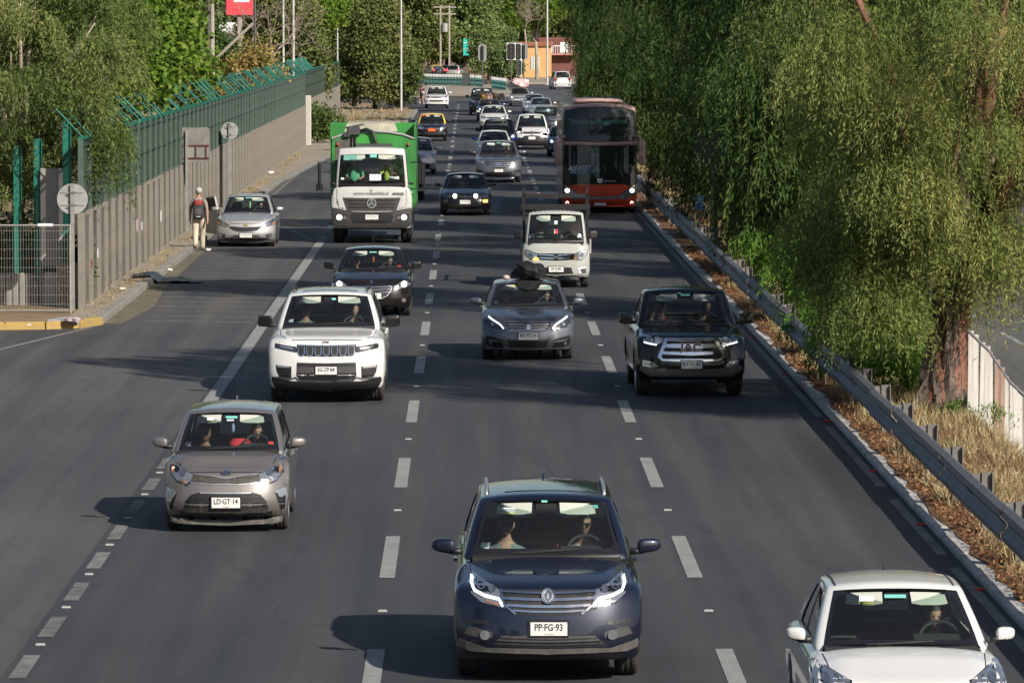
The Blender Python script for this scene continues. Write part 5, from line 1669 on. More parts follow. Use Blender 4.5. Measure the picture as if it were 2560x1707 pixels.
# --- black pickup
def black_pickup():
    X, Y = gp(1581, 906).xy
    c = Car('pickup_truck', 'pickup', 5.33, 1.90, 1.80, 3.09, 0.90, 1.06, 1.20, P_BLACK, (X, Y, 0), rad(1.0),
            'black double cab pickup truck with chrome grille, beside the guardrail', 'pickup', tr=(1520, 680, 0.21041, 950, Y - 0.82), rw=0.385, tw=0.25, nose=0.24, clear=0.3,
            mir=dict(w=0.24, h=0.2, boxy=True, mat=GLOSSBLACK), over=dict(roofw=0.74))
    hl = c.pair('headlight', [(1278, 788), (1490, 763), (1512, 800), (1508, 845), (1372, 880), (1290, 832)], LAMPCLEAR)
    c.stroke2('led_strip', [(1364, 868), (1440, 858), (1506, 842)], 16, LED, 0.012, hl)
    c.lamp_disc(1455, 800, 26, LAMPLENS, 'lamp', hl)
    g = c.center('grille', [(950, 802), (1245, 792), (1342, 1012), (1292, 1055), (950, 1066)], MESHBLACK)
    for pts in ([(950, 802), (1245, 792), (1256, 826), (950, 836)], [(950, 872), (1262, 858), (1274, 900), (950, 912)], [(950, 958), (1290, 945), (1300, 978), (950, 992)], [(950, 1046), (1300, 1032), (1290, 1056), (950, 1068)]): c.center('grille_bar', pts, CHROME, 0.016, 0.01, g)
    c.pair('grille_frame', [(1222, 794), (1262, 790), (1348, 1010), (1295, 1058), (1282, 1036), (1306, 1004)], CHROME, 0.018, 0.012, (g, g))
    rowtext(c, 948, 892, 'JAC', 0.175, CHROME, 'lettering', 0.008, 0.035, 1.3, g)
    rowtext(c, 948, 892, 'JAC', 0.175, MESHBLACK, 'lettering', 0.0, 0.042, 1.3, g)
    f = c.pair('fog_lamp_recess', [(1335, 1125), (1400, 1072), (1522, 1048), (1527, 1118), (1420, 1136)], CHROME)
    c.pair('fog_lamp', [(1400, 1085), (1510, 1062), (1512, 1108), (1415, 1124)], LAMPCLEAR, 0.012, 0.01, f)
    c.center('bumper_skirt', [(950, 1155), (1320, 1142), (1552, 1120), (1562, 1165), (1440, 1240), (950, 1236)], DIRTTRIM, 0.012)
    c.plate(953, 1100, 'RV·HL·61', h=0.135)
    c.whip(-0.2, 0.35)
    for x in (-0.55, -0.18, 0.18, 0.55):
        p, q = c.gh(x, -0.1, 1.0), c.gh(x, 0.9, 1.0)
        MB().box(-0.02, 0.02, p[1], q[1], 0, 0.012).build('roof_strip', SATIN, c.root, loc=(p[0], 0, min(p[2], q[2])))
    c.sticker(0.0, 0.86, 0.16, 0.05, STICKG); c.sticker(-0.14, 0.9, 0.06, 0.03, STICKG)
    bed = MB(); y0, y1, z = c.yb + 0.12, c.L - c.fo - 0.12, interp(c.yb + 0.8, c.top) + 0.012
    bed.box(-0.78, 0.78, y0, y1, z - 0.01, z + 0.004); bed.build('load_bed', BLACKTRIM, c.root)
    return c

# --- silver sedan stopped at the kerb with an open door
def silver_sedan():
    X, Y = gp(566.6, 566).xy
    c = Car('car', 'sedan', 4.27, 1.71, 1.484, 2.528, 0.83, 0.80, 0.98, P_SILVER, (X, Y, 0), 0.0,
            'silver sedan stopped on the hatched shoulder with an open door', tr=(460, 440, 0.13393, 1170, Y - 0.75), rw=0.3, mir=dict(w=0.21, h=0.14))
    hl = c.pair('headlight', [(1478, 902), (1600, 850), (1722, 790), (1727, 890), (1640, 922), (1545, 948)], LAMPCLEAR)
    c.pair('lamp', [(1600, 850), (1722, 790), (1724, 835), (1640, 865)], LAMPDARK, 0.01, 0.01, hl)
    c.pair('turn_signal', [(1652, 872), (1722, 840), (1722, 888), (1660, 905)], AMBER, 0.012, 0.01, hl)
    g = c.center('grille', [(1170, 950), (1290, 946), (1468, 935), (1480, 946), (1400, 1002), (1290, 1026), (1170, 1030)], MESHBLACK)
    c.full('grille_trim', [(1170, 1034), (1290, 1030), (1405, 1004), (1486, 942)], 8, CHROME, 0.012, g)
    c.full('bonnet_trim', [(1170, 884), (1300, 888), (1470, 878)], 7, BLACKTRIM, 0.006)
    c.patch('emblem', [(1120, 908), (1150, 908), (1152, 900), (1190, 900), (1192, 908), (1222, 908), (1216, 928), (1192, 928), (1190, 936), (1152, 936), (1150, 928), (1124, 928)], pmat('gold', (0.75, 0.55, 0.18), 0.25, 0.9), 0.016, 0.01)
    f = c.pair('fog_lamp_recess', [(1540, 1092), (1580, 1072), (1700, 1062), (1698, 1130), (1562, 1148)], GREYTRIM)
    c.lamp_disc(1632, 1106, 30, LAMPCLEAR, 'fog_lamp', f)
    c.center('air_intake', [(1170, 1096), (1390, 1096), (1492, 1162), (1170, 1168)], GREYTRIM)
    c.center('bumper_lip', [(1170, 1205), (1690, 1188), (1692, 1222), (1170, 1246)], GREYTRIM, 0.008)
    c.plate(1178, 1102, 'JG·WD·68', h=0.12, ink=INKGREY)
    c.sticker(0.05, 0.86, 0.2, 0.05, STICKG)
    # rear kerb-side door swung open
    d = MB()
    d.prism([(0.0, 0.30), (0.95, 0.36), (1.0, 0.95), (0.86, 0.98), (0.62, 1.38), (0.22, 1.42), (0.05, 0.98)], -0.03, 0.03, 'x', 0)
    o = d.build('door', P_SILVER, c.root, loc=(-c.W / 2 + 0.02, 0.95, 0), rz=rad(38))
    w = MB(); w.prism([(0.10, 0.99), (0.82, 1.0), (0.60, 1.34), (0.24, 1.37)], -0.034, 0.034, 'x')
    w.build('side_window', GLASSDK, o)
    t = MB(); t.prism([(0.03, 0.34), (0.93, 0.40), (0.97, 0.92), (0.07, 0.95)], 0.031, 0.05, 'x')
    t.build('door_trim', INTERIOR, o)
    MB().cbox(-0.04, 0.0, 0.75, 0.92, 0.84, 0.875, 0.01).build('door_handle', P_SILVER, o)
    m = MB(); m.ball((0, 0, 0), (0.03, 0.015, 0.1)); p = c.gh(0.1, -1, 0.5)
    m.build('hanging_charm', pmat('charm_green', (0.25, 0.55, 0.25), 0.5), c.root, loc=(p[0], p[1] + 0.12, p[2]))
    return c

# --- black old sedan with lit driving lamps
def black_old():
    X, Y = gp(1069, 494).xy
    c = Car('car', 'sedan', 4.48, 1.74, 1.40, 2.56, 0.9, 0.72, 0.93, P_BLACK, (X, Y, 0), 0.0,
            'black older sedan with two lit round driving lamps, middle lane', tr=(780, 280, 0.26782, 1435, Y - 0.8), rw=0.3, mir=dict(w=0.18, h=0.12))
    c.pair('headlight', circle(1608, 782, 44, 14, 24), LAMPDARK)
    c.lamp_disc(1532, 786, 20, LIT, 'driving_lamp', None, 0.02)
    c.center('grille', [(1435, 775), (1500, 778), (1495, 796), (1435, 800)], MESHBLACK)
    c.lamp_disc(1432, 785, 10, CHROME, 'emblem', None, 0.014, False, 5)
    c.patch('turn_signal', [(1595, 820), (1642, 818), (1640, 842), (1600, 844)], AMBERLIT, 0.012)
    c.patch('turn_signal', [(1275 - 47, 818), (1275, 820), (1270, 844), (1230, 842)], LAMPDARK, 0.012)
    c.center('air_intake', [(1435, 862), (1590, 860), (1585, 885), (1435, 888)], MESHBLACK)
    c.center('bumper_lip', [(1435, 905), (1590, 902), (1590, 914), (1435, 918)], SATIN, 0.01)
    c.plate(1433, 838, 'LV·60·23', ink=INKGREY, h=0.13)
    return c

# --- grey SUV with lozenge grille
def grey_suv():
    X, Y = gp(1144.8, 419).xy
    c = Car('suv', 'suv', 4.70, 1.88, 1.68, 2.70, 0.93, 0.95, 1.12, P_GREY2, (X, Y, 0), 0.0,
            'mid grey sport utility vehicle with chrome three bar grille, middle lane before the queue', 'suv', tr=(780, 280, 0.26782, 1740, Y - 0.85), rw=0.355, mir=dict(w=0.23, h=0.15), clear=0.23)
    c.pair('headlight', [(1866, 480), (1870, 462), (1950, 422), (1952, 455), (1890, 484)], LAMPCLEAR)
    g = c.center('grille', [(1740, 462), (1850, 456), (1868, 476), (1842, 506), (1800, 522), (1740, 526)], MESHBLACK)
    for y, x in ((472, 1856), (490, 1856), (507, 1836)): c.full('grille_bar', [(1740, y + 2), (x, y - 2)], 6, CHROME, 0.012, g)
    e = c.patch('emblem', circle(1740, 489, 28, 14, 13), CHROME, 0.02, 0.01)
    c.stroke('emblem_mark', [(1728, 498), (1734, 480)], 5, INK, 0.026, e); c.stroke('emblem_mark', [(1746, 498), (1752, 480)], 5, INK, 0.026, e); c.stroke('emblem_mark', [(1731, 491), (1749, 487)], 4, INK, 0.026, e)
    c.pair('fog_lamp_recess', [(1880, 545), (1950, 535), (1945, 556), (1890, 560)], MESHBLACK)
    c.center('air_intake', [(1740, 568), (1870, 562), (1850, 590), (1740, 596)], MESHBLACK)
    c.center('bumper_skid', [(1740, 604), (1860, 600), (1930, 575), (1935, 592), (1870, 618), (1740, 622)], SATIN, 0.01)
    c.plate(1742, 545, None, h=0.12)
    c.rails(GREYTRIM, 0.04)
    c.sticker(-0.45, 0.83, 0.28, 0.1, STICKW, dy=0.016); c.sticker(0.02, 0.88, 0.16, 0.05, STICKG)
    return c

def place(y, x=None, xm=None):
    """front axle from the tyre's height in the photograph (2352 px view) and the nose's column"""
    p = gp(x if x is not None else 1080, y)
    return (p.x if x is not None else xm, p.y, 0)

def queue_cars():
    cs = {}
    def mk(key, typ, L, W, H, wb, zh, zc, pm, loc, label, cat='car', fo=0.85, rz=0.0, **k):
        gf = k.pop('front', {})
        c = Car({'car': 'car', 'suv': 'suv', 'van': 'van', 'pickup': 'pickup_truck', 'taxi': 'taxi'}[cat], typ, L, W, H, wb, fo, zh, zc, pm, loc, rz, label, cat, lod=k.pop('lod', 0), **k)
        c.generic_front(**gf)
        c.tr = None
        cs[key] = c
        return c
    c = mk('dark_suv', 'suv', 4.5, 1.86, 1.78, 2.7, 0.98, 1.15, P_BLACK, (-2.62, 194, 0), 'black sport utility vehicle mostly hidden behind the green rubbish truck', 'suv', mir=dict(w=0.24, h=0.18))
    c = mk('silver_hatch', 'hatch', 4.0, 1.70, 1.56, 2.5, 0.82, 1.02, P_SILVER, (-2.32, 228, 0), 'silver hatchback half hidden behind the right side of the green rubbish truck', front=dict(lit=LAMPCLEAR, fog=True), lod=1, mir=dict(w=0.24, h=0.12))
    c = mk('taxi', 'sedan', 4.3, 1.74, 1.52, 2.6, 0.82, 1.0, P_BLACK, (-2.13, 293, 0), 'black taxi with yellow roof and orange number plate', 'taxi', roofm=P_YELLOW, lod=1)
    c.plate(0, 0.62, None, PLATEO, h=0.14, w=0.42)
    c.sticker(-0.62, 0.84, 0.24, 0.14, STICKR)
    c = mk('white_blue_mirror', 'hatch', 3.9, 1.70, 1.48, 2.5, 0.82, 1.0, P_WHITE, (1.12, 247.5, 0), 'white hatchback with blue door mirrors, directly behind the mid grey sport utility vehicle', mir=dict(mat=P_BLUEM), front=dict(lit=LIT))
    c = mk('maroon_pickup', 'pickup', 5.2, 1.85, 1.78, 3.0, 1.0, 1.16, P_MAROON, (1.42, 261, 0), 'dark maroon pickup truck with one lit headlight in the middle lane queue', 'pickup', rw=0.37, front=dict(lit=LIT, glow=0.07), mir=dict(w=0.24, h=0.2, boxy=True, mat=BLACKTRIM))
    c = mk('white_van', 'van', 4.2, 1.83, 1.82, 2.70, 0.98, 1.16, P_WHITE, (3.19, 273, 0), 'white delivery van with black bumper and lit headlights, facing the camera', 'van', front=dict(lit=LIT, glow=0.085, bumper=None, chrome=False, fog=False), lod=1, mir=dict(mat=BLACKTRIM, w=0.24, h=0.2, boxy=True), over=dict(frit=0.1, visor=1))
    w = c.W / 2
    c.center('bumper', [(0, 0.74), (0.42 * w, 0.72), (0.55 * w, 0.60), (0.97 * w, 0.66), (0.97 * w, 0.26), (0, 0.24)], BLACKTRIM, 0.008)
    e = c.patch('emblem', [(0, 0.98), (0.07, 0.86), (0, 0.74), (-0.07, 0.86)], CHROME, 0.02, 0.01)
    c.patch('emblem_mark', [(0, 0.93), (0.035, 0.86), (0, 0.79), (-0.035, 0.86)], MESHBLACK, 0.026, 0.006, e)
    c.plate(0, 0.60, None, h=0.14)
    c.whip(-0.85, 0.15)
    c = mk('white_hatch', 'hatch', 4.1, 1.76, 1.50, 2.6, 0.86, 1.03, P_WHITE2, (1.45, 324, 0), 'white hatchback in the middle of the queue, ahead of the car loaded with printed bundles', lod=1)
    c = mk('loaded_car', 'hatch', 4.2, 1.76, 1.46, 2.55, 0.86, 1.02, P_BLUE, (1.30, 354, 0), 'blue grey car loaded with colourful printed bundles', front=dict(lit=LIT))
    c = mk('black_van', 'suv', 4.9, 1.90, 1.95, 2.9, 1.08, 1.25, P_BLACK, (0.86, 377, 0), 'tall black sport utility vehicle at the head of the left queue', 'suv', rw=0.36, lod=1, mir=dict(w=0.26, h=0.2, boxy=True, mat=GLOSSBLACK))
    c.sticker(-0.7, 0.7, 0.2, 0.18, STICKW); c.sticker(0.72, 0.3, 0.2, 0.2, STICKW); c.sticker(-0.05, 0.45, 0.07, 0.2, STICKR)
    c = mk('white_suv_far', 'suv', 4.5, 1.88, 1.70, 2.65, 0.98, 1.12, P_WHITE, (-2.6, 408, 0), 'white sport utility vehicle in the far left lane beside the runner', 'suv', lod=1, front=dict(bumper=BLACKTRIM), mir=dict(w=0.25, h=0.15))
    c = mk('silver_pink', 'sedan', 4.4, 1.72, 1.44, 2.6, 0.78, 0.96, P_SILVER, (3.95, 419, 0), 'silver sedan carrying a pink wrapped load on its roof', front=dict(lit=LIT), lod=0)
    c = mk('pale_blue', 'hatch', 4.0, 1.72, 1.46, 2.5, 0.82, 1.0, paint('paint_pale_blue', (0.42, 0.50, 0.60), 0.3, 0.35), (4.62, 381, 0), 'pale blue hatchback at the head of the right queue behind the coach')
    c = mk('silver_blue', 'sedan', 4.3, 1.72, 1.46, 2.6, 0.82, 1.0, paint('paint_pale_silver', (0.50, 0.54, 0.58), 0.5, 0.35), (4.86, 362, 0), 'pale silver sedan in the right queue, ahead of the grey pickup')
    c = mk('grey_pickup', 'pickup', 5.2, 1.86, 1.78, 3.0, 1.0, 1.16, paint('paint_pale_grey', (0.36, 0.38, 0.40), 0.5, 0.35), (4.45, 305, 0), 'pale grey pickup truck partly hidden behind the coach', 'pickup', rw=0.37)
    c = mk('dark_blue', 'hatch', 4.0, 1.72, 1.50, 2.5, 0.82, 1.0, P_DBLUE, (4.62, 258, 0), 'dark blue hatchback with lit headlight, peeking out beside the coach', front=dict(lit=LIT, glow=0.075))
    # far ones seen from behind or beyond the green railing
    c = mk('far_van', 'van', 4.4, 1.84, 1.84, 2.8, 0.98, 1.15, P_WHITE, (8.9, 531.5, 0), 'white van driving away at the far crossing', 'van', rz=rad(186))
    c.rear_lamps()
    c = mk('far_white_pickup', 'pickup', 5.2, 1.85, 1.8, 3.0, 1.0, 1.15, P_WHITE, (-7.4, 648, 0), 'white pickup truck beyond the green railing, far left', 'pickup', rz=rad(150))
    c = mk('far_dark', 'sedan', 4.4, 1.74, 1.5, 2.6, 0.82, 1.0, P_BLACK, (-4.7, 652, 0), 'dark sedan with yellow roof waiting beyond the green railing', rz=rad(195), roofm=P_YELLOW); c.rear_lamps(REDLIT)
    c = mk('far_dark2', 'hatch', 4.0, 1.72, 1.5, 2.5, 0.82, 1.0, P_DBLUE, (-2.95, 655, 0), 'small dark car with red tail lamps beyond the green railing', rz=rad(180)); c.rear_lamps(REDLIT)
    c = mk('far_silver', 'hatch', 4.1, 1.75, 1.55, 2.5, 0.85, 1.02, P_SILVER, (-1.6, 652, 0), 'silver car beyond the green railing, next to the small tree', rz=rad(170)); c.rear_lamps(REDLIT)
    return cs

CARS = {}
for fn in (white_compact, navy_suv, small_hatch, white_suv, black_sedan, grey_hatch, black_pickup, silver_sedan, black_old, grey_suv):
    CARS[fn.__name__] = fn()
CARS.update(queue_cars())
# ------------------------------------------------------------------ coach, rubbish truck, small truck
class Boxy(Car):
    """upright vehicle: rounded box whose nose follows a side profile (height share, setback)"""
    def __init__(s, name, W, H, L, fo, z0, frontp, mat, loc, label, cat, nose=0.25, rho=(0.1, 0.03, 0.06), roofcrown=0.1, tr=None, pf=3.5, sidetop=0.97):
        s.W, s.H, s.L, s.fo, s.zh, s.zc, s.clear = W, H, L, fo, H, H, z0
        s.paint = mat; s.lod = 1; s.tr = tr
        s.root = empty(name, loc, 0.0, label, cat)
        us = [-1, -.985, -.96, -.9, -.8, -.6, -.3, 0, .3, .6, .8, .9, .96, .985, 1]
        vs = [-1, -.99, -.97, -.94, -.88, -.7, -.3, .1, .5, .9, .98, 1]
        ws = [-1, -.97, -.9, -.8, -.65, -.5, -.35, -.2, 0, .2, .4, .6, .75, .87, .93, .97, 1]
        P, F, tags = cube_grid(us, vs, ws)
        Q = rounded(P, rho)
        V = []
        for u, v, w in Q:
            wf = (w + 1) / 2
            yf = -fo + interp(wf, frontp) + nose * abs(u) ** pf
            y = yf + (L - fo - yf) * (v + 1) / 2
            z = z0 + (H - roofcrown * abs(u) ** 2.2 * max(0, (wf - 0.8) / 0.2) - z0) * wf
            V.append((u * W / 2 * (1 - (1 - sidetop) * wf ** 3), y, z))
        V = np.array(V)
        s.bvh = BVHTree.FromPolygons([tuple(p) for p in V], F)
        s.body = instance('body', part_mesh('body', V, F, mat), s.root)
    def big_wheels(s, rw, tw, axles, off, rimm=None):
        s.W2 = off
        t = MB(); r0 = rw * 0.58
        t.lathe([(-tw / 2, r0), (-tw / 2, rw * 0.9), (-tw / 2 + 0.03, rw), (tw / 2 - 0.03, rw), (tw / 2, rw * 0.9), (tw / 2, r0)], 24, 'x')
        tm = t.mesh('wheel', RUBBER, True, angle=40)
        r = MB(); r.lathe([(tw / 2 - .005, r0 + .01), (tw / 2 - 0.02, r0 - .02), (tw / 2 - 0.1, r0 - 0.06), (tw / 2 - 0.1, 0.12), (tw / 2 + 0.03, 0.1), (tw / 2 + 0.03, 0.001)], 20, 'x')
        rm = r.mesh('rim', rimm or GREYTRIM, True, angle=30)
        for ya in axles:
            for sg in (1, -1):
                w = instance('wheel', tm, s.root, (sg * off, ya, rw), 0.0 if sg > 0 else math.pi)
                instance('rim', rm, w)

def coach():
    X, Y = gp(1375, 487).xy
    PINK = pmat('coach_dusty_pink', (0.46, 0.30, 0.275), 0.5, 0.05, 0.3, noise=0.35, nscale=1.5)
    RED = paint('coach_red', (0.62, 0.075, 0.03), 0.0, 0.4, 0.08)
    c = Boxy('coach', 2.56, 3.72, 12.5, 1.5, 0.32, [(0, 0.10), (0.08, 0.02), (0.16, 0.0), (0.30, 0.03), (0.55, 0.10), (0.62, 0.11), (0.9, 0.28), (1, 0.42)], PINK, (X, Y, 0),
             'double deck style coach with red nose and dusty pink sides, right lane', 'coach', 0.22, (0.08, 0.02, 0.06), 0.10, tr=(1380, 220, 0.21053, 548, Y - 1.4))
    # glazing: dark lining, things behind the glass with painted reflections, then the pane
    up = c.center('upper_windscreen_lining', [(548, 228), (800, 236), (940, 270), (962, 300), (992, 630), (548, 636)], pmat('coach_dark_lining', (0.012, 0.013, 0.018), 0.6), 0.006, 0.03)
    c.center('curtain_band', [(548, 388), (880, 380), (890, 425), (548, 432)], pmat('curtain_teal', (0.12, 0.26, 0.23), 0.8), 0.012, 0.01, up)
    c.center('seat_row', [(548, 445), (880, 440), (885, 500), (548, 505)], pmat('curtain_teal_dark', (0.025, 0.06, 0.055), 0.8), 0.012, 0.01, up)
    c.center('upper_windscreen', [(548, 228), (800, 236), (940, 270), (962, 300), (992, 630), (548, 636)], GLASS, 0.05, 0.03)
    c.full('wiper', [(548, 380), (549, 500)], 6, BLACKTRIM, 0.06) if False else c.stroke('centre_pillar', [(530, 380), (532, 510)], 7, BLACKTRIM, 0.016, up)
    for x in (200, 865): c.patch('marker_sticker', [(x - 18, 374), (x + 18, 374), (x + 16, 384), (x - 16, 384)], STICKW, 0.014, 0.004, up)
    lo = c.center('lower_windscreen_lining', [(548, 690), (998, 680), (1004, 1112), (918, 1162), (820, 1136), (548, 1140)], pmat('coach_dark_lining2', (0.010, 0.011, 0.012), 0.6), 0.006, 0.03)
    pale = pmat('curtain_reflection_pale', (0.60, 0.64, 0.62), 0.8, noise=0.4, nscale=6)
    c.patch('curtain', [(432, 700), (540, 696), (545, 1060), (500, 1060), (445, 960)], pale, 0.012, 0.01, lo)
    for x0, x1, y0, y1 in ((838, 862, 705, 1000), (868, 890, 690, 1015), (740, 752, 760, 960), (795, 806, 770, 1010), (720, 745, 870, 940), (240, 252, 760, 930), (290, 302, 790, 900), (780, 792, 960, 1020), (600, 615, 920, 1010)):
        c.patch('cab_reflection', [(x0, y0), (x1, y0), (x1 + 3, y1), (x0 - 4, y1)], pale if x0 > 800 else pmat('reflection_dim', (0.20, 0.25, 0.22), 0.8), 0.012, 0.006, lo)  # pale strips painted in as reflections in the cab glass
    sb = c.patch('destination_board', [(215, 925), (505, 905), (510, 1015), (200, 1022)], pmat('board_blue', (0.05, 0.20, 0.42), 0.6), 0.014, 0.006, lo)
    rowtext(c, 352, 950, 'ALGARROBO', 0.24, STICKW, 'lettering', 0.004, 0.024, 0.70, sb, 0.2)
    rowtext(c, 345, 1000, 'POR CASABLANCA', 0.14, pmat('letter_pale_blue', (0.35, 0.50, 0.65), 0.6), 'lettering', 0.002, 0.024, 0.68, sb, 0.2)
    c.center('lower_windscreen', [(548, 690), (998, 680), (1004, 1112), (918, 1162), (820, 1136), (548, 1140)], GLASS, 0.05, 0.03)
    c.stroke('wiper', [(402, 1008), (500, 900), (495, 745)], 8, BLACKTRIM, 0.07)
    c.stroke('wiper', [(420, 1008), (505, 905)], 5, BLACKTRIM, 0.07)
    c.patch('emblem', [(518, 1075), (580, 1072), (582, 1110), (565, 1128), (535, 1128), (518, 1112)], SATIN, 0.06, 0.01)
    rowtext(c, 668, 1100, 'Jumpeña', 0.12, SATIN, 'lettering', 0.0, 0.07, 1.0, None, 0.3)
    c.full('deck_band', [(548, 668), (992, 648)], 30, PINK, 0.055)
    nose = c.center('nose_panel', [(548, 1144), (815, 1138), (915, 1165), (770, 1278), (548, 1286)], RED, 0.012)
    c.center('bumper', [(548, 1325), (800, 1312), (1005, 1230), (1012, 1370), (990, 1402), (548, 1410)], RED, 0.012)
    c.full('silver_trim', [(548, 1305), (775, 1296), (830, 1290)], 34, SATIN, 0.016)
    hl = c.pair('headlight', [(770, 1292), (915, 1175), (1004, 1125), (1008, 1180), (975, 1260), (850, 1322), (800, 1322)], LAMPCLEAR, 0.014)
    c.lamp_disc(930, 1216, 27, LIT, 'lamp', hl, 0.024); c.lamp_disc(860, 1270, 22, LAMPLENS, 'lamp', hl, 0.024)
    c.lamp_disc(860, 1270, 10, AMBER, 'turn_signal', hl, 0.028)
    c.lamp_disc(930, 1358, 17, LIT, 'fog_lamp', None, 0.022)
    c.plate(555, 1368, 'JH·DD·66', ink=INKGREY, h=0.15, w=0.4)
    # roof unit
    P, F, tags = cube_grid([-1, -.9, -.5, 0, .5, .9, 1], [-1, -.9, -.6, 0, .6, 1], [-1, 0, 1])
    Q = rounded(P, (.25, .12, .5))
    r = MB(); r.add([(u * 0.92 * (1 - .06 * (w + 1)), 2.6 + v * 2.2, 3.74 + 0.16 * (w + 1) / 2 * (1 - .25 * u * u)) for u, v, w in Q], F)
    ru = r.build('roof_unit', PINK, c.root, True)
    MB().cbox(-0.32, 0.32, 1.5, 2.3, 3.9, 3.93, 0.01).build('hatch', BLACKTRIM, ru)
    MB().cbox(-0.45, 0.25, 0.43, 0.55, 3.74, 3.82, 0.01).build('vent', BLACKTRIM, ru)
    MB().tube([(0.3, 1.2, 3.88), (0.35, 0.9, 3.95), (0.62, 0.85, 3.95), (0.66, 1.6, 3.9)], 0.012, 5).build('cable', BLACKTRIM, ru)
    # mirrors hanging in front like horns
    for sg in (-1, 1):
        m = MB()
        m.tube([(sg * 1.18, -1.15, 2.62), (sg * 1.36, -1.5, 2.60), (sg * 1.42, -1.6, 2.45)], [0.06, 0.055, 0.05], 8)
        P, F, tags = cube_grid([-1, -.6, 0, .6, 1], [-1, 0, 1], [-1, -.8, 0, .8, 1])
        Q = rounded(P, (.5, .7, .25))
        m.add([(sg * (1.44 + u * 0.12), -1.58 + v * 0.10, 2.08 + w * 0.42) for u, v, w in Q], F)
        m.build('mirror', PINK, c.root, True, angle=40)
    # side windows
    for sg in (-1, 1):
        for z0, z1 in ((2.35, 3.25), (1.25, 2.05)):
            for k in range(7):
                y0 = 0.2 + k * 1.5
                MB().box(sg * 1.268 if sg < 0 else 1.255, -1.255 if sg < 0 else 1.268, y0, y0 + 1.42, z0, z1).build('side_window', FRIT, c.root)
    c.big_wheels(0.5, 0.3, (0.0, 6.2, 7.5), 1.1)
    MB().box(-1.1, 1.1, -1.1, 10.5, 0.2, 0.4).build('chassis', BLACKTRIM, c.root)
    return c
CARS['coach'] = coach()

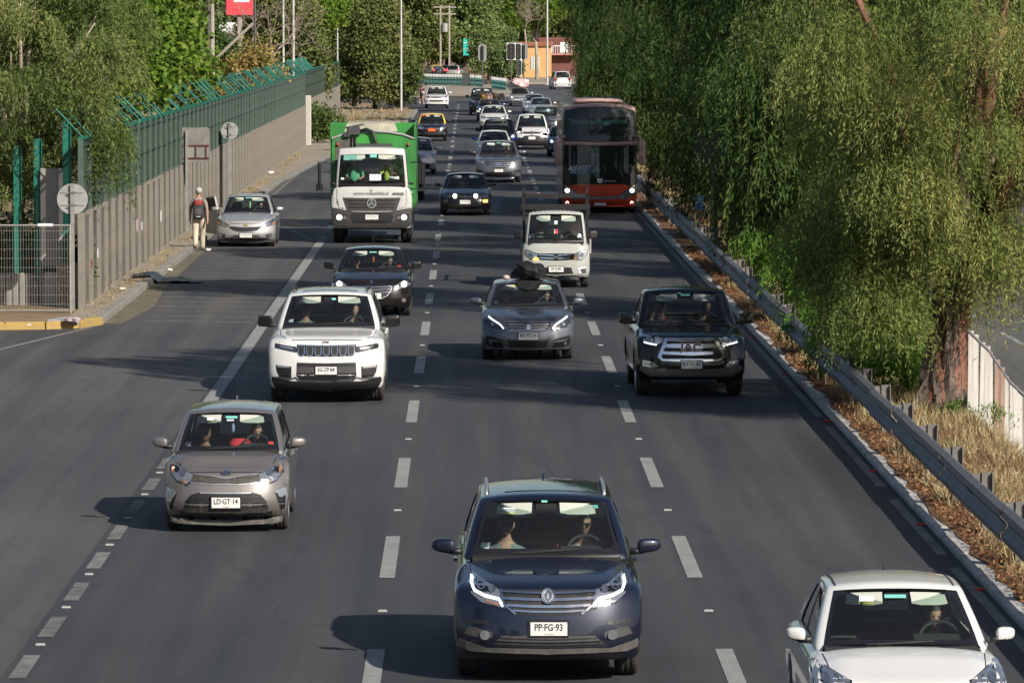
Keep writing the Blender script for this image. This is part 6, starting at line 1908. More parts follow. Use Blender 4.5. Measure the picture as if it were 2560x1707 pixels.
def rubbish_truck():
    X, Y = gp(855.8, 556).xy
    P_CAB = paint('truck_white', (0.52, 0.52, 0.51), 0.0, 0.4, 0.14)
    GREEN = pmat('truck_green', (0.05, 0.31, 0.055), 0.42, coat=0.35, noise=0.5, nscale=1.1, color2=(0.03, 0.15, 0.04), coatr=0.15)
    DG = pmat('truck_bumper_grey', (0.05, 0.048, 0.047), 0.6, noise=0.35, nscale=6)
    wb = 4.4
    c = Car('rubbish_truck', 'van', 2.15, 2.36, 2.84, wb, 1.38, 1.66, 1.68, P_CAB, (X, Y, 0), 0.0,
            'white cab rubbish truck with bright green loading body, left lane', 'truck', rw=0.5, tw=0.3, nose=0.10, clear=0.42, lod=1, tr=(790, 280, 0.21691, 650, Y - 1.35),
            over=dict(cabover=1, cowl=-1.22 / wb, wtop=-1.04 / wb, rtop=0.55 / wb, rbase=0.62 / wb, roofw=0.82, crown=0.02, zt=1.0, t1=0.84, side=[(-.80, .2)], frit=0.05,
                      frontp=[(0, 0.06), (0.15, 0.0), (0.5, 0.02), (0.8, 0.04), (1.0, 0.08)]), mir=dict(w=0.01, h=0.02), wsw=0.93)
    gr = c.center('grille', [(650, 990), (985, 985), (945, 1105), (935, 1135), (650, 1140)], DG, 0.012, 0.03)
    for y, x in ((1020, 940), (1060, 925), (1100, 910)): c.full('grille_slat', [(650, y), (x, y - 4)], 16, MESHBLACK, 0.018, gr)
    e = c.patch('emblem', circle(650, 1050, 54, 24), CHROME, 0.035, 0.02)
    c.patch('emblem_disc', circle(650, 1050, 46, 24), DG, 0.04, 0.01, e)
    for a in (90, 210, 330):
        q = rad(a)
        c.stroke('emblem_mark', [(650, 1050), (650 + 46 * math.cos(q), 1050 - 46 * math.sin(q))], 9, CHROME, 0.05, e)
    b = c.center('bumper', [(650, 1150), (860, 1145), (1000, 1120), (1105, 1105), (1112, 1290), (1050, 1325), (650, 1330)], DG, 0.03, 0.05)
    c.center('bumper_recess', [(650, 1165), (870, 1160), (900, 1200), (870, 1275), (650, 1280)], BLACKTRIM, 0.034, 0.006, b)
    c.center('step_slot', [(650, 1240), (800, 1236), (800, 1266), (650, 1270)], MESHBLACK, 0.038, 0.006, b)
    hl = c.pair('headlight', [(925, 1190), (1060, 1170), (1080, 1185), (1075, 1235), (1045, 1258), (940, 1255)], LAMPDARK, 0.036, 0.02)
    c.lamp_disc(1020, 1212, 32, LIT, 'lamp', hl, 0.046); c.lamp_disc(957, 1216, 20, LAMPCLEAR, 'lamp', hl, 0.046)
    c.pair('corner_panel', [(1000, 985), (1105, 965), (1110, 1100), (960, 1112)], P_CAB, 0.018, 0.02)
    c.stroke2('corner_seam', [(1052, 980), (1050, 1050), (1020, 1100), (960, 1108)], 4, GREYTRIM, 0.021)
    c.stroke2('door_seam', [(1050, 860), (1048, 975)], 5, GREYTRIM, 0.012)
    rowtext(c, 648, 932, 'www.voltachile.cl', 0.145, pmat('letter_grey', (0.22, 0.22, 0.22), 0.6), 'lettering', 0.001, 0.03, 1.0)
    rowtext(c, 955, 942, 'AXOR', 0.10, INK, 'lettering', 0.003, 0.03, 1.25)
    c.stroke('badge', circle(648, 897, 11, 12), 4, SATIN, 0.03)
    c.plate(652, 1208, 'FF·YB·42', ink=INKGREY, w=0.38, h=0.14, off=0.06)
    c.sticker(0.05, 0.80, 0.2, 0.1, STICKG); c.sticker(-0.55, 0.76, 0.55, 0.16, pmat('sun_strip_green', (0.12, 0.32, 0.28), 0.6), 'sun_strip')
    c.sticker(0.1, 0.28, 0.34, 0.20, STICKW, 'dashboard_paper'); c.sticker(-0.72, 0.24, 0.3, 0.06, STICKW, 'dashboard_paper'); c.sticker(0.62, 0.26, 0.3, 0.08, STICKW, 'dashboard_paper')
    # long mirror brackets
    for sg, wd in ((-1, 0.42), (1, 0.34)):
        m = MB(); x0, x1 = 1.14 * sg, (1.14 + wd) * sg
        m.tube([(x0, -1.0, 2.38), (x1, -1.12, 2.40), (x1, -1.12, 1.62), (x0, -1.0, 1.60)], 0.022, 6)
        m.build('mirror_bracket', BLACKTRIM, c.root)
        mm = MB(); xa = (1.14 + wd - 0.02) * sg
        mm.cbox(-0.11 if sg > 0 else -0.05, 0.11 if sg > 0 else 0.05, -0.06, 0.06, -0.38, 0.34, 0.03); o = mm.build('mirror', BLACKTRIM, c.root, loc=(xa, -1.06, 2.02))
        MB().cbox(-0.10, 0.10, -0.06, 0.06, -0.12, 0.12, 0.03).build('mirror', BLACKTRIM, c.root, loc=(xa, -1.06, 1.66))
    # loading body
    body = MB()
    y0, y1 = 0.95, 6.6
    prof = [(-1.22, 0.95), (1.22, 0.95), (1.22, 3.02), (0.9, 3.14), (0.45, 3.21), (0, 3.24), (-0.45, 3.21), (-0.9, 3.14), (-1.22, 3.02)]
    body.prism(prof, y0, y1, 'y')
    bo = body.build('loading_body', GREEN, c.root)
    fr = MB(); fr.prism([(-1.12, 0.96), (-0.52, 0.96), (-0.52, 3.08), (-0.9, 3.05), (-1.12, 2.98)], y0 - 0.012, y0 - 0.004, 'y')
    fr.build('dirty_panel', pmat('soot_grey', (0.14, 0.13, 0.115), 0.9, noise=0.5, nscale=2), bo)
    rim = MB()
    for a, b2 in zip(prof[2:], prof[3:]): rim.tube([(a[0], y0 - 0.02, a[1] + .02), (b2[0], y0 - 0.02, b2[1] + .02)], 0.035, 6)
    rim.build('front_rim', pmat('rim_grey', (0.36, 0.37, 0.36), 0.7, noise=0.3), bo)
    for sg, w0 in ((1, 0.62), (-1, 0.48)):
        s2 = MB(); s2.prism([(sg * 1.26, 2.9), (sg * 1.26, 3.50), (sg * (1.26 - w0), 3.50), (sg * (1.26 - w0 + 0.15), 3.05)], 1.6, 1.75, 'y')
        s2.prism([(sg * 1.22, 1.0), (sg * 1.27, 1.0), (sg * 1.27, 3.48), (sg * 1.22, 3.48)], 1.0, 6.6, 'y')
        s2.build('side_wing', GREEN, bo)
    MB().prism([(-0.9, 3.20), (0.75, 3.20), (0.72, 3.46), (-0.85, 3.44)], 3.2, 6.4, 'y').build('hopper_cover', pmat('hopper_dirty_white', (0.55, 0.50, 0.42), 0.8, noise=0.4, nscale=2), bo)
    for sg in (-1, 1): MB().ball((0, 0, 0), 0.05).build('marker_lamp', pmat('marker_dull_red', (0.3, 0.07, 0.03), 0.5), bo, True, loc=(sg * 1.05, y0 - 0.04, 2.86))
    h = MB()
    h.tube([(-0.42, y0 - .06, 3.26), (-0.2, y0 - .1, 3.32), (0.0, y0 - .12, 3.25), (0.1, y0 - .12, 2.9), (0.34, y0 - .1, 2.5), (0.42, y0 - .06, 2.35)], 0.045, 8)
    h.tube([(-0.62, y0 - .06, 3.2), (-0.62, y0 - .08, 2.45), (-0.5, y0 - .08, 2.25), (0.5, y0 - .1, 2.3), (0.55, y0 - .06, 2.15)], 0.022, 6)
    h.tube([(-0.52, y0 - .06, 3.2), (-0.52, y0 - .08, 2.5), (-0.42, y0 - .08, 2.40), (0.78, y0 - .1, 2.42), (0.85, y0 - .06, 2.2)], 0.022, 6)
    h.build('hydraulic_hose', BLACKTRIM, bo, True)
    v = MB(); v.cbox(-0.2, 0.2, -0.1, 0.1, -0.1, 0.14, 0.03); v.cbox(-0.3, -0.1, -0.08, 0.1, -0.16, -0.05, 0.02); v.tube([(-0.25, 0, 0.1), (0.3, 0, 0.2)], 0.03)
    v.build('valve_block', GREYTRIM, bo, loc=(-0.58, y0 - 0.05, 3.26))
    MB().cbox(-0.55, 0.55, -0.25, 0.1, 0, 0.07, 0.02).build('roof_beacon_bar', GREYTRIM, c.root, loc=(0.05, 0.05, 2.84))
    MB().box(-0.45, 0.45, -0.5, 6.2, 0.55, 0.95).build('chassis', BLACKTRIM, c.root)
    for sg in (-1, 1): MB().box(-0.02, 0.02, 1.2, 3.6, 0.5, 1.0).build('side_guard', BLACKTRIM, c.root, loc=(sg * 1.18, 0, 0))
    return c
CARS['rubbish_truck'] = rubbish_truck()

def small_truck():
    X, Y = gp(1276.6, 659).xy
    wb = 2.6
    PW = paint('truck_cream_white', (0.38, 0.39, 0.37), 0.0, 0.42, 0.14)
    c = Car('small_truck', 'pickup', 4.7, 1.66, 1.88, wb, 0.72, 0.98, 1.12, PW, (X, Y, 0), rad(-0.6),
            'small white flatbed truck with black rack and one orange signal lit', 'truck', rw=0.29, tw=0.18, nose=0.16, clear=0.24, tr=(1280, 470, 0.16583, 662, Y - 0.68),
            over=dict(cabover=1, cowl=-0.56 / wb, wtop=-0.22 / wb, rtop=0.62 / wb, rbase=0.70 / wb, roofw=0.80, crown=0.02, frit=0.09, side=[(-.7, .5), (.55, .8)],
                      frontp=[(0, 0.05), (0.12, 0.0), (0.45, 0.0), (0.8, 0.03), (1.0, 0.10)]), mir=dict(w=0.2, h=0.2, boxy=True, mat=BLACKTRIM, y=-0.2, z=1.28), wsw=0.92, rimm=BLACKTRIM)
    hl = c.pair('headlight', [(925, 1075), (950, 990), (1130, 925), (1128, 1010), (1050, 1078)], LAMPCLEAR)
    c.lamp_disc(1050, 1010, 34, LAMPLENS, 'lamp', hl)
    c.patch('turn_signal', [(310, 1085), (345, 1040), (400, 1060), (405, 1088)], AMBERLIT, 0.012, 0.01, hl[1])
    c.patch('turn_signal', [(925, 1078), (940, 1040), (985, 1045), (975, 1078)], AMBER, 0.012, 0.01, hl[0])
    g = c.center('grille', [(662, 990), (940, 985), (915, 1080), (662, 1094)], GLOSSBLACK)
    c.full('grille_bar', [(662, 1015), (920, 1002)], 16, CHROME, 0.012, g); c.full('grille_bar', [(662, 1062), (905, 1050)], 16, CHROME, 0.012, g)
    e = c.lamp_disc(662, 1040, 42, GLOSSBLACK, 'emblem', None, 0.02, False)
    rowtext(c, 662, 1040, 'BAI', 0.07, SATIN, 'lettering', 0.001, 0.028, 1.0, e)
    c.center('air_intake', [(662, 1200), (890, 1195), (925, 1290), (662, 1300)], MESHBLACK)
    fr = c.pair('fog_lamp_recess', [(985, 1225), (1105, 1188), (1118, 1278), (1035, 1288)], GREYTRIM)
    c.stroke('led_strip', [(1105, 1196), (1000, 1214), (1036, 1280)], 18, LED, 0.014, fr[0])
    c.stroke('led_strip', [(1324 - 1105, 1196), (1324 - 1000, 1214), (1324 - 1036, 1280)], 18, LED, 0.014, fr[1])
    c.plate(665, 1222, 'RJ·VJ·80')
    c.sticker(-0.8, 0.26, 0.1, 0.09, STICKW); c.sticker(0.78, 0.24, 0.1, 0.07, STICKW); c.sticker(0.02, 0.42, 0.07, 0.11, STICKR, 'pennant'); c.sticker(-0.03, 0.42, 0.04, 0.11, STICKW, 'pennant'); c.sticker(0.0, 0.68, 0.08, 0.1, STICKW, 'pennant')
    # corrugated roof ribs
    rib = MB()
    for k in range(11):
        x = -0.55 + 0.11 * k
        p, q = c.gh(x / 0.66, -0.9, 1.0), c.gh(x / 0.66, 0.8, 1.0)
        rib.box(x - 0.022, x + 0.022, p[1], q[1], min(p[2], q[2]) - 0.01, max(p[2], q[2]) + 0.012)
    rib.build('roof_ribs', PW, c.root)
    rack = MB()
    yb = 0.80
    for sg in (-1, 1):
        rack.box(sg * 0.78 - 0.03, sg * 0.78 + 0.03, yb, yb + 0.06, 1.0, 2.42)
        rack.box(sg * 0.80 - 0.03, sg * 0.80 + 0.03, 3.7, 3.76, 1.0, 2.25)
        rack.box(sg * 0.80 - 0.02, sg * 0.80 + 0.02, yb, 3.75, 2.0, 2.06)
    rack.box(-0.85, 0.85, yb - 0.02, yb + 0.04, 1.86, 2.0); rack.box(-0.82, 0.82, yb, yb + 0.05, 2.16, 2.26); rack.box(-0.85, 0.85, yb + .05, yb + 0.11, 1.75, 1.95)
    rack.build('load_rack', BLACKTRIM, c.root)
    side = MB()
    for sg in (-1, 1): side.box(sg * 0.86 - 0.02, sg * 0.86 + 0.02, 0.95, 3.95, 0.78, 1.16)
    side.build('bed_side', PW, c.root)
    return c
CARS['small_truck'] = small_truck()
# ------------------------------------------------------------------ vegetation
def leaf_mesh(name, B, D, S, var, mat, fold=0.0, shape=0.45):
    """many small lens-shaped leaves as one mesh; B base, D along, S half width"""
    n = len(B)
    N = np.cross(D, S)
    ln = np.linalg.norm(N, axis=1, keepdims=True); N = N / np.maximum(ln, 1e-9)
    V = np.empty((n, 4, 3), np.float32)
    V[:, 0] = B
    V[:, 1] = B + D * shape + S + N * fold * np.linalg.norm(S, axis=1, keepdims=True)
    V[:, 2] = B + D
    V[:, 3] = B + D * shape - S + N * fold * np.linalg.norm(S, axis=1, keepdims=True)
    me = bpy.data.meshes.new(name)
    me.vertices.add(4 * n); me.vertices.foreach_set('co', V.ravel())
    me.loops.add(4 * n); me.loops.foreach_set('vertex_index', np.arange(4 * n, dtype=np.int32))
    me.polygons.add(n); me.polygons.foreach_set('loop_start', np.arange(0, 4 * n, 4, dtype=np.int32))
    me.update(calc_edges=True)
    a = me.attributes.new('var', 'FLOAT', 'FACE')
    a.data.foreach_set('value', np.clip(var, 0, 1).astype(np.float32))
    me.materials.append(mat)
    return me

def unit(a): return a / np.maximum(np.linalg.norm(a, axis=-1, keepdims=True), 1e-9)

def strands(r, lobes, count, per, leaf, width, hang, zmin, outw=0.35, spread=0.6, lobe_var=0.15, zfrac=-0.3):
    """hanging twigs carrying narrow leaves; returns leaf arrays"""
    lobes = np.array(lobes, float)
    wts = (lobes[:, 3] * lobes[:, 4] * lobes[:, 5]) ** (2 / 3); wts /= wts.sum()
    li = r.choice(len(lobes), count, p=wts)
    d = unit(r.normal(size=(count, 3))); d[:, 2] = np.where(d[:, 2] < zfrac, -d[:, 2], d[:, 2])
    rr = r.uniform(0.55, 1.0, count) ** 0.6
    st = lobes[li, :3] + d * lobes[li, 3:6] * rr[:, None]
    L = r.uniform(hang[0], hang[1], count)
    L = np.minimum(L, np.maximum(st[:, 2] - zmin + r.uniform(0, 0.5, count), 0.15))
    out = unit(d * np.array([1, 1, 0.0]) + r.normal(size=(count, 3)) * 0.2)
    sv = r.normal(size=count) * lobe_var + (r.random(len(lobes))[li] - 0.5) * 0.42
    t = (np.arange(per) + 0.5) / per
    T = t[None, :, None]
    P = st[:, None, :] + out[:, None, :] * (outw * np.sqrt(T)) * L[:, None, None] * 0.5 + np.array([0, 0, -1.0]) * (L[:, None, None] * T ** 1.25)
    P = P.reshape(-1, 3) + r.normal(size=(count * per, 3)) * 0.02
    n = len(P)
    dirs = unit(r.normal(size=(n, 3)) * spread + np.array([0, 0, -1.0]) + np.repeat(out, per, 0) * 0.35)
    ll = leaf * r.uniform(0.6, 1.25, n)
    D = dirs * ll[:, None]
    S = unit(np.cross(dirs, r.normal(size=(n, 3)))) * (width * r.uniform(0.7, 1.3, n))[:, None]
    var = 0.5 + np.repeat(sv, per) + r.normal(size=n) * 0.10
    return P, D, S, var

def clusters(r, lobes, count, per, leaf, width, spread=0.28, shell=0.55, lobe_var=0.2, upbias=0.25):
    lobes = np.array(lobes, float)
    wts = (lobes[:, 3] * lobes[:, 4] * lobes[:, 5]) ** (2 / 3); wts /= wts.sum()
    li = r.choice(len(lobes), count, p=wts)
    d = unit(r.normal(size=(count, 3)))
    rr = r.uniform(shell, 1.0, count) ** 0.7
    st = lobes[li, :3] + d * lobes[li, 3:6] * rr[:, None]
    sv = r.normal(size=count) * 0.12 + (r.random(len(lobes))[li] - 0.5) * lobe_var
    n = count * per
    P = np.repeat(st, per, 0) + r.normal(size=(n, 3)) * spread
    dirs = unit(r.normal(size=(n, 3)) + np.array([0, 0, -0.2]) + np.repeat(d, per, 0) * 0.5)
    ll = leaf * r.uniform(0.6, 1.3, n)
    nrm = unit(r.normal(size=(n, 3)) + np.array([0, 0, upbias]) + np.repeat(d, per, 0) * 0.6)
    S = unit(np.cross(dirs, nrm)) * (width * r.uniform(0.7, 1.3, n))[:, None]
    return P, dirs * ll[:, None], S, 0.5 + np.repeat(sv, per) + r.normal(size=n) * 0.10

def ring_lobes(r, n, R, z0, z1, rad0, rad1, flat=0.8):
    out = []
    for i in range(n):
        a = 2 * math.pi * (i + r.uniform(-.3, .3)) / n
        q = R * r.uniform(0.55, 1.1); z = r.uniform(z0, z1); k = r.uniform(rad0, rad1)
        out.append((q * math.cos(a), q * math.sin(a), z, k, k, k * flat))
    return out

def canopy(r, n, c, R, lob, inner=0.62, zlo=0.0, skirt=()):
    """many small foliage lobes spread through the outer part of an ellipsoid, plus hanging skirts"""
    out = []
    while len(out) < n:
        d = unit(r.normal(size=3)); q = r.uniform(inner, 1.0)
        p = np.array(c) + d * np.array(R) * q
        if p[2] < zlo: continue
        k = r.uniform(lob[0], lob[1])
        out.append((p[0], p[1], p[2], k, k, k * 0.75))
    for (a0, a1, rr0, rr1, z0, z1, m) in skirt:
        for _ in range(m):
            a = rad(r.uniform(a0, a1)); q = r.uniform(rr0, rr1); k = r.uniform(lob[0], lob[1]) * 0.9
            out.append((q * math.cos(a), q * math.sin(a), r.uniform(z0, z1), k, k, k * 0.8))
    return out

BARK = pmat('bark_grey_brown', (0.16, 0.12, 0.09), 0.95, noise=0.6, nscale=3.0, bump=0.8, color2=(0.06, 0.042, 0.03))
BARKRED = pmat('bark_red_brown', (0.235, 0.185, 0.15), 0.95, noise=0.7, nscale=3.4, bump=1.0, color2=(0.045, 0.03, 0.024))
_nt = BARKRED.node_tree
_mp = _nt.nodes.new('ShaderNodeMapping'); _mp.inputs['Scale'].default_value = (3.2, 3.2, 0.55)
_nt.links.new([n for n in _nt.nodes if n.type == 'TEX_COORD'][0].outputs['Object'], _mp.inputs[0])
_nt.links.new(_mp.outputs[0], [n for n in _nt.nodes if n.type == 'TEX_NOISE'][0].inputs['Vector'])
BARKPALE = pmat('bark_pale', (0.42, 0.36, 0.29), 0.9, noise=0.5, nscale=2.5, color2=(0.22, 0.18, 0.14))
L_PEPPER = leaf_mat('pepper_leaf', [(0.065, 0.11, 0.026), (0.135, 0.195, 0.05), (0.225, 0.275, 0.08), (0.36, 0.355, 0.12), (0.50, 0.43, 0.16)], 0.36)
L_PEPPER_SHADED = leaf_mat('pepper_leaf_shaded', [(0.012, 0.028, 0.007), (0.024, 0.055, 0.012), (0.042, 0.085, 0.019), (0.075, 0.115, 0.028), (0.14, 0.14, 0.04)], 0.22)  # shade over the trees behind the nearest is put into darker leaf colours
L_EUC = leaf_mat('gum_leaf', [(0.035, 0.065, 0.016), (0.07, 0.115, 0.028), (0.125, 0.175, 0.045), (0.20, 0.235, 0.075), (0.33, 0.29, 0.14)], 0.25)
L_PLANE = leaf_mat('plane_leaf', [(0.035, 0.085, 0.012), (0.08, 0.165, 0.02), (0.135, 0.225, 0.03), (0.21, 0.28, 0.045), (0.34, 0.29, 0.09)], 0.35)
L_DARK = leaf_mat('evergreen_leaf', [(0.03, 0.06, 0.018), (0.06, 0.105, 0.028), (0.10, 0.155, 0.04), (0.155, 0.20, 0.06), (0.22, 0.23, 0.10)], 0.28)
L_FAR_HAZED = leaf_mat('far_leaf_hazed', [(0.075, 0.125, 0.045), (0.125, 0.195, 0.065), (0.185, 0.255, 0.085), (0.245, 0.30, 0.115), (0.30, 0.31, 0.16)], 0.34)  # distance haze put into the leaf colours, paler and less saturated
L_OLIVE = leaf_mat('olive_leaf', [(0.055, 0.08, 0.022), (0.095, 0.13, 0.036), (0.145, 0.18, 0.052), (0.20, 0.215, 0.08), (0.26, 0.25, 0.12)], 0.28)

def limb_tubes(mb, lobes, h, r0, rr, lean=(0, 0)):
    top = Vector((lean[0], lean[1], h))
    mb.tube([(0, 0, -0.1), (0.03 * h * rr.normal() * 0.3, 0.02, 0.25), (lean[0] * 0.35, lean[1] * 0.35, h * 0.45), tuple(top)], [r0 * 1.35, r0 * 1.08, r0 * 0.9, r0 * 0.7], 10)
    for l in lobes:
        c = Vector(l[:3])
        mid = top.lerp(c, 0.5) + Vector((rr.normal() * .2, rr.normal() * .2, 0.3))
        mb.tube([tuple(top - Vector((0, 0, 0.2))), tuple(mid), tuple(c)], [r0 * 0.45, r0 * 0.25, r0 * 0.08], 6)
    return mb

_crowns = {}
def crown_set(key):
    """(trunk mesh, crown mesh) made once for each kind"""
    if key in _crowns: return _crowns[key]
    seed = sum(ord(ch) * (i + 3) for i, ch in enumerate(key))
    r = np.random.default_rng(seed)
    tm = MB()
    if key == 'pepper_near':
        lobes = canopy(r, 120, (0.45, -0.5, 6.3), (3.2, 3.3, 4.4), (0.5, 0.95), 0.66, 3.0, [(95, 235, 1.3, 2.5, 1.5, 3.0, 30), (-40, 60, 2.0, 3.0, 3.9, 4.8, 8), (235, 300, 2.0, 3.0, 3.6, 4.6, 10), (230, 345, 0.7, 1.7, 2.5, 3.3, 9), (300, 360, 0.9, 1.6, 1.9, 2.6, 5), (170, 250, 0.9, 1.9, 1.5, 2.5, 10)])
        A = strands(r, lobes, 20000, 15, 0.10, 0.009, (0.4, 1.05), 0.75, 0.55, 0.65, 0.10, 0.1)
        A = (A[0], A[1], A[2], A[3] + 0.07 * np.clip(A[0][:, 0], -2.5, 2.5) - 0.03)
        U = strands(r, canopy(r, 60, (-0.6, 0.3, 10.6), (3.9, 3.9, 2.6), (0.6, 1.1), 0.4, 8.5), 2600, 11, 0.24, 0.03, (0.4, 1.2), 7.5, 0.5)
        A = tuple(np.concatenate([p, q]) for p, q in zip(A, U))
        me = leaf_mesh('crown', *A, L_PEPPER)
        lobes = [lobes[0]] + lobes[1:60:4]
        limb_tubes(tm, lobes[1:], 2.1, 0.36, r, (0.25, 0.1)); bm_ = BARKRED
    elif key in ('pepper_a', 'pepper_b'):
        lobes = canopy(r, 130, (0, 0, 6.8), (3.1, 3.1, 5.2), (0.55, 1.0), 0.6, 2.8, [(90, 270, 1.4, 2.6, 2.2, 3.4, 34), (-90, 90, 1.6, 3.0, 2.4, 3.6, 12)])
        A = strands(r, lobes, 7600, 11, 0.19, 0.018, (0.4, 1.4), 1.15, 0.55, 0.6, 0.10, 0.0)
        U = strands(r, canopy(r, 50, (-0.6, 0, 11.0), (3.9, 3.9, 2.4), (0.6, 1.1), 0.4, 9.0), 1800, 10, 0.28, 0.036, (0.4, 1.2), 8.0, 0.5)
        A = tuple(np.concatenate([p, q]) for p, q in zip(A, U))
        me = leaf_mesh('crown', *A, L_PEPPER_SHADED)
        lobes = [lobes[0]] + lobes[1:60:5]
        limb_tubes(tm, lobes[1:], 2.4, 0.26, r, (0.2, -0.1)); bm_ = BARK
    elif key == 'gum':
        lobes = [(0, 0, 6.2, 2.2, 2.2, 2.2)] + ring_lobes(r, 12, 2.8, 3.2, 6.2, 1.1, 1.6) + ring_lobes(r, 7, 2.4, 6.3, 8.5, 1.2, 1.7)
        A = strands(r, canopy(r, 95, (0, 0, 6.0), (3.2, 3.2, 3.6), (0.45, 0.85), 0.55, 2.4), 9500, 12, 0.135, 0.0135, (0.3, 0.9), 2.0, 0.8, 0.75, 0.12)
        me = leaf_mesh('crown', *A, L_EUC)
        limb_tubes(tm, lobes[1:], 3.0, 0.2, r, (0.3, 0)); bm_ = BARKPALE
    elif key in ('plane_a', 'plane_b'):
        lobes = [(0, 0, 6.4, 1.9, 1.9, 2.1)] + ring_lobes(r, 8, 1.9, 4.5, 6.8, 0.9, 1.4) + ring_lobes(r, 4, 1.3, 7.2, 8.6, 1.0, 1.4)
        A = clusters(r, lobes, 3000, 7, 0.20, 0.085, 0.22, 0.45, 0.25)
        me = leaf_mesh('crown', *A, L_PLANE, 0.25)
        limb_tubes(tm, lobes[1:], 3.4, 0.17, r, (0.1, 0.1)); bm_ = BARKPALE
    elif key in ('ever_a', 'ever_b'):
        lobes = [(0, 0, 5.0, 2.1, 2.1, 3.0)] + ring_lobes(r, 10, 1.9, 2.0, 6.0, 0.9, 1.4) + ring_lobes(r, 5, 1.3, 6.2, 8.0, 0.9, 1.3)
        A = clusters(r, lobes, 5200, 7, 0.21, 0.08, 0.24, 0.5, 0.45)
        me = leaf_mesh('crown', *A, L_DARK if key == 'ever_a' else L_OLIVE, 0.2)
        limb_tubes(tm, lobes[1:], 1.9, 0.2, r, (0.1, 0.05)); bm_ = BARK
    elif key in ('far_a', 'far_b', 'far_c'):
        lobes = [(0, 0, 5.4, 2.6, 2.6, 3.4)] + ring_lobes(r, 11, 2.7, 1.9, 6.8, 1.1, 1.8) + ring_lobes(r, 5, 1.8, 7.4, 9.6, 1.1, 1.7)
        A = clusters(r, lobes, 3400, 6, 0.42, 0.15, 0.32, 0.5, 0.4)
        me = leaf_mesh('crown', *A, L_FAR_HAZED if key != 'far_c' else L_OLIVE, 0.2)
        limb_tubes(tm, lobes[1:], 2.2, 0.24, r, (0.1, 0)); bm_ = BARK
    elif key == 'bush':
        lobes = [(0, 0, 0.9, 0.8, 0.8, 0.8)] + ring_lobes(r, 6, 0.7, 0.6, 1.5, 0.4, 0.65)
        A = clusters(r, lobes, 420, 7, 0.15, 0.045, 0.14, 0.4, 0.3)
        me = leaf_mesh('crown', *A, L_DARK, 0.2)
        limb_tubes(tm, lobes[1:], 0.5, 0.05, r); bm_ = BARK
    elif key == 'dry_bush':
        lobes = [(0, 0, 1.5, 1.0, 1.0, 1.3)] + ring_lobes(r, 6, 0.9, 1.0, 2.6, 0.5, 0.8)
        A = clusters(r, lobes, 700, 7, 0.15, 0.05, 0.16, 0.4, 0.4)
        me = leaf_mesh('crown', *A, leaf_mat('yellow_leaf', [(0.10, 0.11, 0.02), (0.20, 0.19, 0.05), (0.36, 0.27, 0.09), (0.46, 0.34, 0.15)], 0.3), 0.2)
        limb_tubes(tm, lobes[1:], 0.9, 0.06, r); bm_ = BARK
    elif key == 'sprout':
        lobes = [(0, 0, 0.75, 0.7, 0.7, 0.55)] + ring_lobes(r, 6, 0.8, 0.5, 1.2, 0.35, 0.6)
        A = strands(r, lobes, 420, 12, 0.17, 0.016, (0.2, 0.7), 0.1, 0.6, 0.7)
        me = leaf_mesh('crown', *A, leaf_mat('sprout_leaf', [(0.04, 0.11, 0.012), (0.075, 0.185, 0.02), (0.12, 0.25, 0.035), (0.2, 0.29, 0.06)], 0.35))
        limb_tubes(tm, lobes[1:], 0.4, 0.03, r); bm_ = BARK
    elif key == 'bare':
        tm.tube([(0, 0, -.1), (0.1, 0, 1.5), (-0.1, 0.1, 3.0)], [0.16, 0.12, 0.09], 7)
        def br(p, d, L, rad_, lev):
            q = p + d * L
            tm.tube([tuple(p), tuple(p.lerp(q, .5) + Vector(r.normal(size=3) * L * .06)), tuple(q)], [rad_, rad_ * .75, rad_ * .5], 4, cap=False)
            if lev == 0: return
            for _ in range(3):
                nd = (d + Vector(r.normal(size=3) * 0.55)).normalized()
                br(q, nd, L * r.uniform(.6, .85), rad_ * .55, lev - 1)
        for _ in range(5): br(Vector((-0.1, 0.1, 2.8)), Vector((r.normal() * .5, r.normal() * .5, 1)).normalized(), 1.5, 0.06, 4)
        me = None; bm_ = pmat('bark_dry_pink', (0.33, 0.25, 0.21), 0.9)
    if key == 'pepper_near':
        m = MB(); n = 26
        rings = [(-0.1, 0.56, 0, 0), (0.05, 0.48, 0, 0), (0.3, 0.40, 0, 0), (0.6, 0.33, 0.0, 0), (1.0, 0.30, 0.03, 0.02), (1.5, 0.29, 0.08, 0.03), (2.0, 0.31, 0.16, 0.05), (2.5, 0.26, 0.25, 0.1)]
        vs = []
        for (z, q, ox, oy) in rings:
            for k in range(n):
                t = 2 * math.pi * k / n
                g = 1 + 0.13 * math.sin(4 * t + z * 0.7) + 0.12 * (1 if (k + int(z * 2)) % 3 == 0 else -0.6) + 0.07 * math.sin(9 * t + 3 * z)
                vs.append((ox + q * g * math.cos(t), oy + q * g * math.sin(t), z))
        m.add(vs, [(i * n + k, i * n + (k + 1) % n, (i + 1) * n + (k + 1) % n, (i + 1) * n + k) for i in range(len(rings) - 1) for k in range(n)])
        for lx, ly, z2 in ((-0.7, 0, 3.6), (0.9, 0.2, 3.8), (0.1, -0.6, 4.2)):
            m.tube([(0.2, 0.05, 2.2), (lx * .5 + .2, ly * .5, 2.9), (lx * 1.6, ly * 1.6, z2)], [0.3, 0.22, 0.14], 8)
        tmesh = m.mesh('trunk', BARKRED, True, angle=45)
        lim = tm.mesh('limbs', pmat('twig_red', (0.20, 0.09, 0.06), 0.8), True)
        _crowns[key] = (tmesh, me, lim)
        return _crowns[key]
    _crowns[key] = (tm.mesh('trunk', bm_, True), me, None)
    return _crowns[key]

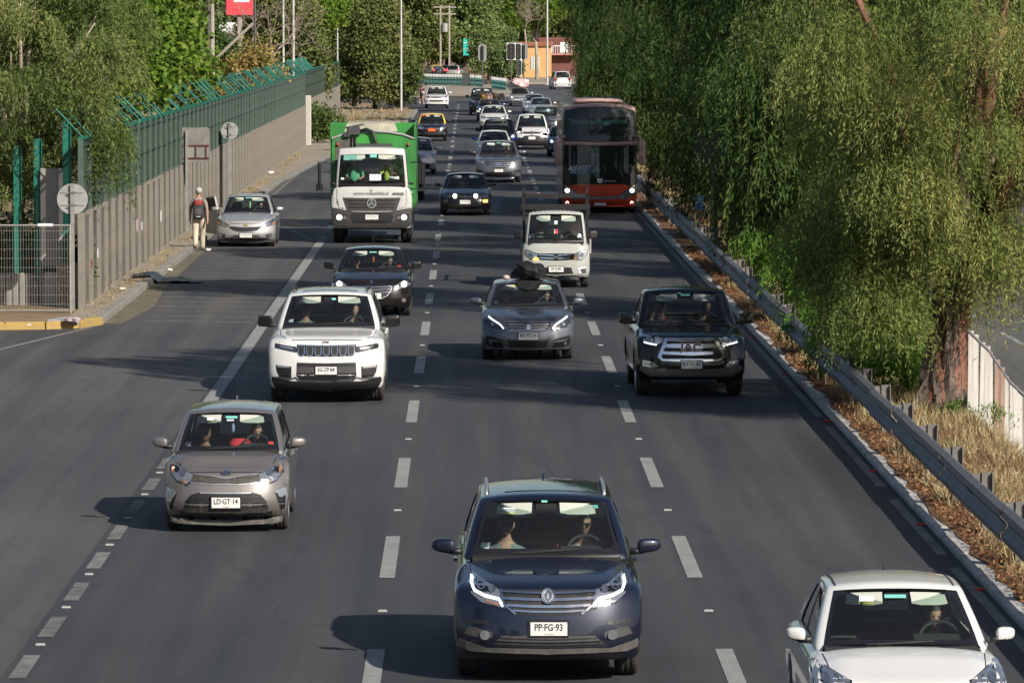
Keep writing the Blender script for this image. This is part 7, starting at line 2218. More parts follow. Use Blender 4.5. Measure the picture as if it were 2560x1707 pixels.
def tree(key, loc, label, name='tree', scale=1.0, rz=0.0, cat='tree', group=None, sz=None, leaf=None):
    t, c, lim = crown_set(key)
    if loc[0] > 8.0 and loc[1] < 436: loc = (loc[0], loc[1], zmed(loc[0]) - 0.03)
    root = empty(name, loc, rz, label, cat, group)
    root.scale = (scale, scale, sz or scale)
    instance('trunk', t, root)
    if lim: instance('limbs', lim, root)
    if c:
        o = instance('crown', c, root)
        if leaf: o.material_slots[0].link = 'OBJECT'; o.material_slots[0].material = leaf
    return root

ORD = ['first', 'second', 'third', 'fourth', 'fifth', 'sixth', 'seventh', 'eighth', 'ninth', 'tenth', 'eleventh', 'twelfth', 'thirteenth', 'fourteenth', 'fifteenth', 'sixteenth', 'seventeenth', 'eighteenth', 'nineteenth']
def far_label(i, x, y, rank):
    if i < 19: return ORD[i] + ' tree from the left in the front row of the far background wood'
    if i < 28: return ORD[i - 19] + ' tree from the left in the middle row of the far background wood'
    return ORD[sorted([-13, 0, 12, -25, 24]).index(x)] + ' tree from the left in the rearmost row of the far background wood'
def plant_trees():
    # pepper trees on the median
    tree('pepper_near', (7.75, 86.0, 0.1), 'nearest drooping pepper tree with thick red brown trunk, top right', 'pepper_tree', 1.0, 0.0)
    row = [(8.0, 113, .95, 0), (9.0, 133, .95, -25), (8.8, 156, .95, 20), (9.1, 182, 1.0, 10), (9.4, 214, 1.0, -15), (9.6, 252, 1.0, 20), (9.4, 294, 1.05, -10), (9.8, 338, 1.05, 15), (10.4, 382, 1.0, 0), (16.5, 425, 1.1, 30)]
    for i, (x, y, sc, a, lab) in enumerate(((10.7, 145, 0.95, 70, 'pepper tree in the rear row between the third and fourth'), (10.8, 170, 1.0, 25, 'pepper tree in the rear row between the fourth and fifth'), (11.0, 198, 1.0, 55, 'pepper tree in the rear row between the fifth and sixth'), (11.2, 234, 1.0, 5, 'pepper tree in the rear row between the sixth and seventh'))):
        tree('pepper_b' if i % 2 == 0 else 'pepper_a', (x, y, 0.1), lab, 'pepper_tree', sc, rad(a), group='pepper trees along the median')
    words = ['second', 'third', 'fourth', 'fifth', 'sixth', 'seventh', 'eighth', 'ninth', 'tenth', 'eleventh']
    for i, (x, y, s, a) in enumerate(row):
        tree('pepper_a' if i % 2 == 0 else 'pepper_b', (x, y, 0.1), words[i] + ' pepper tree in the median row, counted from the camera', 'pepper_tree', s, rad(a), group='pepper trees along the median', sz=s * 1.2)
    for i, (x, y, s, lab) in enumerate(((7.15, 94, 1.1, 'bright green sprouting shrub left of the nearest pepper tree trunk'), (7.0, 101, 0.9, 'low green shrub behind the guardrail under the nearest pepper tree'), (7.4, 89.5, 0.8, 'bright green shrub touching the nearest pepper tree trunk'), (7.3, 112, 1.0, 'green shrub under the second pepper tree'), (7.6, 128, 1.0, 'green shrub under the third pepper tree'), (8.3, 84.9, 0.55, 'small green sprouts between the pepper tree trunk and the board fence'))):
        tree('sprout', (x, y, 0.1), lab, 'shrub', s, rad(70 * i), 'shrub', 'shrubs under the pepper trees')
    # left, behind the barrier
    tree('gum', (-10.6, 120.8, -0.3), 'drooping gum tree hanging over the barrier at the left edge', 'gum_tree', 1.0, rad(15))
    tree('gum', (-12.2, 133, 0.1), 'gum tree behind the one at the left edge', 'gum_tree', 1.05, rad(130))
    tree('plane_a', (-11.0, 148, 0.1), 'bright green broad leaved tree nearest behind the barrier', 'plane_tree', 1.0, rad(0))
    tree('plane_b', (-11.2, 168, 0.1), 'bright green broad leaved tree second behind the barrier', 'plane_tree', 1.0, rad(60))
    tree('plane_a', (-12.0, 188, 0.1), 'yellowish green broad leaved tree third behind the barrier', 'plane_tree', 1.0, rad(200))
    tree('dry_bush', (-10.7, 205, 1.8), 'yellow flowering bush rising above the barrier left of the grey pole', 'shrub', 1.2, 0.3, 'shrub')
    tree('ever_a', (-13.8, 258, 0.1), 'dark evergreen tree behind the tall concrete pole', 'evergreen_tree', 0.85, 0.4)
    tree('ever_a', (-16.5, 330, 0.1), 'dark tree beside the red billboard behind the barrier', 'evergreen_tree', 0.62, 1.4)
    tree('dry_bush', (-10.3, 250, 1.9), 'yellow green bush above the barrier beside the dark pole', 'shrub', 1.25, 1.0, 'shrub')
    tree('bare', (-10.6, 268, 0.1), 'dry leafless pinkish tree above the barrier', 'bare_tree', 1.15, 0.2)
    tree('ever_b', (-11.7, 333, 0.1), 'olive green tree behind the dry leafless tree', 'evergreen_tree', 1.1, 2.0)
    tree('plane_b', (-10.9, 342, 0.1), 'fresh green tree at the barrier end behind the two white poles', 'plane_tree', 1.15, 2.6)
    tree('ever_b', (-12.5, 352, 0.1), 'green tree left of the far end of the barrier', 'evergreen_tree', 1.15, 3.3)
    tree('bush', (-8.2, 283, 0.1), 'dark green shrub growing over the barrier foot left of the truck', 'shrub', 1.25, 0.0, 'shrub')
    tree('bush', (-7.9, 291, 0.1), 'second dark green shrub at the far barrier foot', 'shrub', 0.85, 1.0, 'shrub')
    tree('ever_b', (-7.15, 396, -0.7), 'dense olive tree on the left corner pavement by the white lamp post', 'street_tree', 1.15, 0.8)
    tree('ever_b', (-8.9, 407, -0.5), 'olive tree behind the dense one on the left corner pavement', 'street_tree', 1.1, 2.2)
    tree('dry_bush', (-5.6, 399, 0.1), 'scraggly dry shrub beside the white lamp post', 'shrub', 0.8, 2.0, 'shrub')
    for i, (x, y, sc, lab) in enumerate(((-9.55, 120.2, 0.95, 'oleander shrub with pink blooms behind the mesh fence, beside the concrete pier'), (-10.5, 120.6, 1.1, 'dark shrub behind the mesh fence left of the oleander'), (-11.6, 119.8, 1.2, 'dark shrub at the left edge behind the mesh fence'))):
        t = tree('bush', (x, y, 0.1), lab, 'shrub', sc, i * 1.7, 'shrub')
        if i == 0:
            r2 = np.random.default_rng(4); m = MB()
            for _ in range(26):
                d = unit(r2.normal(size=3)) * np.array([0.95, 0.95, 0.8]); m.ball((d[0], d[1], 1.0 + d[2]), 0.045, 6, 4)
            tag(m.build('blossom', pmat('oleander_pink', (0.60, 0.16, 0.24), 0.7), t), kind='stuff')
    # the far side of the crossing
    tree('far_b', (1.9, 562, 0.1), 'light green small tree on the island in the middle of the view', 'street_tree', 0.62, 0.5)
    tree('far_a', (3.6, 574, 0.1), 'light green tree right of the small island tree', 'street_tree', 0.55, 1.9)
    tree('plane_b', (7.8, 612, 0.1), 'forked dark tree in front of the orange house', 'street_tree', 1.35, 2.9)
    tree('bare', (6.2, 590, 3.4), 'dead grey branches hanging beside the forked dark tree', 'bare_tree', 0.9, 1.3)
    r = np.random.default_rng(21)
    spots = [(-40, 700), (-34, 690), (-29, 715), (-24, 700), (-19.5, 690), (-16, 722), (-12.5, 700), (-9, 716), (-6.2, 700), (-3.2, 735), (-0.6, 705), (2.5, 728), (5.0, 712), (10.5, 735), (13, 700), (17, 720), (21, 690), (27, 700), (33, 710),
             (-36, 800), (-26, 810), (-17, 795), (-8, 815), (-1, 800), (7, 820), (15, 800), (24, 815), (34, 800), (-13, 900), (0, 920), (12, 910), (-25, 905), (24, 915)]
    near = ['the tall wooden power poles', 'the green road sign', 'the traffic lights', 'the crossing', 'the orange house', 'the white lamp post']
    order = sorted(range(len(spots)), key=lambda i: spots[i][0])
    rank = {i: k for k, i in enumerate(order)}
    for i, (x, y) in enumerate(spots):
        tree(('far_a', 'far_b', 'far_c')[i % 3], (x, y, 0), far_label(i, x, y, rank), 'background_tree', r.uniform(1.0, 1.35) * (1.0 if y < 750 else 1.25), r.uniform(0, 6), group='trees of the far background wood')
    # left background beyond the barrier
    for i, (x, y, k, s) in enumerate(((-15, 380, 'ever_a', 1.1), (-19, 420, 'far_a', 1.1), (-13.5, 455, 'far_b', 1.0), (-20, 500, 'far_c', 1.2), (-26, 460, 'far_a', 1.2), (-26, 540, 'far_b', 1.3), (-19, 340, 'ever_b', 1.15), (-24, 360, 'far_a', 1.1), (-17, 570, 'far_c', 1.1), (-22, 600, 'far_a', 1.1))):
        tree(k, (x, y, 0.1), ORD[sorted([380, 420, 455, 500, 460, 540, 340, 360, 570, 600]).index(y)] + ' nearest tree in the wooded strip behind the far barrier', 'background_tree', s, i * 1.3, group='trees behind the far barrier')
    # beyond the opposite carriageway
    for i, (x, y) in enumerate(((28, 150), (30, 190), (27, 240), (30, 290), (27, 350), (29, 400))):
        tree(('far_a', 'far_c')[i % 2], (x, y, 0), ORD[i] + ' nearest tree beyond the opposite carriageway', 'background_tree', 1.1, i * 1.1, group='trees beyond the opposite carriageway')
    # behind and beside the viewpoint, as along the rest of the road
    for i, (x, y) in enumerate(((-17, -25), (-19, 5), (-22, 35), (-18, 62), (-26, 85), (-20, -55))):
        tree(('far_a', 'ever_b')[i % 2], (x, y, 0), ORD[sorted([-25, 5, 35, 62, 85, -55]).index(y)] + ' roadside tree left of the viewpoint, counted from behind', 'background_tree', 1.2, i * 0.9, group='roadside trees beside the viewpoint')
plant_trees()

def grass_stuff():
    r = np.random.default_rng(31)
    def blades(n, x0, x1, y0, y1, h, name, cols, mat, tuft=14, wfac=0.006, zf=0.08, yexp=1.0):
        nt = n // tuft
        cx = r.uniform(x0, x1, nt); cy = y0 + (y1 - y0) * r.random(nt) ** yexp
        hh = r.uniform(0.5, 1.3, nt) * h
        sv = r.normal(size=nt) * 0.2
        px_ = np.repeat(cx, tuft) + r.normal(size=nt * tuft) * 0.09
        P = np.stack([px_, np.repeat(cy, tuft) + r.normal(size=nt * tuft) * 0.12, np.full(nt * tuft, zf) if x0 < 0 else np.interp(px_, [6.08, 6.5, 7.2, 8.0, 8.7, 9.5], [0.03, 0.08, 0.11, 0.08, -0.78, LOW])], 1)
        keep = (np.sin(cx * 2.1 + cy * 0.35) + np.sin(cy * 0.9 + 1.3) + r.normal(size=nt) * 0.8) > -0.5
        hh = np.where(keep, hh, hh * 0.35)
        d = unit(r.normal(size=(nt * tuft, 3)) * np.array([.55, .55, .15]) + np.array([0, 0, 1.0]))
        D = d * (np.repeat(hh, tuft) * r.uniform(0.5, 1.2, nt * tuft))[:, None]
        S = unit(np.cross(d, r.normal(size=(nt * tuft, 3)))) * (wfac * r.uniform(0.6, 1.6, nt * tuft))[:, None]
        me = leaf_mesh(name, P, D, S, 0.5 + np.repeat(sv, tuft) + r.normal(size=nt * tuft) * .12, mat, 0.0, 0.3)
        return instance(name, me)
    dry = leaf_mat('dry_grass', [(0.12, 0.07, 0.04), (0.24, 0.165, 0.085), (0.40, 0.305, 0.165), (0.52, 0.43, 0.25), (0.22, 0.23, 0.10)], 0.3)
    g = blades(110000, 6.3, 9.6, 42, 130, 0.27, 'dry_grass', None, dry, 16, 0.008, 0.08, 1.3)
    tag(g, 'dry straw coloured grass on the median', 'grass', kind='stuff')
    g = blades(22000, 6.45, 9.6, 130, 330, 0.32, 'dry_grass', None, dry, 14, 0.02, 0.08)
    tag(g, 'sparse dry grass along the far median', 'grass', kind='stuff')
    lit = leaf_mat('fallen_leaf', [(0.07, 0.03, 0.016), (0.16, 0.07, 0.035), (0.27, 0.13, 0.06), (0.38, 0.24, 0.12)], 0.1)
    n = 34000
    P = np.stack([6.06 + r.random(n) ** 1.5 * 1.9, 44 + (150 - 44) * r.random(n) ** 1.3, 0.10 + r.random(n) * 0.05], 1)
    d = unit(r.normal(size=(n, 3)) * np.array([1, 1, .35]))
    S = unit(np.cross(d, r.normal(size=(n, 3)) * .4 + np.array([0, 0, 1.0]))) * 0.018
    tag(instance('leaf_litter', leaf_mesh('leaf_litter', P, d * 0.075, S * 0.7, r.random(n), lit)), 'reddish fallen leaves along the kerb of the median', 'leaf litter', kind='stuff')
    g = blades(5000, -8.6, -8.1, 113, 260, 0.10, 'kerb_weeds', None, dry, 12, 0.008, 0.13)
    tag(g, 'short dry weeds at the foot of the barrier', 'grass', kind='stuff')
    g = blades(9000, -14, -4.3, 300, 402, 0.25, 'verge_grass', None, dry, 12, 0.03, 0.12)
    tag(g, 'dry grass on the left corner pavement', 'grass', kind='stuff')
grass_stuff()
# ------------------------------------------------------------------ people in cars and on foot
def occupant(car, side, pose, label, shirt, dz=0.0, dy=0.0, dx=0.0, turn=0.0, **k):
    c = CARS[car]
    R = Matrix.Rotation(c.root.rotation_euler.z, 4, 'Z')
    p = c.root.location + R @ Vector((side * c.sx + dx, c.seat_y - 0.25 + dy, c.H - 1.05 + dz))
    return person(pose, p, label, shirt, group='people seated in the vehicles', rz=turn + c.root.rotation_euler.z, **k)
def sunglasses(o):
    m = MB()
    for sg in (-1, 1):
        m.prism([(sg * 0.008, 0.0), (sg * 0.055, 0.004), (sg * 0.05, -0.030), (sg * 0.016, -0.032)], -0.118, -0.108, 'y')
        m.box(sg * 0.055 - 0.003, sg * 0.055 + 0.022, -0.115, -0.02, -0.004, 0.004) if False else None
    m.box(-0.01, 0.01, -0.117, -0.110, -0.008, 0.0)
    g = m.build('sunglasses', GLOSSBLACK, o)
    g.location = (0, 0.07, 0.735)
PRINT = pmat('patterned_shirt', (0.55, 0.55, 0.52), 0.9, noise=0.9, nscale=30, color2=(0.02, 0.02, 0.025))
def fill_cars():
    p = occupant('navy_suv', -1, 'passenger', 'passenger in grey shirt and sunglasses in the dark blue sport utility vehicle', (0.16, 0.20, 0.20)); sunglasses(p)
    p = occupant('navy_suv', 1, 'driver', 'driver in black and white patterned shirt in the dark blue sport utility vehicle', PRINT, skin=SKIN2); sunglasses(p)
    occupant('small_hatch', -1, 'woman', 'passenger in dark clothes in the bronze grey small hatchback', (0.03, 0.03, 0.035), skin=SKIN2)
    occupant('small_hatch', 1, 'driver', 'driver in dark shirt in the bronze grey small hatchback', (0.08, 0.08, 0.085))
    occupant('white_suv', -1, 'woman', 'passenger in blue green shirt in the large white sport utility vehicle', (0.10, 0.19, 0.22), skin=SKIN2)
    occupant('white_suv', 1, 'driver', 'driver in navy shirt in the large white sport utility vehicle', (0.03, 0.05, 0.09))
    p = occupant('black_pickup', -1, 'phone', 'passenger in maroon shirt holding one hand to the ear in the black pickup', (0.13, 0.012, 0.025)); sunglasses(p)
    occupant('black_pickup', 1, 'driver', 'driver in grey shirt in the black pickup truck', (0.14, 0.15, 0.18), skin=SKIN2)
    occupant('white_compact', 1, 'driver', 'driver in beige shirt in the white compact car', (0.50, 0.42, 0.30))
    occupant('black_sedan', -1, 'passenger', 'passenger in the black sedan with curved chrome grille', (0.10, 0.09, 0.06))
    occupant('black_sedan', 1, 'driver', 'driver in red trimmed dark shirt in the black sedan with curved chrome grille', (0.06, 0.02, 0.02))
    occupant('grey_hatch', -1, 'passenger', 'passenger in the steel grey hatchback with the bundle on its roof', (0.05, 0.055, 0.07))
    occupant('grey_hatch', 1, 'driver', 'driver in the steel grey hatchback with the bundle on its roof', (0.12, 0.13, 0.15))
    occupant('grey_suv', 1, 'driver', 'driver in white shirt in the mid grey sport utility vehicle', (0.55, 0.55, 0.55))
    occupant('small_truck', -1, 'passenger', 'passenger in the small white flatbed truck', (0.07, 0.10, 0.12), dy=0.0)
    occupant('small_truck', 1, 'driver', 'driver in the small white flatbed truck', (0.14, 0.14, 0.16), dy=0.0, skin=SKIN2)
    occupant('rubbish_truck', 1, 'driver', 'driver in bright yellow green vest in the rubbish truck cab', (0.45, 0.60, 0.08), dy=-0.12, dz=-0.03)
    occupant('rubbish_truck', -1, 'passenger', 'crew member in green vest in the rubbish truck cab', (0.10, 0.40, 0.25), dy=-0.12, dz=-0.03)
    occupant('silver_sedan', 1, 'driver', 'driver in the silver sedan with the open door', (0.05, 0.05, 0.06))
    # bundles behind the navy SUV's front seats
    c = CARS['navy_suv']
    b = MB(); b.ball((0, 0, 0), (0.30, 0.25, 0.30), 14, 10)
    tag(b.build('brown_cushion', pmat('brown_leather', (0.20, 0.07, 0.03), 0.7), None, True, loc=c.root.location + Vector((0.02, c.seat_y + 0.55, 1.12))), 'large brown cushion between the seats of the dark blue sport utility vehicle', 'cushion')
fill_cars()

def pedestrian():
    X, Y = gp(457, 578).xy
    p = person('walk', (X, Y, 0.02), 'man in white cap and beige trousers walking away beside the barrier', (0.30, 0.24, 0.22), (0.56, 0.50, 0.40), scale=1.02, shoes=(0.30, 0.17, 0.07), hair=HAIRG)
    s = 1.02
    cap = MB()
    cap.ball((0, 0.05, 1.68), (0.093, 0.112, 0.085), 16, 10)
    cap.prism(circle(0, 0.17, 0.075, 14, 0.06), 1.672, 1.684, 'z')
    cap.build('cap', pmat('cap_white', (0.50, 0.50, 0.47), 0.85, noise=0.25, nscale=20), p, True, angle=40)
    # backpack on his back (towards the camera)
    root = empty('backpack', (X, Y - 0.13, 1.12), 0.0, 'black backpack with red top worn by the walking man', 'backpack')
    P, F, tags = cube_grid([-1, -.7, 0, .7, 1], [-1, -.5, 0, .5, 1], [-1, -.8, -.4, 0, .4, .8, 1])
    Q = rounded(P, (.5, .6, .3))
    m = MB(); m.add([(u * 0.155 * (1 - .12 * w), -0.07 + v * 0.09 * (1 - .25 * w), 0.08 + w * 0.27) for u, v, w in Q], F)
    m.build('pack', pmat('pack_black', (0.035, 0.035, 0.04), 0.8, noise=0.3, nscale=15), root, True)
    m = MB(); m.add([(u * 0.12, -0.075 + v * 0.085, 0.27 + w * 0.075) for u, v, w in Q], F)
    m.build('top_pocket', pmat('pack_red', (0.30, 0.035, 0.03), 0.8), root, True)
    m = MB(); m.add([(u * 0.10, -0.125 + v * 0.045, -0.02 + w * 0.13) for u, v, w in Q], F)
    m.build('front_pocket', pmat('pack_grey', (0.07, 0.07, 0.075), 0.8), root, True)
    MB().box(-0.05, 0.05, -0.176, -0.17, -0.125, -0.11).build('reflective_tag', STICKW, root)
    for sg in (-1, 1):
        MB().tube([(sg * 0.10, -0.01, 0.33), (sg * 0.125, 0.10, 0.36), (sg * 0.125, 0.20, 0.27), (sg * 0.14, 0.14, 0.02), (sg * 0.13, 0.0, -0.10)], 0.02, 6).build('strap', pmat('pack_black', (0.035, 0.035, 0.04), 0.8), root, True)
    X, Y = gp(967, 241).xy
    r = person('stride', (X, Y, 0.02), 'person in pink shirt and black shorts crossing beside the far white sport utility vehicle', (0.55, 0.10, 0.15), (0.015, 0.015, 0.02), rz=rad(-80), shoes=(0.6, 0.6, 0.58), skin=SKIN)
    root = empty('backpack', (X - 0.17, Y, 1.15), rad(-80), 'grey backpack worn by the person in pink shirt', 'backpack')
    m = MB(); m.add([(u * 0.15, v * 0.10, 0.05 + w * 0.24) for u, v, w in Q], F)
    m.build('pack', pmat('pack_grey2', (0.10, 0.10, 0.11), 0.8), root, True)
    MB().tube([(0.1, 0.08, 0.25), (0.1, 0.25, 0.2), (0.1, 0.1, -0.1)], 0.02, 6).build('strap', BLACKTRIM, root)
pedestrian()
# ------------------------------------------------------------------ street furniture, far buildings, loads and litter
POLEW = pmat('pole_white', (0.55, 0.55, 0.53), 0.5, 0.2, noise=0.15)
POLEC = pmat('pole_concrete', (0.38, 0.34, 0.29), 0.9, noise=0.3, nscale=3)
POLED = pmat('pole_dark', (0.10, 0.095, 0.09), 0.7, noise=0.3)
def pole(name, x, y, h, r, mat, label, arms=(), cat='pole', z0=0.1, lamp=True):
    root = empty(name, (x, y, z0), 0.0, label, cat)
    MB().tube([(0, 0, 0), (0, 0, h)], [r, r * 0.6], 10).build('shaft', mat, root, True, angle=40)
    MB().cbox(-r * 1.8, r * 1.8, -r * 1.8, r * 1.8, 0, 0.06, 0.01).build('base_plate', mat, root)
    for (dx, dz, z) in arms:
        MB().tube([(0, 0, z), (dx, 0, z + dz)], r * 0.45, 6).build('arm', mat, root)
        if lamp: MB().cbox(-0.3, 0.3, -0.12, 0.12, -0.05, 0.06, 0.03).build('lamp_head', GREYTRIM, root, loc=(dx, 0, z + dz))
    return root
def xs(px, y):            # column of the 2352 px view at a distance -> X
    return (px - 1080) / 12100 * y
pole('lamp_post', xs(922, 386), 386, 11, 0.09, POLEW, 'white lamp post on the left corner pavement', [(1.6, 0.5, 10.8)], 'lamp post')
pole('lamp_post', xs(652, 268), 268, 11, 0.075, POLEW, 'white pole behind the barrier, left of a pair', [(-0.45, 0.0, 5.25)], 'pole')
pole('lamp_post', xs(675, 276), 276, 12, 0.085, POLEW, 'white pole behind the barrier, right of a pair', [], 'pole')
pole('lamp_post', xs(587, 262), 262, 11, 0.08, POLED, 'dark slim pole behind the barrier beside the yellow bush', [], 'pole')
pole('utility_pole', xs(489, 245), 245, 7.3, 0.16, POLEC, 'concrete utility pole with two slanting struts behind the barrier', [(-1.1, 1.2, 4.6), (1.9, 1.8, 4.6)], 'pole', lamp=False)
pole('utility_pole', xs(481, 242), 242, 10, 0.09, POLED, 'dark steel pole next to the concrete utility pole', [], 'pole')
pole('lamp_post', xs(776, 372), 372, 9, 0.07, POLEW, 'slim white pole at the far barrier end', [], 'pole')
pole('lamp_post', xs(906, 470), 470, 13, 0.1, POLEW, 'second white lamp post behind the dense olive tree', [(1.4, 0.4, 12)], 'lamp post')
pole('lamp_post', xs(1257, 560), 560, 14, 0.12, POLEW, 'tall white lamp post at the crossing beside the white van', [(-1.5, 0.4, 13)], 'lamp post')
def sign_pole():
    root = empty('sign_post', (6.95, 150, 0.1), 0.0, 'dark steel sign post with panel edge under the pepper trees', 'sign')
    MB().cbox(-0.11, 0.11, -0.11, 0.11, 0, 3.3, 0.02).build('shaft', POLED, root)
    MB().cbox(-0.55, 0.2, -0.16, -0.12, 2.35, 3.3, 0.01).build('panel', pmat('panel_dark', (0.05, 0.06, 0.05), 0.6), root)
    r2 = empty('marker_sign', (6.62, 152, 0.1), rad(8), 'small blue marker sign behind the guardrail', 'sign')
    MB().box(-0.02, 0.02, -0.02, 0.02, 0, 0.95).build('stake', POLED, r2)
    pl = MB().cbox(-0.12, 0.12, -0.03, -0.02, 1.0, 1.4, 0.005).build('plate', pmat('marker_blue', (0.015, 0.09, 0.22), 0.6), r2)
    MB().box(-0.1, 0.1, -0.034, -0.031, 1.2, 1.215).build('stripe', STICKW, pl)
    r3 = empty('marker_post', (xs(1480 * 1.0, 560), 560, 0), 0.0, 'short yellow bollard at the crossing', 'bollard')
    MB().cbox(-0.09, 0.09, -0.09, 0.09, 0, 1.0, 0.03).build('bollard_body', pmat('bollard_yellow', (0.6, 0.42, 0.12), 0.6), r3)
sign_pole()

def traffic_light(x, y, z, label, front=True, pole_h=None):
    root = empty('traffic_light', (x, y, 0.1), 0.0, label, 'traffic light')
    MB().tube([(0, 0.15, 0), (0, 0.15, z + 0.5)], 0.07, 8).build('post', POLED, root)
    board = pmat('signal_board', (0.22, 0.22, 0.22), 0.6) if not front else BLACKTRIM
    m = MB(); n = 8
    w, h = 0.42, 0.85
    m.prism([(-w, -h + .15), (-w + .15, -h), (w - .15, -h), (w, -h + .15), (w, h - .15), (w - .15, h), (-w + .15, h), (-w, h - .15)], -0.02, 0.02, 'y')
    m.build('backboard', board, root, loc=(0, 0, z))
    if front:
        e = MB(); e.prism([(-w - .05, -h - .05), (w + .05, -h - .05), (w + .05, h + .05), (-w - .05, h + .05)], 0.022, 0.04, 'y'); e.build('border', STICKW, root, loc=(0, 0, z))
        for k in range(3):
            lens = MB().lathe([(-0.06, 0.15), (-0.03, 0.15), (-0.03, 0.001)], 14, 'y')
            lens.build('lens', pmat('signal_lens_dark', (0.10, 0.08, 0.07), 0.3), root, loc=(0, 0, z + 0.5 - 0.5 * k))
            v = MB(); v.tube([(-0.16, -0.03, 0.05), (-0.12, -0.2, 0.13), (0, -0.24, 0.17), (0.12, -0.2, 0.13), (0.16, -0.03, 0.05)], 0.025, 5)
            v.build('visor', GREYTRIM, root, loc=(0, 0, z + 0.5 - 0.5 * k))
    else:
        MB().cbox(-0.13, 0.13, -0.2, -0.02, -0.7, 0.7, 0.04).build('housing', BLACKTRIM, root, loc=(0, 0, z))
    return root
traffic_light(xs(1174, 560), 560, 3.55, 'traffic light with pale border, leftmost of the right hand signals')
traffic_light(xs(1189, 563), 563, 3.5, 'traffic light just right of the pale bordered one').scale = (0.85, 1, 1)
traffic_light(xs(1203, 566), 566, 3.5, 'traffic light seen from behind, right of two facing ones', False)
t = traffic_light(xs(1192, 572), 572, 1.75, 'lower pedestrian traffic light in front of the orange house'); t.scale = (0.6, 0.8, 0.98)
traffic_light(xs(1108, 530), 530, 3.55, 'oval traffic light seen from behind in front of the small island tree', False)

def railing(x0, y0, x1, y1, label):
    d = Vector((x1 - x0, y1 - y0)); L = d.length
    root = empty('railing', (x0, y0, 0.15), math.atan2(d.y, d.x), label, 'railing')
    g = pmat('railing_green', (0.03, 0.14, 0.13), 0.6); w = pmat('railing_pale', (0.55, 0.57, 0.56), 0.6)
    p1 = MB().box(-0.06, 0.06, -0.04, 0.04, 0, 0.85).mesh('upright', g)
    p2 = MB().box(-0.07, 0.07, -0.05, 0.05, 0, 0.28).mesh('upright_cap', w)
    n = int(L / 0.42)
    for i in range(n):
        u = instance('upright', p1, root, (i * 0.42, 0, 0)); instance('upright_cap', p2, u, (0, 0, 0.852))
    MB().box(0, L, -0.02, 0.02, 0.55, 0.63).build('rail', g, root); MB().box(0, L, -0.02, 0.02, 0.12, 0.2).build('rail', g, root)
railing(xs(935, 566), 564, xs(1092, 548), 546, 'long green and white railing along the far island')
railing(xs(1093, 545), 545, xs(1108, 540), 540, 'short green and white railing beside the oval traffic light')
railing(xs(1130, 528), 528, xs(1163, 510), 510, 'green and white railing at the island tip left of the silver sedan')
MB_ = MB()
def utility_box():
    root = empty('utility_box', (xs(1070, 546), 545, 0.15), 0.0, 'dark green utility cabinet at the railing gap', 'cabinet')
    MB().cbox(-0.4, 0.4, -0.25, 0.25, 0, 1.3, 0.03).build('cabinet', pmat('cabinet_dark', (0.04, 0.05, 0.045), 0.6), root)
    MB().cbox(-0.44, 0.44, -0.3, 0.3, 1.3, 1.36, 0.02).build('lid', POLED, root)
utility_box()

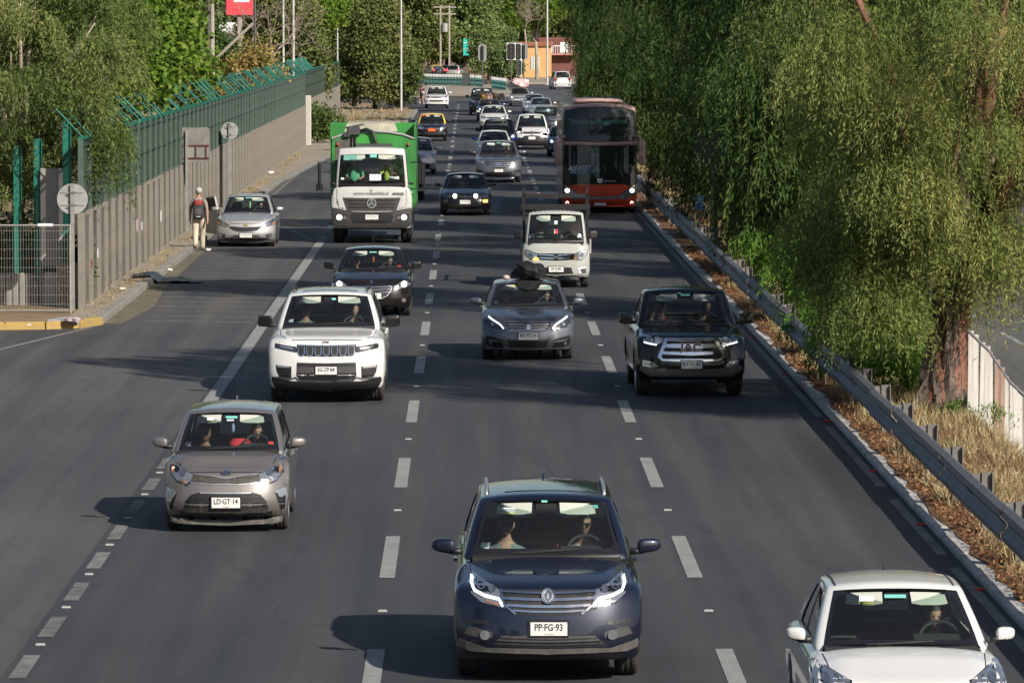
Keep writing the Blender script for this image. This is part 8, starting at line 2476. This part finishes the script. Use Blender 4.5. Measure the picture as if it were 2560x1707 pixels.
def far_buildings():
    OR = pmat('wall_orange', (0.60, 0.36, 0.15), 0.85, noise=0.15, nscale=1)
    root = empty('orange_house', (xs(1225, 640), 640, 0), 0.0, 'orange rendered house behind the traffic lights', 'house')
    MB().box(-3.6, 2.2, 0, 8, 0, 3.9).build('wall', OR, root)
    MB().prism([(-3.9, 3.9), (2.5, 3.9), (2.2, 4.4), (-3.6, 4.4)], -0.3, 8.2, 'y').build('roof', pmat('roof_tile', (0.30, 0.12, 0.07), 0.9, noise=0.3), root)
    for x in (-1.6, 0.2):
        w = MB().box(x - .55, x + .55, -0.05, 0.0, 1.0, 2.6).build('window', pmat('shutter_white', (0.55, 0.56, 0.54), 0.7), root)
        for k in range(4): MB().box(x - .5 + .26 * k, x - .46 + .26 * k, -0.08, -0.052, 1.05, 2.55).build('window_bar', POLED, w)
    MB().box(-3.5, 2.1, -2.0, -1.9, 0.0, 1.1).build('garden_wall', OR, root)
    root = empty('balcony_house', (xs(1285, 660), 660, 0), 0.0, 'two storey house with balcony behind the white van', 'house')
    MB().box(-2.6, 3.4, 0, 8, 0, 4.9).build('wall', pmat('wall_maroon', (0.16, 0.06, 0.05), 0.85), root)
    b = MB().box(-2.4, 2.2, -1.3, 0.0, 2.7, 2.9).build('balcony', pmat('balcony_pink', (0.5, 0.22, 0.18), 0.8), root)
    for k in range(16): MB().box(-2.3 + .29 * k, -2.24 + .29 * k, -1.28, -1.22, 2.9, 3.8).build('baluster', pmat('baluster_pale', (0.55, 0.55, 0.54), 0.7), b)
    MB().box(-2.4, 2.2, -1.3, -1.2, 3.8, 3.9).build('balcony_rail', STICKW, b)
    for x in (-1.4, 0.6): MB().box(x - .5, x + .5, -0.05, 0, 3.0, 4.3).build('window', STICKW, root)
    root = empty('yellow_house', (xs(770, 470), 470, 0), 0.0, 'yellow house corner glimpsed beyond the barrier end', 'house')
    MB().box(-2, 1.4, 0, 6, 0, 4.2).build('wall', pmat('wall_yellow', (0.75, 0.56, 0.25), 0.85), root)
    MB().box(-2.2, 1.6, -0.2, 6.2, 4.2, 4.5).build('roof', pmat('roof_tile', (0.30, 0.12, 0.07), 0.9), root)
    MB().box(0.2, 0.9, -0.04, 0, 1.2, 2.6).build('window', POLED, root)
    # shop front and red billboard behind the left trees
    root = empty('red_billboard', (xs(552, 330), 330, 0), 0.0, 'red billboard with white lettering band behind the left trees', 'billboard')
    MB().cbox(-0.15, 0.15, -0.15, 0.15, 0, 7.1, 0.03).build('post', POLEC, root)
    bd = MB().cbox(-0.85, 0.85, -0.32, -0.16, 7.05, 9.6, 0.04).build('board', pmat('billboard_red', (0.70, 0.055, 0.075), 0.5), root)
    MB().box(-0.36, 0.62, -0.34, -0.325, 7.85, 8.12).build('lettering_band', STICKW, bd)
    root = empty('shop', (xs(535, 345), 345, 0), 0.0, 'white shop with purple fascia behind the barrier', 'shop')
    MB().box(-2.6, 1.6, 0, 6, 0, 3.6).build('wall', pmat('shop_white', (0.72, 0.72, 0.72), 0.7), root)
    MB().box(-2.62, 1.62, -0.12, 0.0, 3.75, 4.15).build('fascia', pmat('fascia_purple', (0.28, 0.14, 0.55), 0.5), root)
    MB().box(-2.6, 1.6, -0.10, 6, 4.15, 4.35).build('parapet', pmat('shop_white', (0.72, 0.72, 0.72), 0.7), root)
    MB().box(-2.4, 1.4, -0.05, 0, 2.4, 3.74).build('shop_window', pmat('shop_glass', (0.10, 0.11, 0.13), 0.2), root)
    MB().box(-1.0, 0.6, 3.0, 6, 4.36, 6.6).build('upper_wall', pmat('shop_white', (0.72, 0.72, 0.72), 0.7), root)
    MB().box(-1.02, 0.62, 2.94, 3.0, 4.5, 5.0).build('orange_band', pmat('band_orange', (0.75, 0.22, 0.05), 0.6), root)
    # H-frame power poles
    root = empty('power_pole', (xs(1022, 660), 660, 0), 0.0, 'twin wooden power poles with crossarms and transformer', 'power pole')
    for sg in (-1, 1): MB().tube([(sg * 0.55, 0, 0), (sg * 0.55, 0, 8.9)], 0.13, 8).build('shaft', POLEC, root)
    for z in (8.6, 7.75): MB().box(-1.4, 1.4, -0.1, 0.1, z, z + 0.16).build('crossarm', POLEC, root)
    for k in range(4):
        MB().tube([(-1.2 + .8 * k, 0, 8.76), (-1.2 + .8 * k, 0, 8.98)], 0.06, 6).build('insulator', GREYTRIM, root)
    MB().lathe([(5.6, 0.001), (5.6, 0.38), (6.6, 0.38), (6.7, 0.2), (6.7, 0.001)], 14, 'z').build('transformer', GALVPALE, root, loc=(0, -0.2, 0))
    root = empty('road_sign', (xs(1075, 600), 600, 0.1), 0.0, 'green hanging road sign behind the small island tree', 'sign')
    MB().tube([(0.9, 0, 0), (0.9, 0, 5.4)], 0.09, 8).build('post', POLED, root)
    pl = MB().cbox(-0.55, 0.75, -0.06, 0.0, 2.9, 4.8, 0.02).build('panel', pmat('sign_green', (0.03, 0.42, 0.33), 0.5), root)
    MB().box(-0.5, 0.4, -0.07, -0.062, 4.3, 4.36).build('line', STICKW, pl)
    MB().box(-0.5, 0.2, -0.07, -0.062, 3.6, 3.66).build('line', STICKW, pl)
    root = empty('notice_board', (xs(972 * 0 + 1008 * 0 + 972, 398) - 1.0, 398, 0.1), 0.0, 'small pale notice board under the dense olive tree', 'sign')
    MB().box(-0.06, 0.06, -0.03, 0.03, 0, 1.6).build('stake', POLED, root)
    MB().box(-0.5, 0.5, -0.05, -0.032, 0.9, 1.7).build('panel', pmat('board_pale', (0.5, 0.5, 0.47), 0.7), root)
far_buildings()

# ------------------------------------------------------------------ loads on cars
def cloth_lump(name, mat, label, cat, loc, size, seed, n=3, flat=0.0):
    """crumpled bundle: rounded box with folds"""
    r = np.random.default_rng(seed)
    g = [i / 8 - 1 for i in range(17)]
    P, F, tags = cube_grid(g, g, g)
    Q = rounded(P, (.75, .75, .8))
    ph = r.uniform(0, 6, 9)
    vs = []
    for u, v, w in Q:
        k = 1 + 0.10 * math.sin(4 * u + ph[0] + 2 * w) + 0.08 * math.sin(5 * v + ph[1] - 3 * w) + 0.06 * math.sin(9 * u + 7 * v + ph[2]) + 0.04 * math.sin(13 * w + 8 * u + ph[3])
        z = w * k * size[2]
        if w < -0.2: z = max(z, -size[2] * 0.55)
        vs.append((u * k * size[0], v * k * size[1], z))
    m = MB(); m.add(vs, F)
    o = m.build(name, mat, None, True, loc=loc)
    return tag(o, label, cat)
def loads():
    c = CARS['grey_hatch']; L = c.root.location
    cloth_lump('roof_bundle', pmat('black_cloth', (0.008, 0.008, 0.009), 0.7, spec=0.4), 'black cloth bundle flopping over the roof front of the steel grey hatchback', 'bundle', L + Vector((0.06, c.yw + 0.35, c.H + 0.12)), (0.31, 0.36, 0.20), 3)
    m = MB()
    vs, fs = [], []
    for j in range(7):
        for i in range(9):
            u = -1 + 2 * i / 8; t = j / 6
            q = c.gh(0.06 + u * 0.40 * (1 - 0.35 * t), -1, 0.95 - 0.30 * t * (1 - 0.25 * u * u))
            vs.append((q[0], q[1] - 0.035 - 0.02 * math.sin(5 * u + 3 * t), q[2] + 0.03))
    fs = [(j * 9 + i, j * 9 + i + 1, (j + 1) * 9 + i + 1, (j + 1) * 9 + i) for j in range(6) for i in range(8)]
    m.add(vs, fs); n = len(vs)
    m.add([(x, y + 0.012, z - 0.012) for x, y, z in vs], [f[::-1] for f in fs])
    o = m.build('hanging_cloth', pmat('black_cloth', (0.008, 0.008, 0.009), 0.7, spec=0.4), None, True, loc=L)
    tag(o, 'black cloth hanging over the windscreen top of the steel grey hatchback', 'cloth')
    MB_ = MB().ball((0, 0, 0), (0.07, 0.06, 0.05), 12, 8)
    tag(MB_.build('pale_roll', pmat('pale_pink_cloth', (0.5, 0.38, 0.36), 0.8), None, True, loc=L + Vector((-0.40, c.yw + 0.18, c.H + 0.04))), 'small pale rolled cloth left of the black roof bundle', 'cloth')
    c = CARS['silver_pink']; L = c.root.location
    pk = pmat('pink_wrap', (0.62, 0.30, 0.30), 0.8, noise=0.8, nscale=3, color2=(0.70, 0.60, 0.58))
    cloth_lump('roof_load', pk, 'pink patterned wrapped load on the roof of the silver sedan', 'load', L + Vector((0, 1.5, c.H + 0.30)), (0.70, 0.95, 0.42), 8)
    c = CARS['loaded_car']; L = c.root.location
    for k, (dx, dz, sz, col, c2, lab) in enumerate(((-0.42, 0.12, (0.22, 0.3, 0.24), (0.55, 0.42, 0.05), (0.2, 0.12, 0.05), 'yellow printed bundle on the blue grey car'), (-0.02, 0.15, (0.24, 0.3, 0.24), (0.30, 0.10, 0.40), (0.55, 0.4, 0.1), 'purple and yellow printed bundle on the blue grey car'), (0.42, 0.14, (0.22, 0.3, 0.26), (0.05, 0.05, 0.05), (0.16, 0.12, 0.05), 'dark printed bundle on the blue grey car'), (0.80, 0.08, (0.20, 0.3, 0.28), (0.012, 0.012, 0.014), (0.03, 0.03, 0.03), 'black bag at the right side of the loaded blue grey car'))):
        cloth_lump('bundle', pmat('print_%d' % k, col, 0.8, noise=0.8, nscale=9, color2=c2), lab, 'bundle', L + Vector((dx, c.yw + 0.3, c.H + dz)), sz, 20 + k)
loads()

# ------------------------------------------------------------------ litter
def litter():
    r = np.random.default_rng(77)
    # black plastic sheet lying from the pavement over the kerb
    n, k = 22, 6
    vs = []
    a, b = gp(312, 631, 0.16), gp(476, 636, 0.0)
    for i in range(n):
        t = i / (n - 1)
        for j in range(k):
            s = j / (k - 1)
            x = a.x + (b.x - a.x) * t; y = a.y - 1.4 + 2.6 * s * (0.35 + 0.65 * math.sin(math.pi * min(1, t * 1.1))) 
            z = (0.165 if x < -8.0 else 0.165 - 0.15 * min(1, (x + 8.0) / 0.25)) + 0.03 * abs(math.sin(7 * t + 3 * s)) + 0.025 * abs(math.sin(17 * t + 9 * s)) + 0.01
            vs.append((x, y, max(z, 0.02)))
    m = MB(); m.add(vs, [(i * k + j, i * k + j + 1, (i + 1) * k + j + 1, (i + 1) * k + j) for i in range(n - 1) for j in range(k - 1)])
    tag(m.build('plastic_sheet', pmat('black_plastic_sheet', (0.02, 0.022, 0.027), 0.35), None, True), 'crumpled black plastic sheet lying across the kerb', 'plastic sheet')
    cloth_lump('rag', pmat('rag_grey', (0.42, 0.42, 0.43), 0.9, noise=0.4, nscale=6), 'grey rag heap at the corner beside the mesh fence', 'rag', gp(148, 738, 0.14), (0.32, 0.24, 0.08), 41)
    cloth_lump('rag', pmat('rag_pink', (0.40, 0.32, 0.33), 0.9), 'pink rag on the grey rag heap', 'rag', gp(166, 734, 0.20), (0.15, 0.14, 0.05), 42)
    paper = pmat('litter_paper', (0.66, 0.65, 0.62), 0.8)
    spots = [(390, 623, 'white crumpled paper at the kerb foot beyond the black sheet', 0.12), (478, 577, 'flat white paper right of the walking man', 0.13), (622, 400, 'white plastic bottle on the far left pavement', 0.2), (281, 666, 'small white litter at the barrier foot', 0.1), (346, 603, 'scrap of white paper stuck below the barrier', 0.1), (497, 534, 'white litter in front of the silver sedan, nearest the kerb', 0.08), (67, 748, 'small white scrap on the yellow kerb edge', 0.06)]
    for i, (x, y, lab, s) in enumerate(spots):
        p = gp(x, y, 0.15 if x < 300 or x > 600 else 0.02)
        cloth_lump('litter', paper, lab, 'litter', p + Vector((0, 0, s * 0.3)), (s * 0.6, s * 0.5, s * 0.3), 60 + i)
    # torn posters and scraps on the barrier
    for i, (y, z, w, h, col, lab) in enumerate(((121.2, 1.05, 0.25, 0.2, STICKW, 'white scrap pasted on the barrier near its start'), (119.5, 0.9, 0.2, 0.18, STICKR, 'small red scrap on the barrier near its start'), (135.5, 1.15, 0.4, 0.3, pmat('scrap_pink', (0.6, 0.4, 0.42), 0.8), 'pinkish torn paper on the barrier'), (137.5, 1.05, 0.3, 0.2, STICKW, 'white torn paper beside the pinkish one on the barrier'), (146, 1.0, 0.4, 0.3, STICKW, 'white torn paper on the barrier left of the walking man'))):
        o = MB().box(0, 0.006, -w / 2, w / 2, -h / 2, h / 2).build('paper_scrap', col, None, loc=(-8.57, y, z + 0.13))
        tag(o, lab, 'paper scrap')
litter()
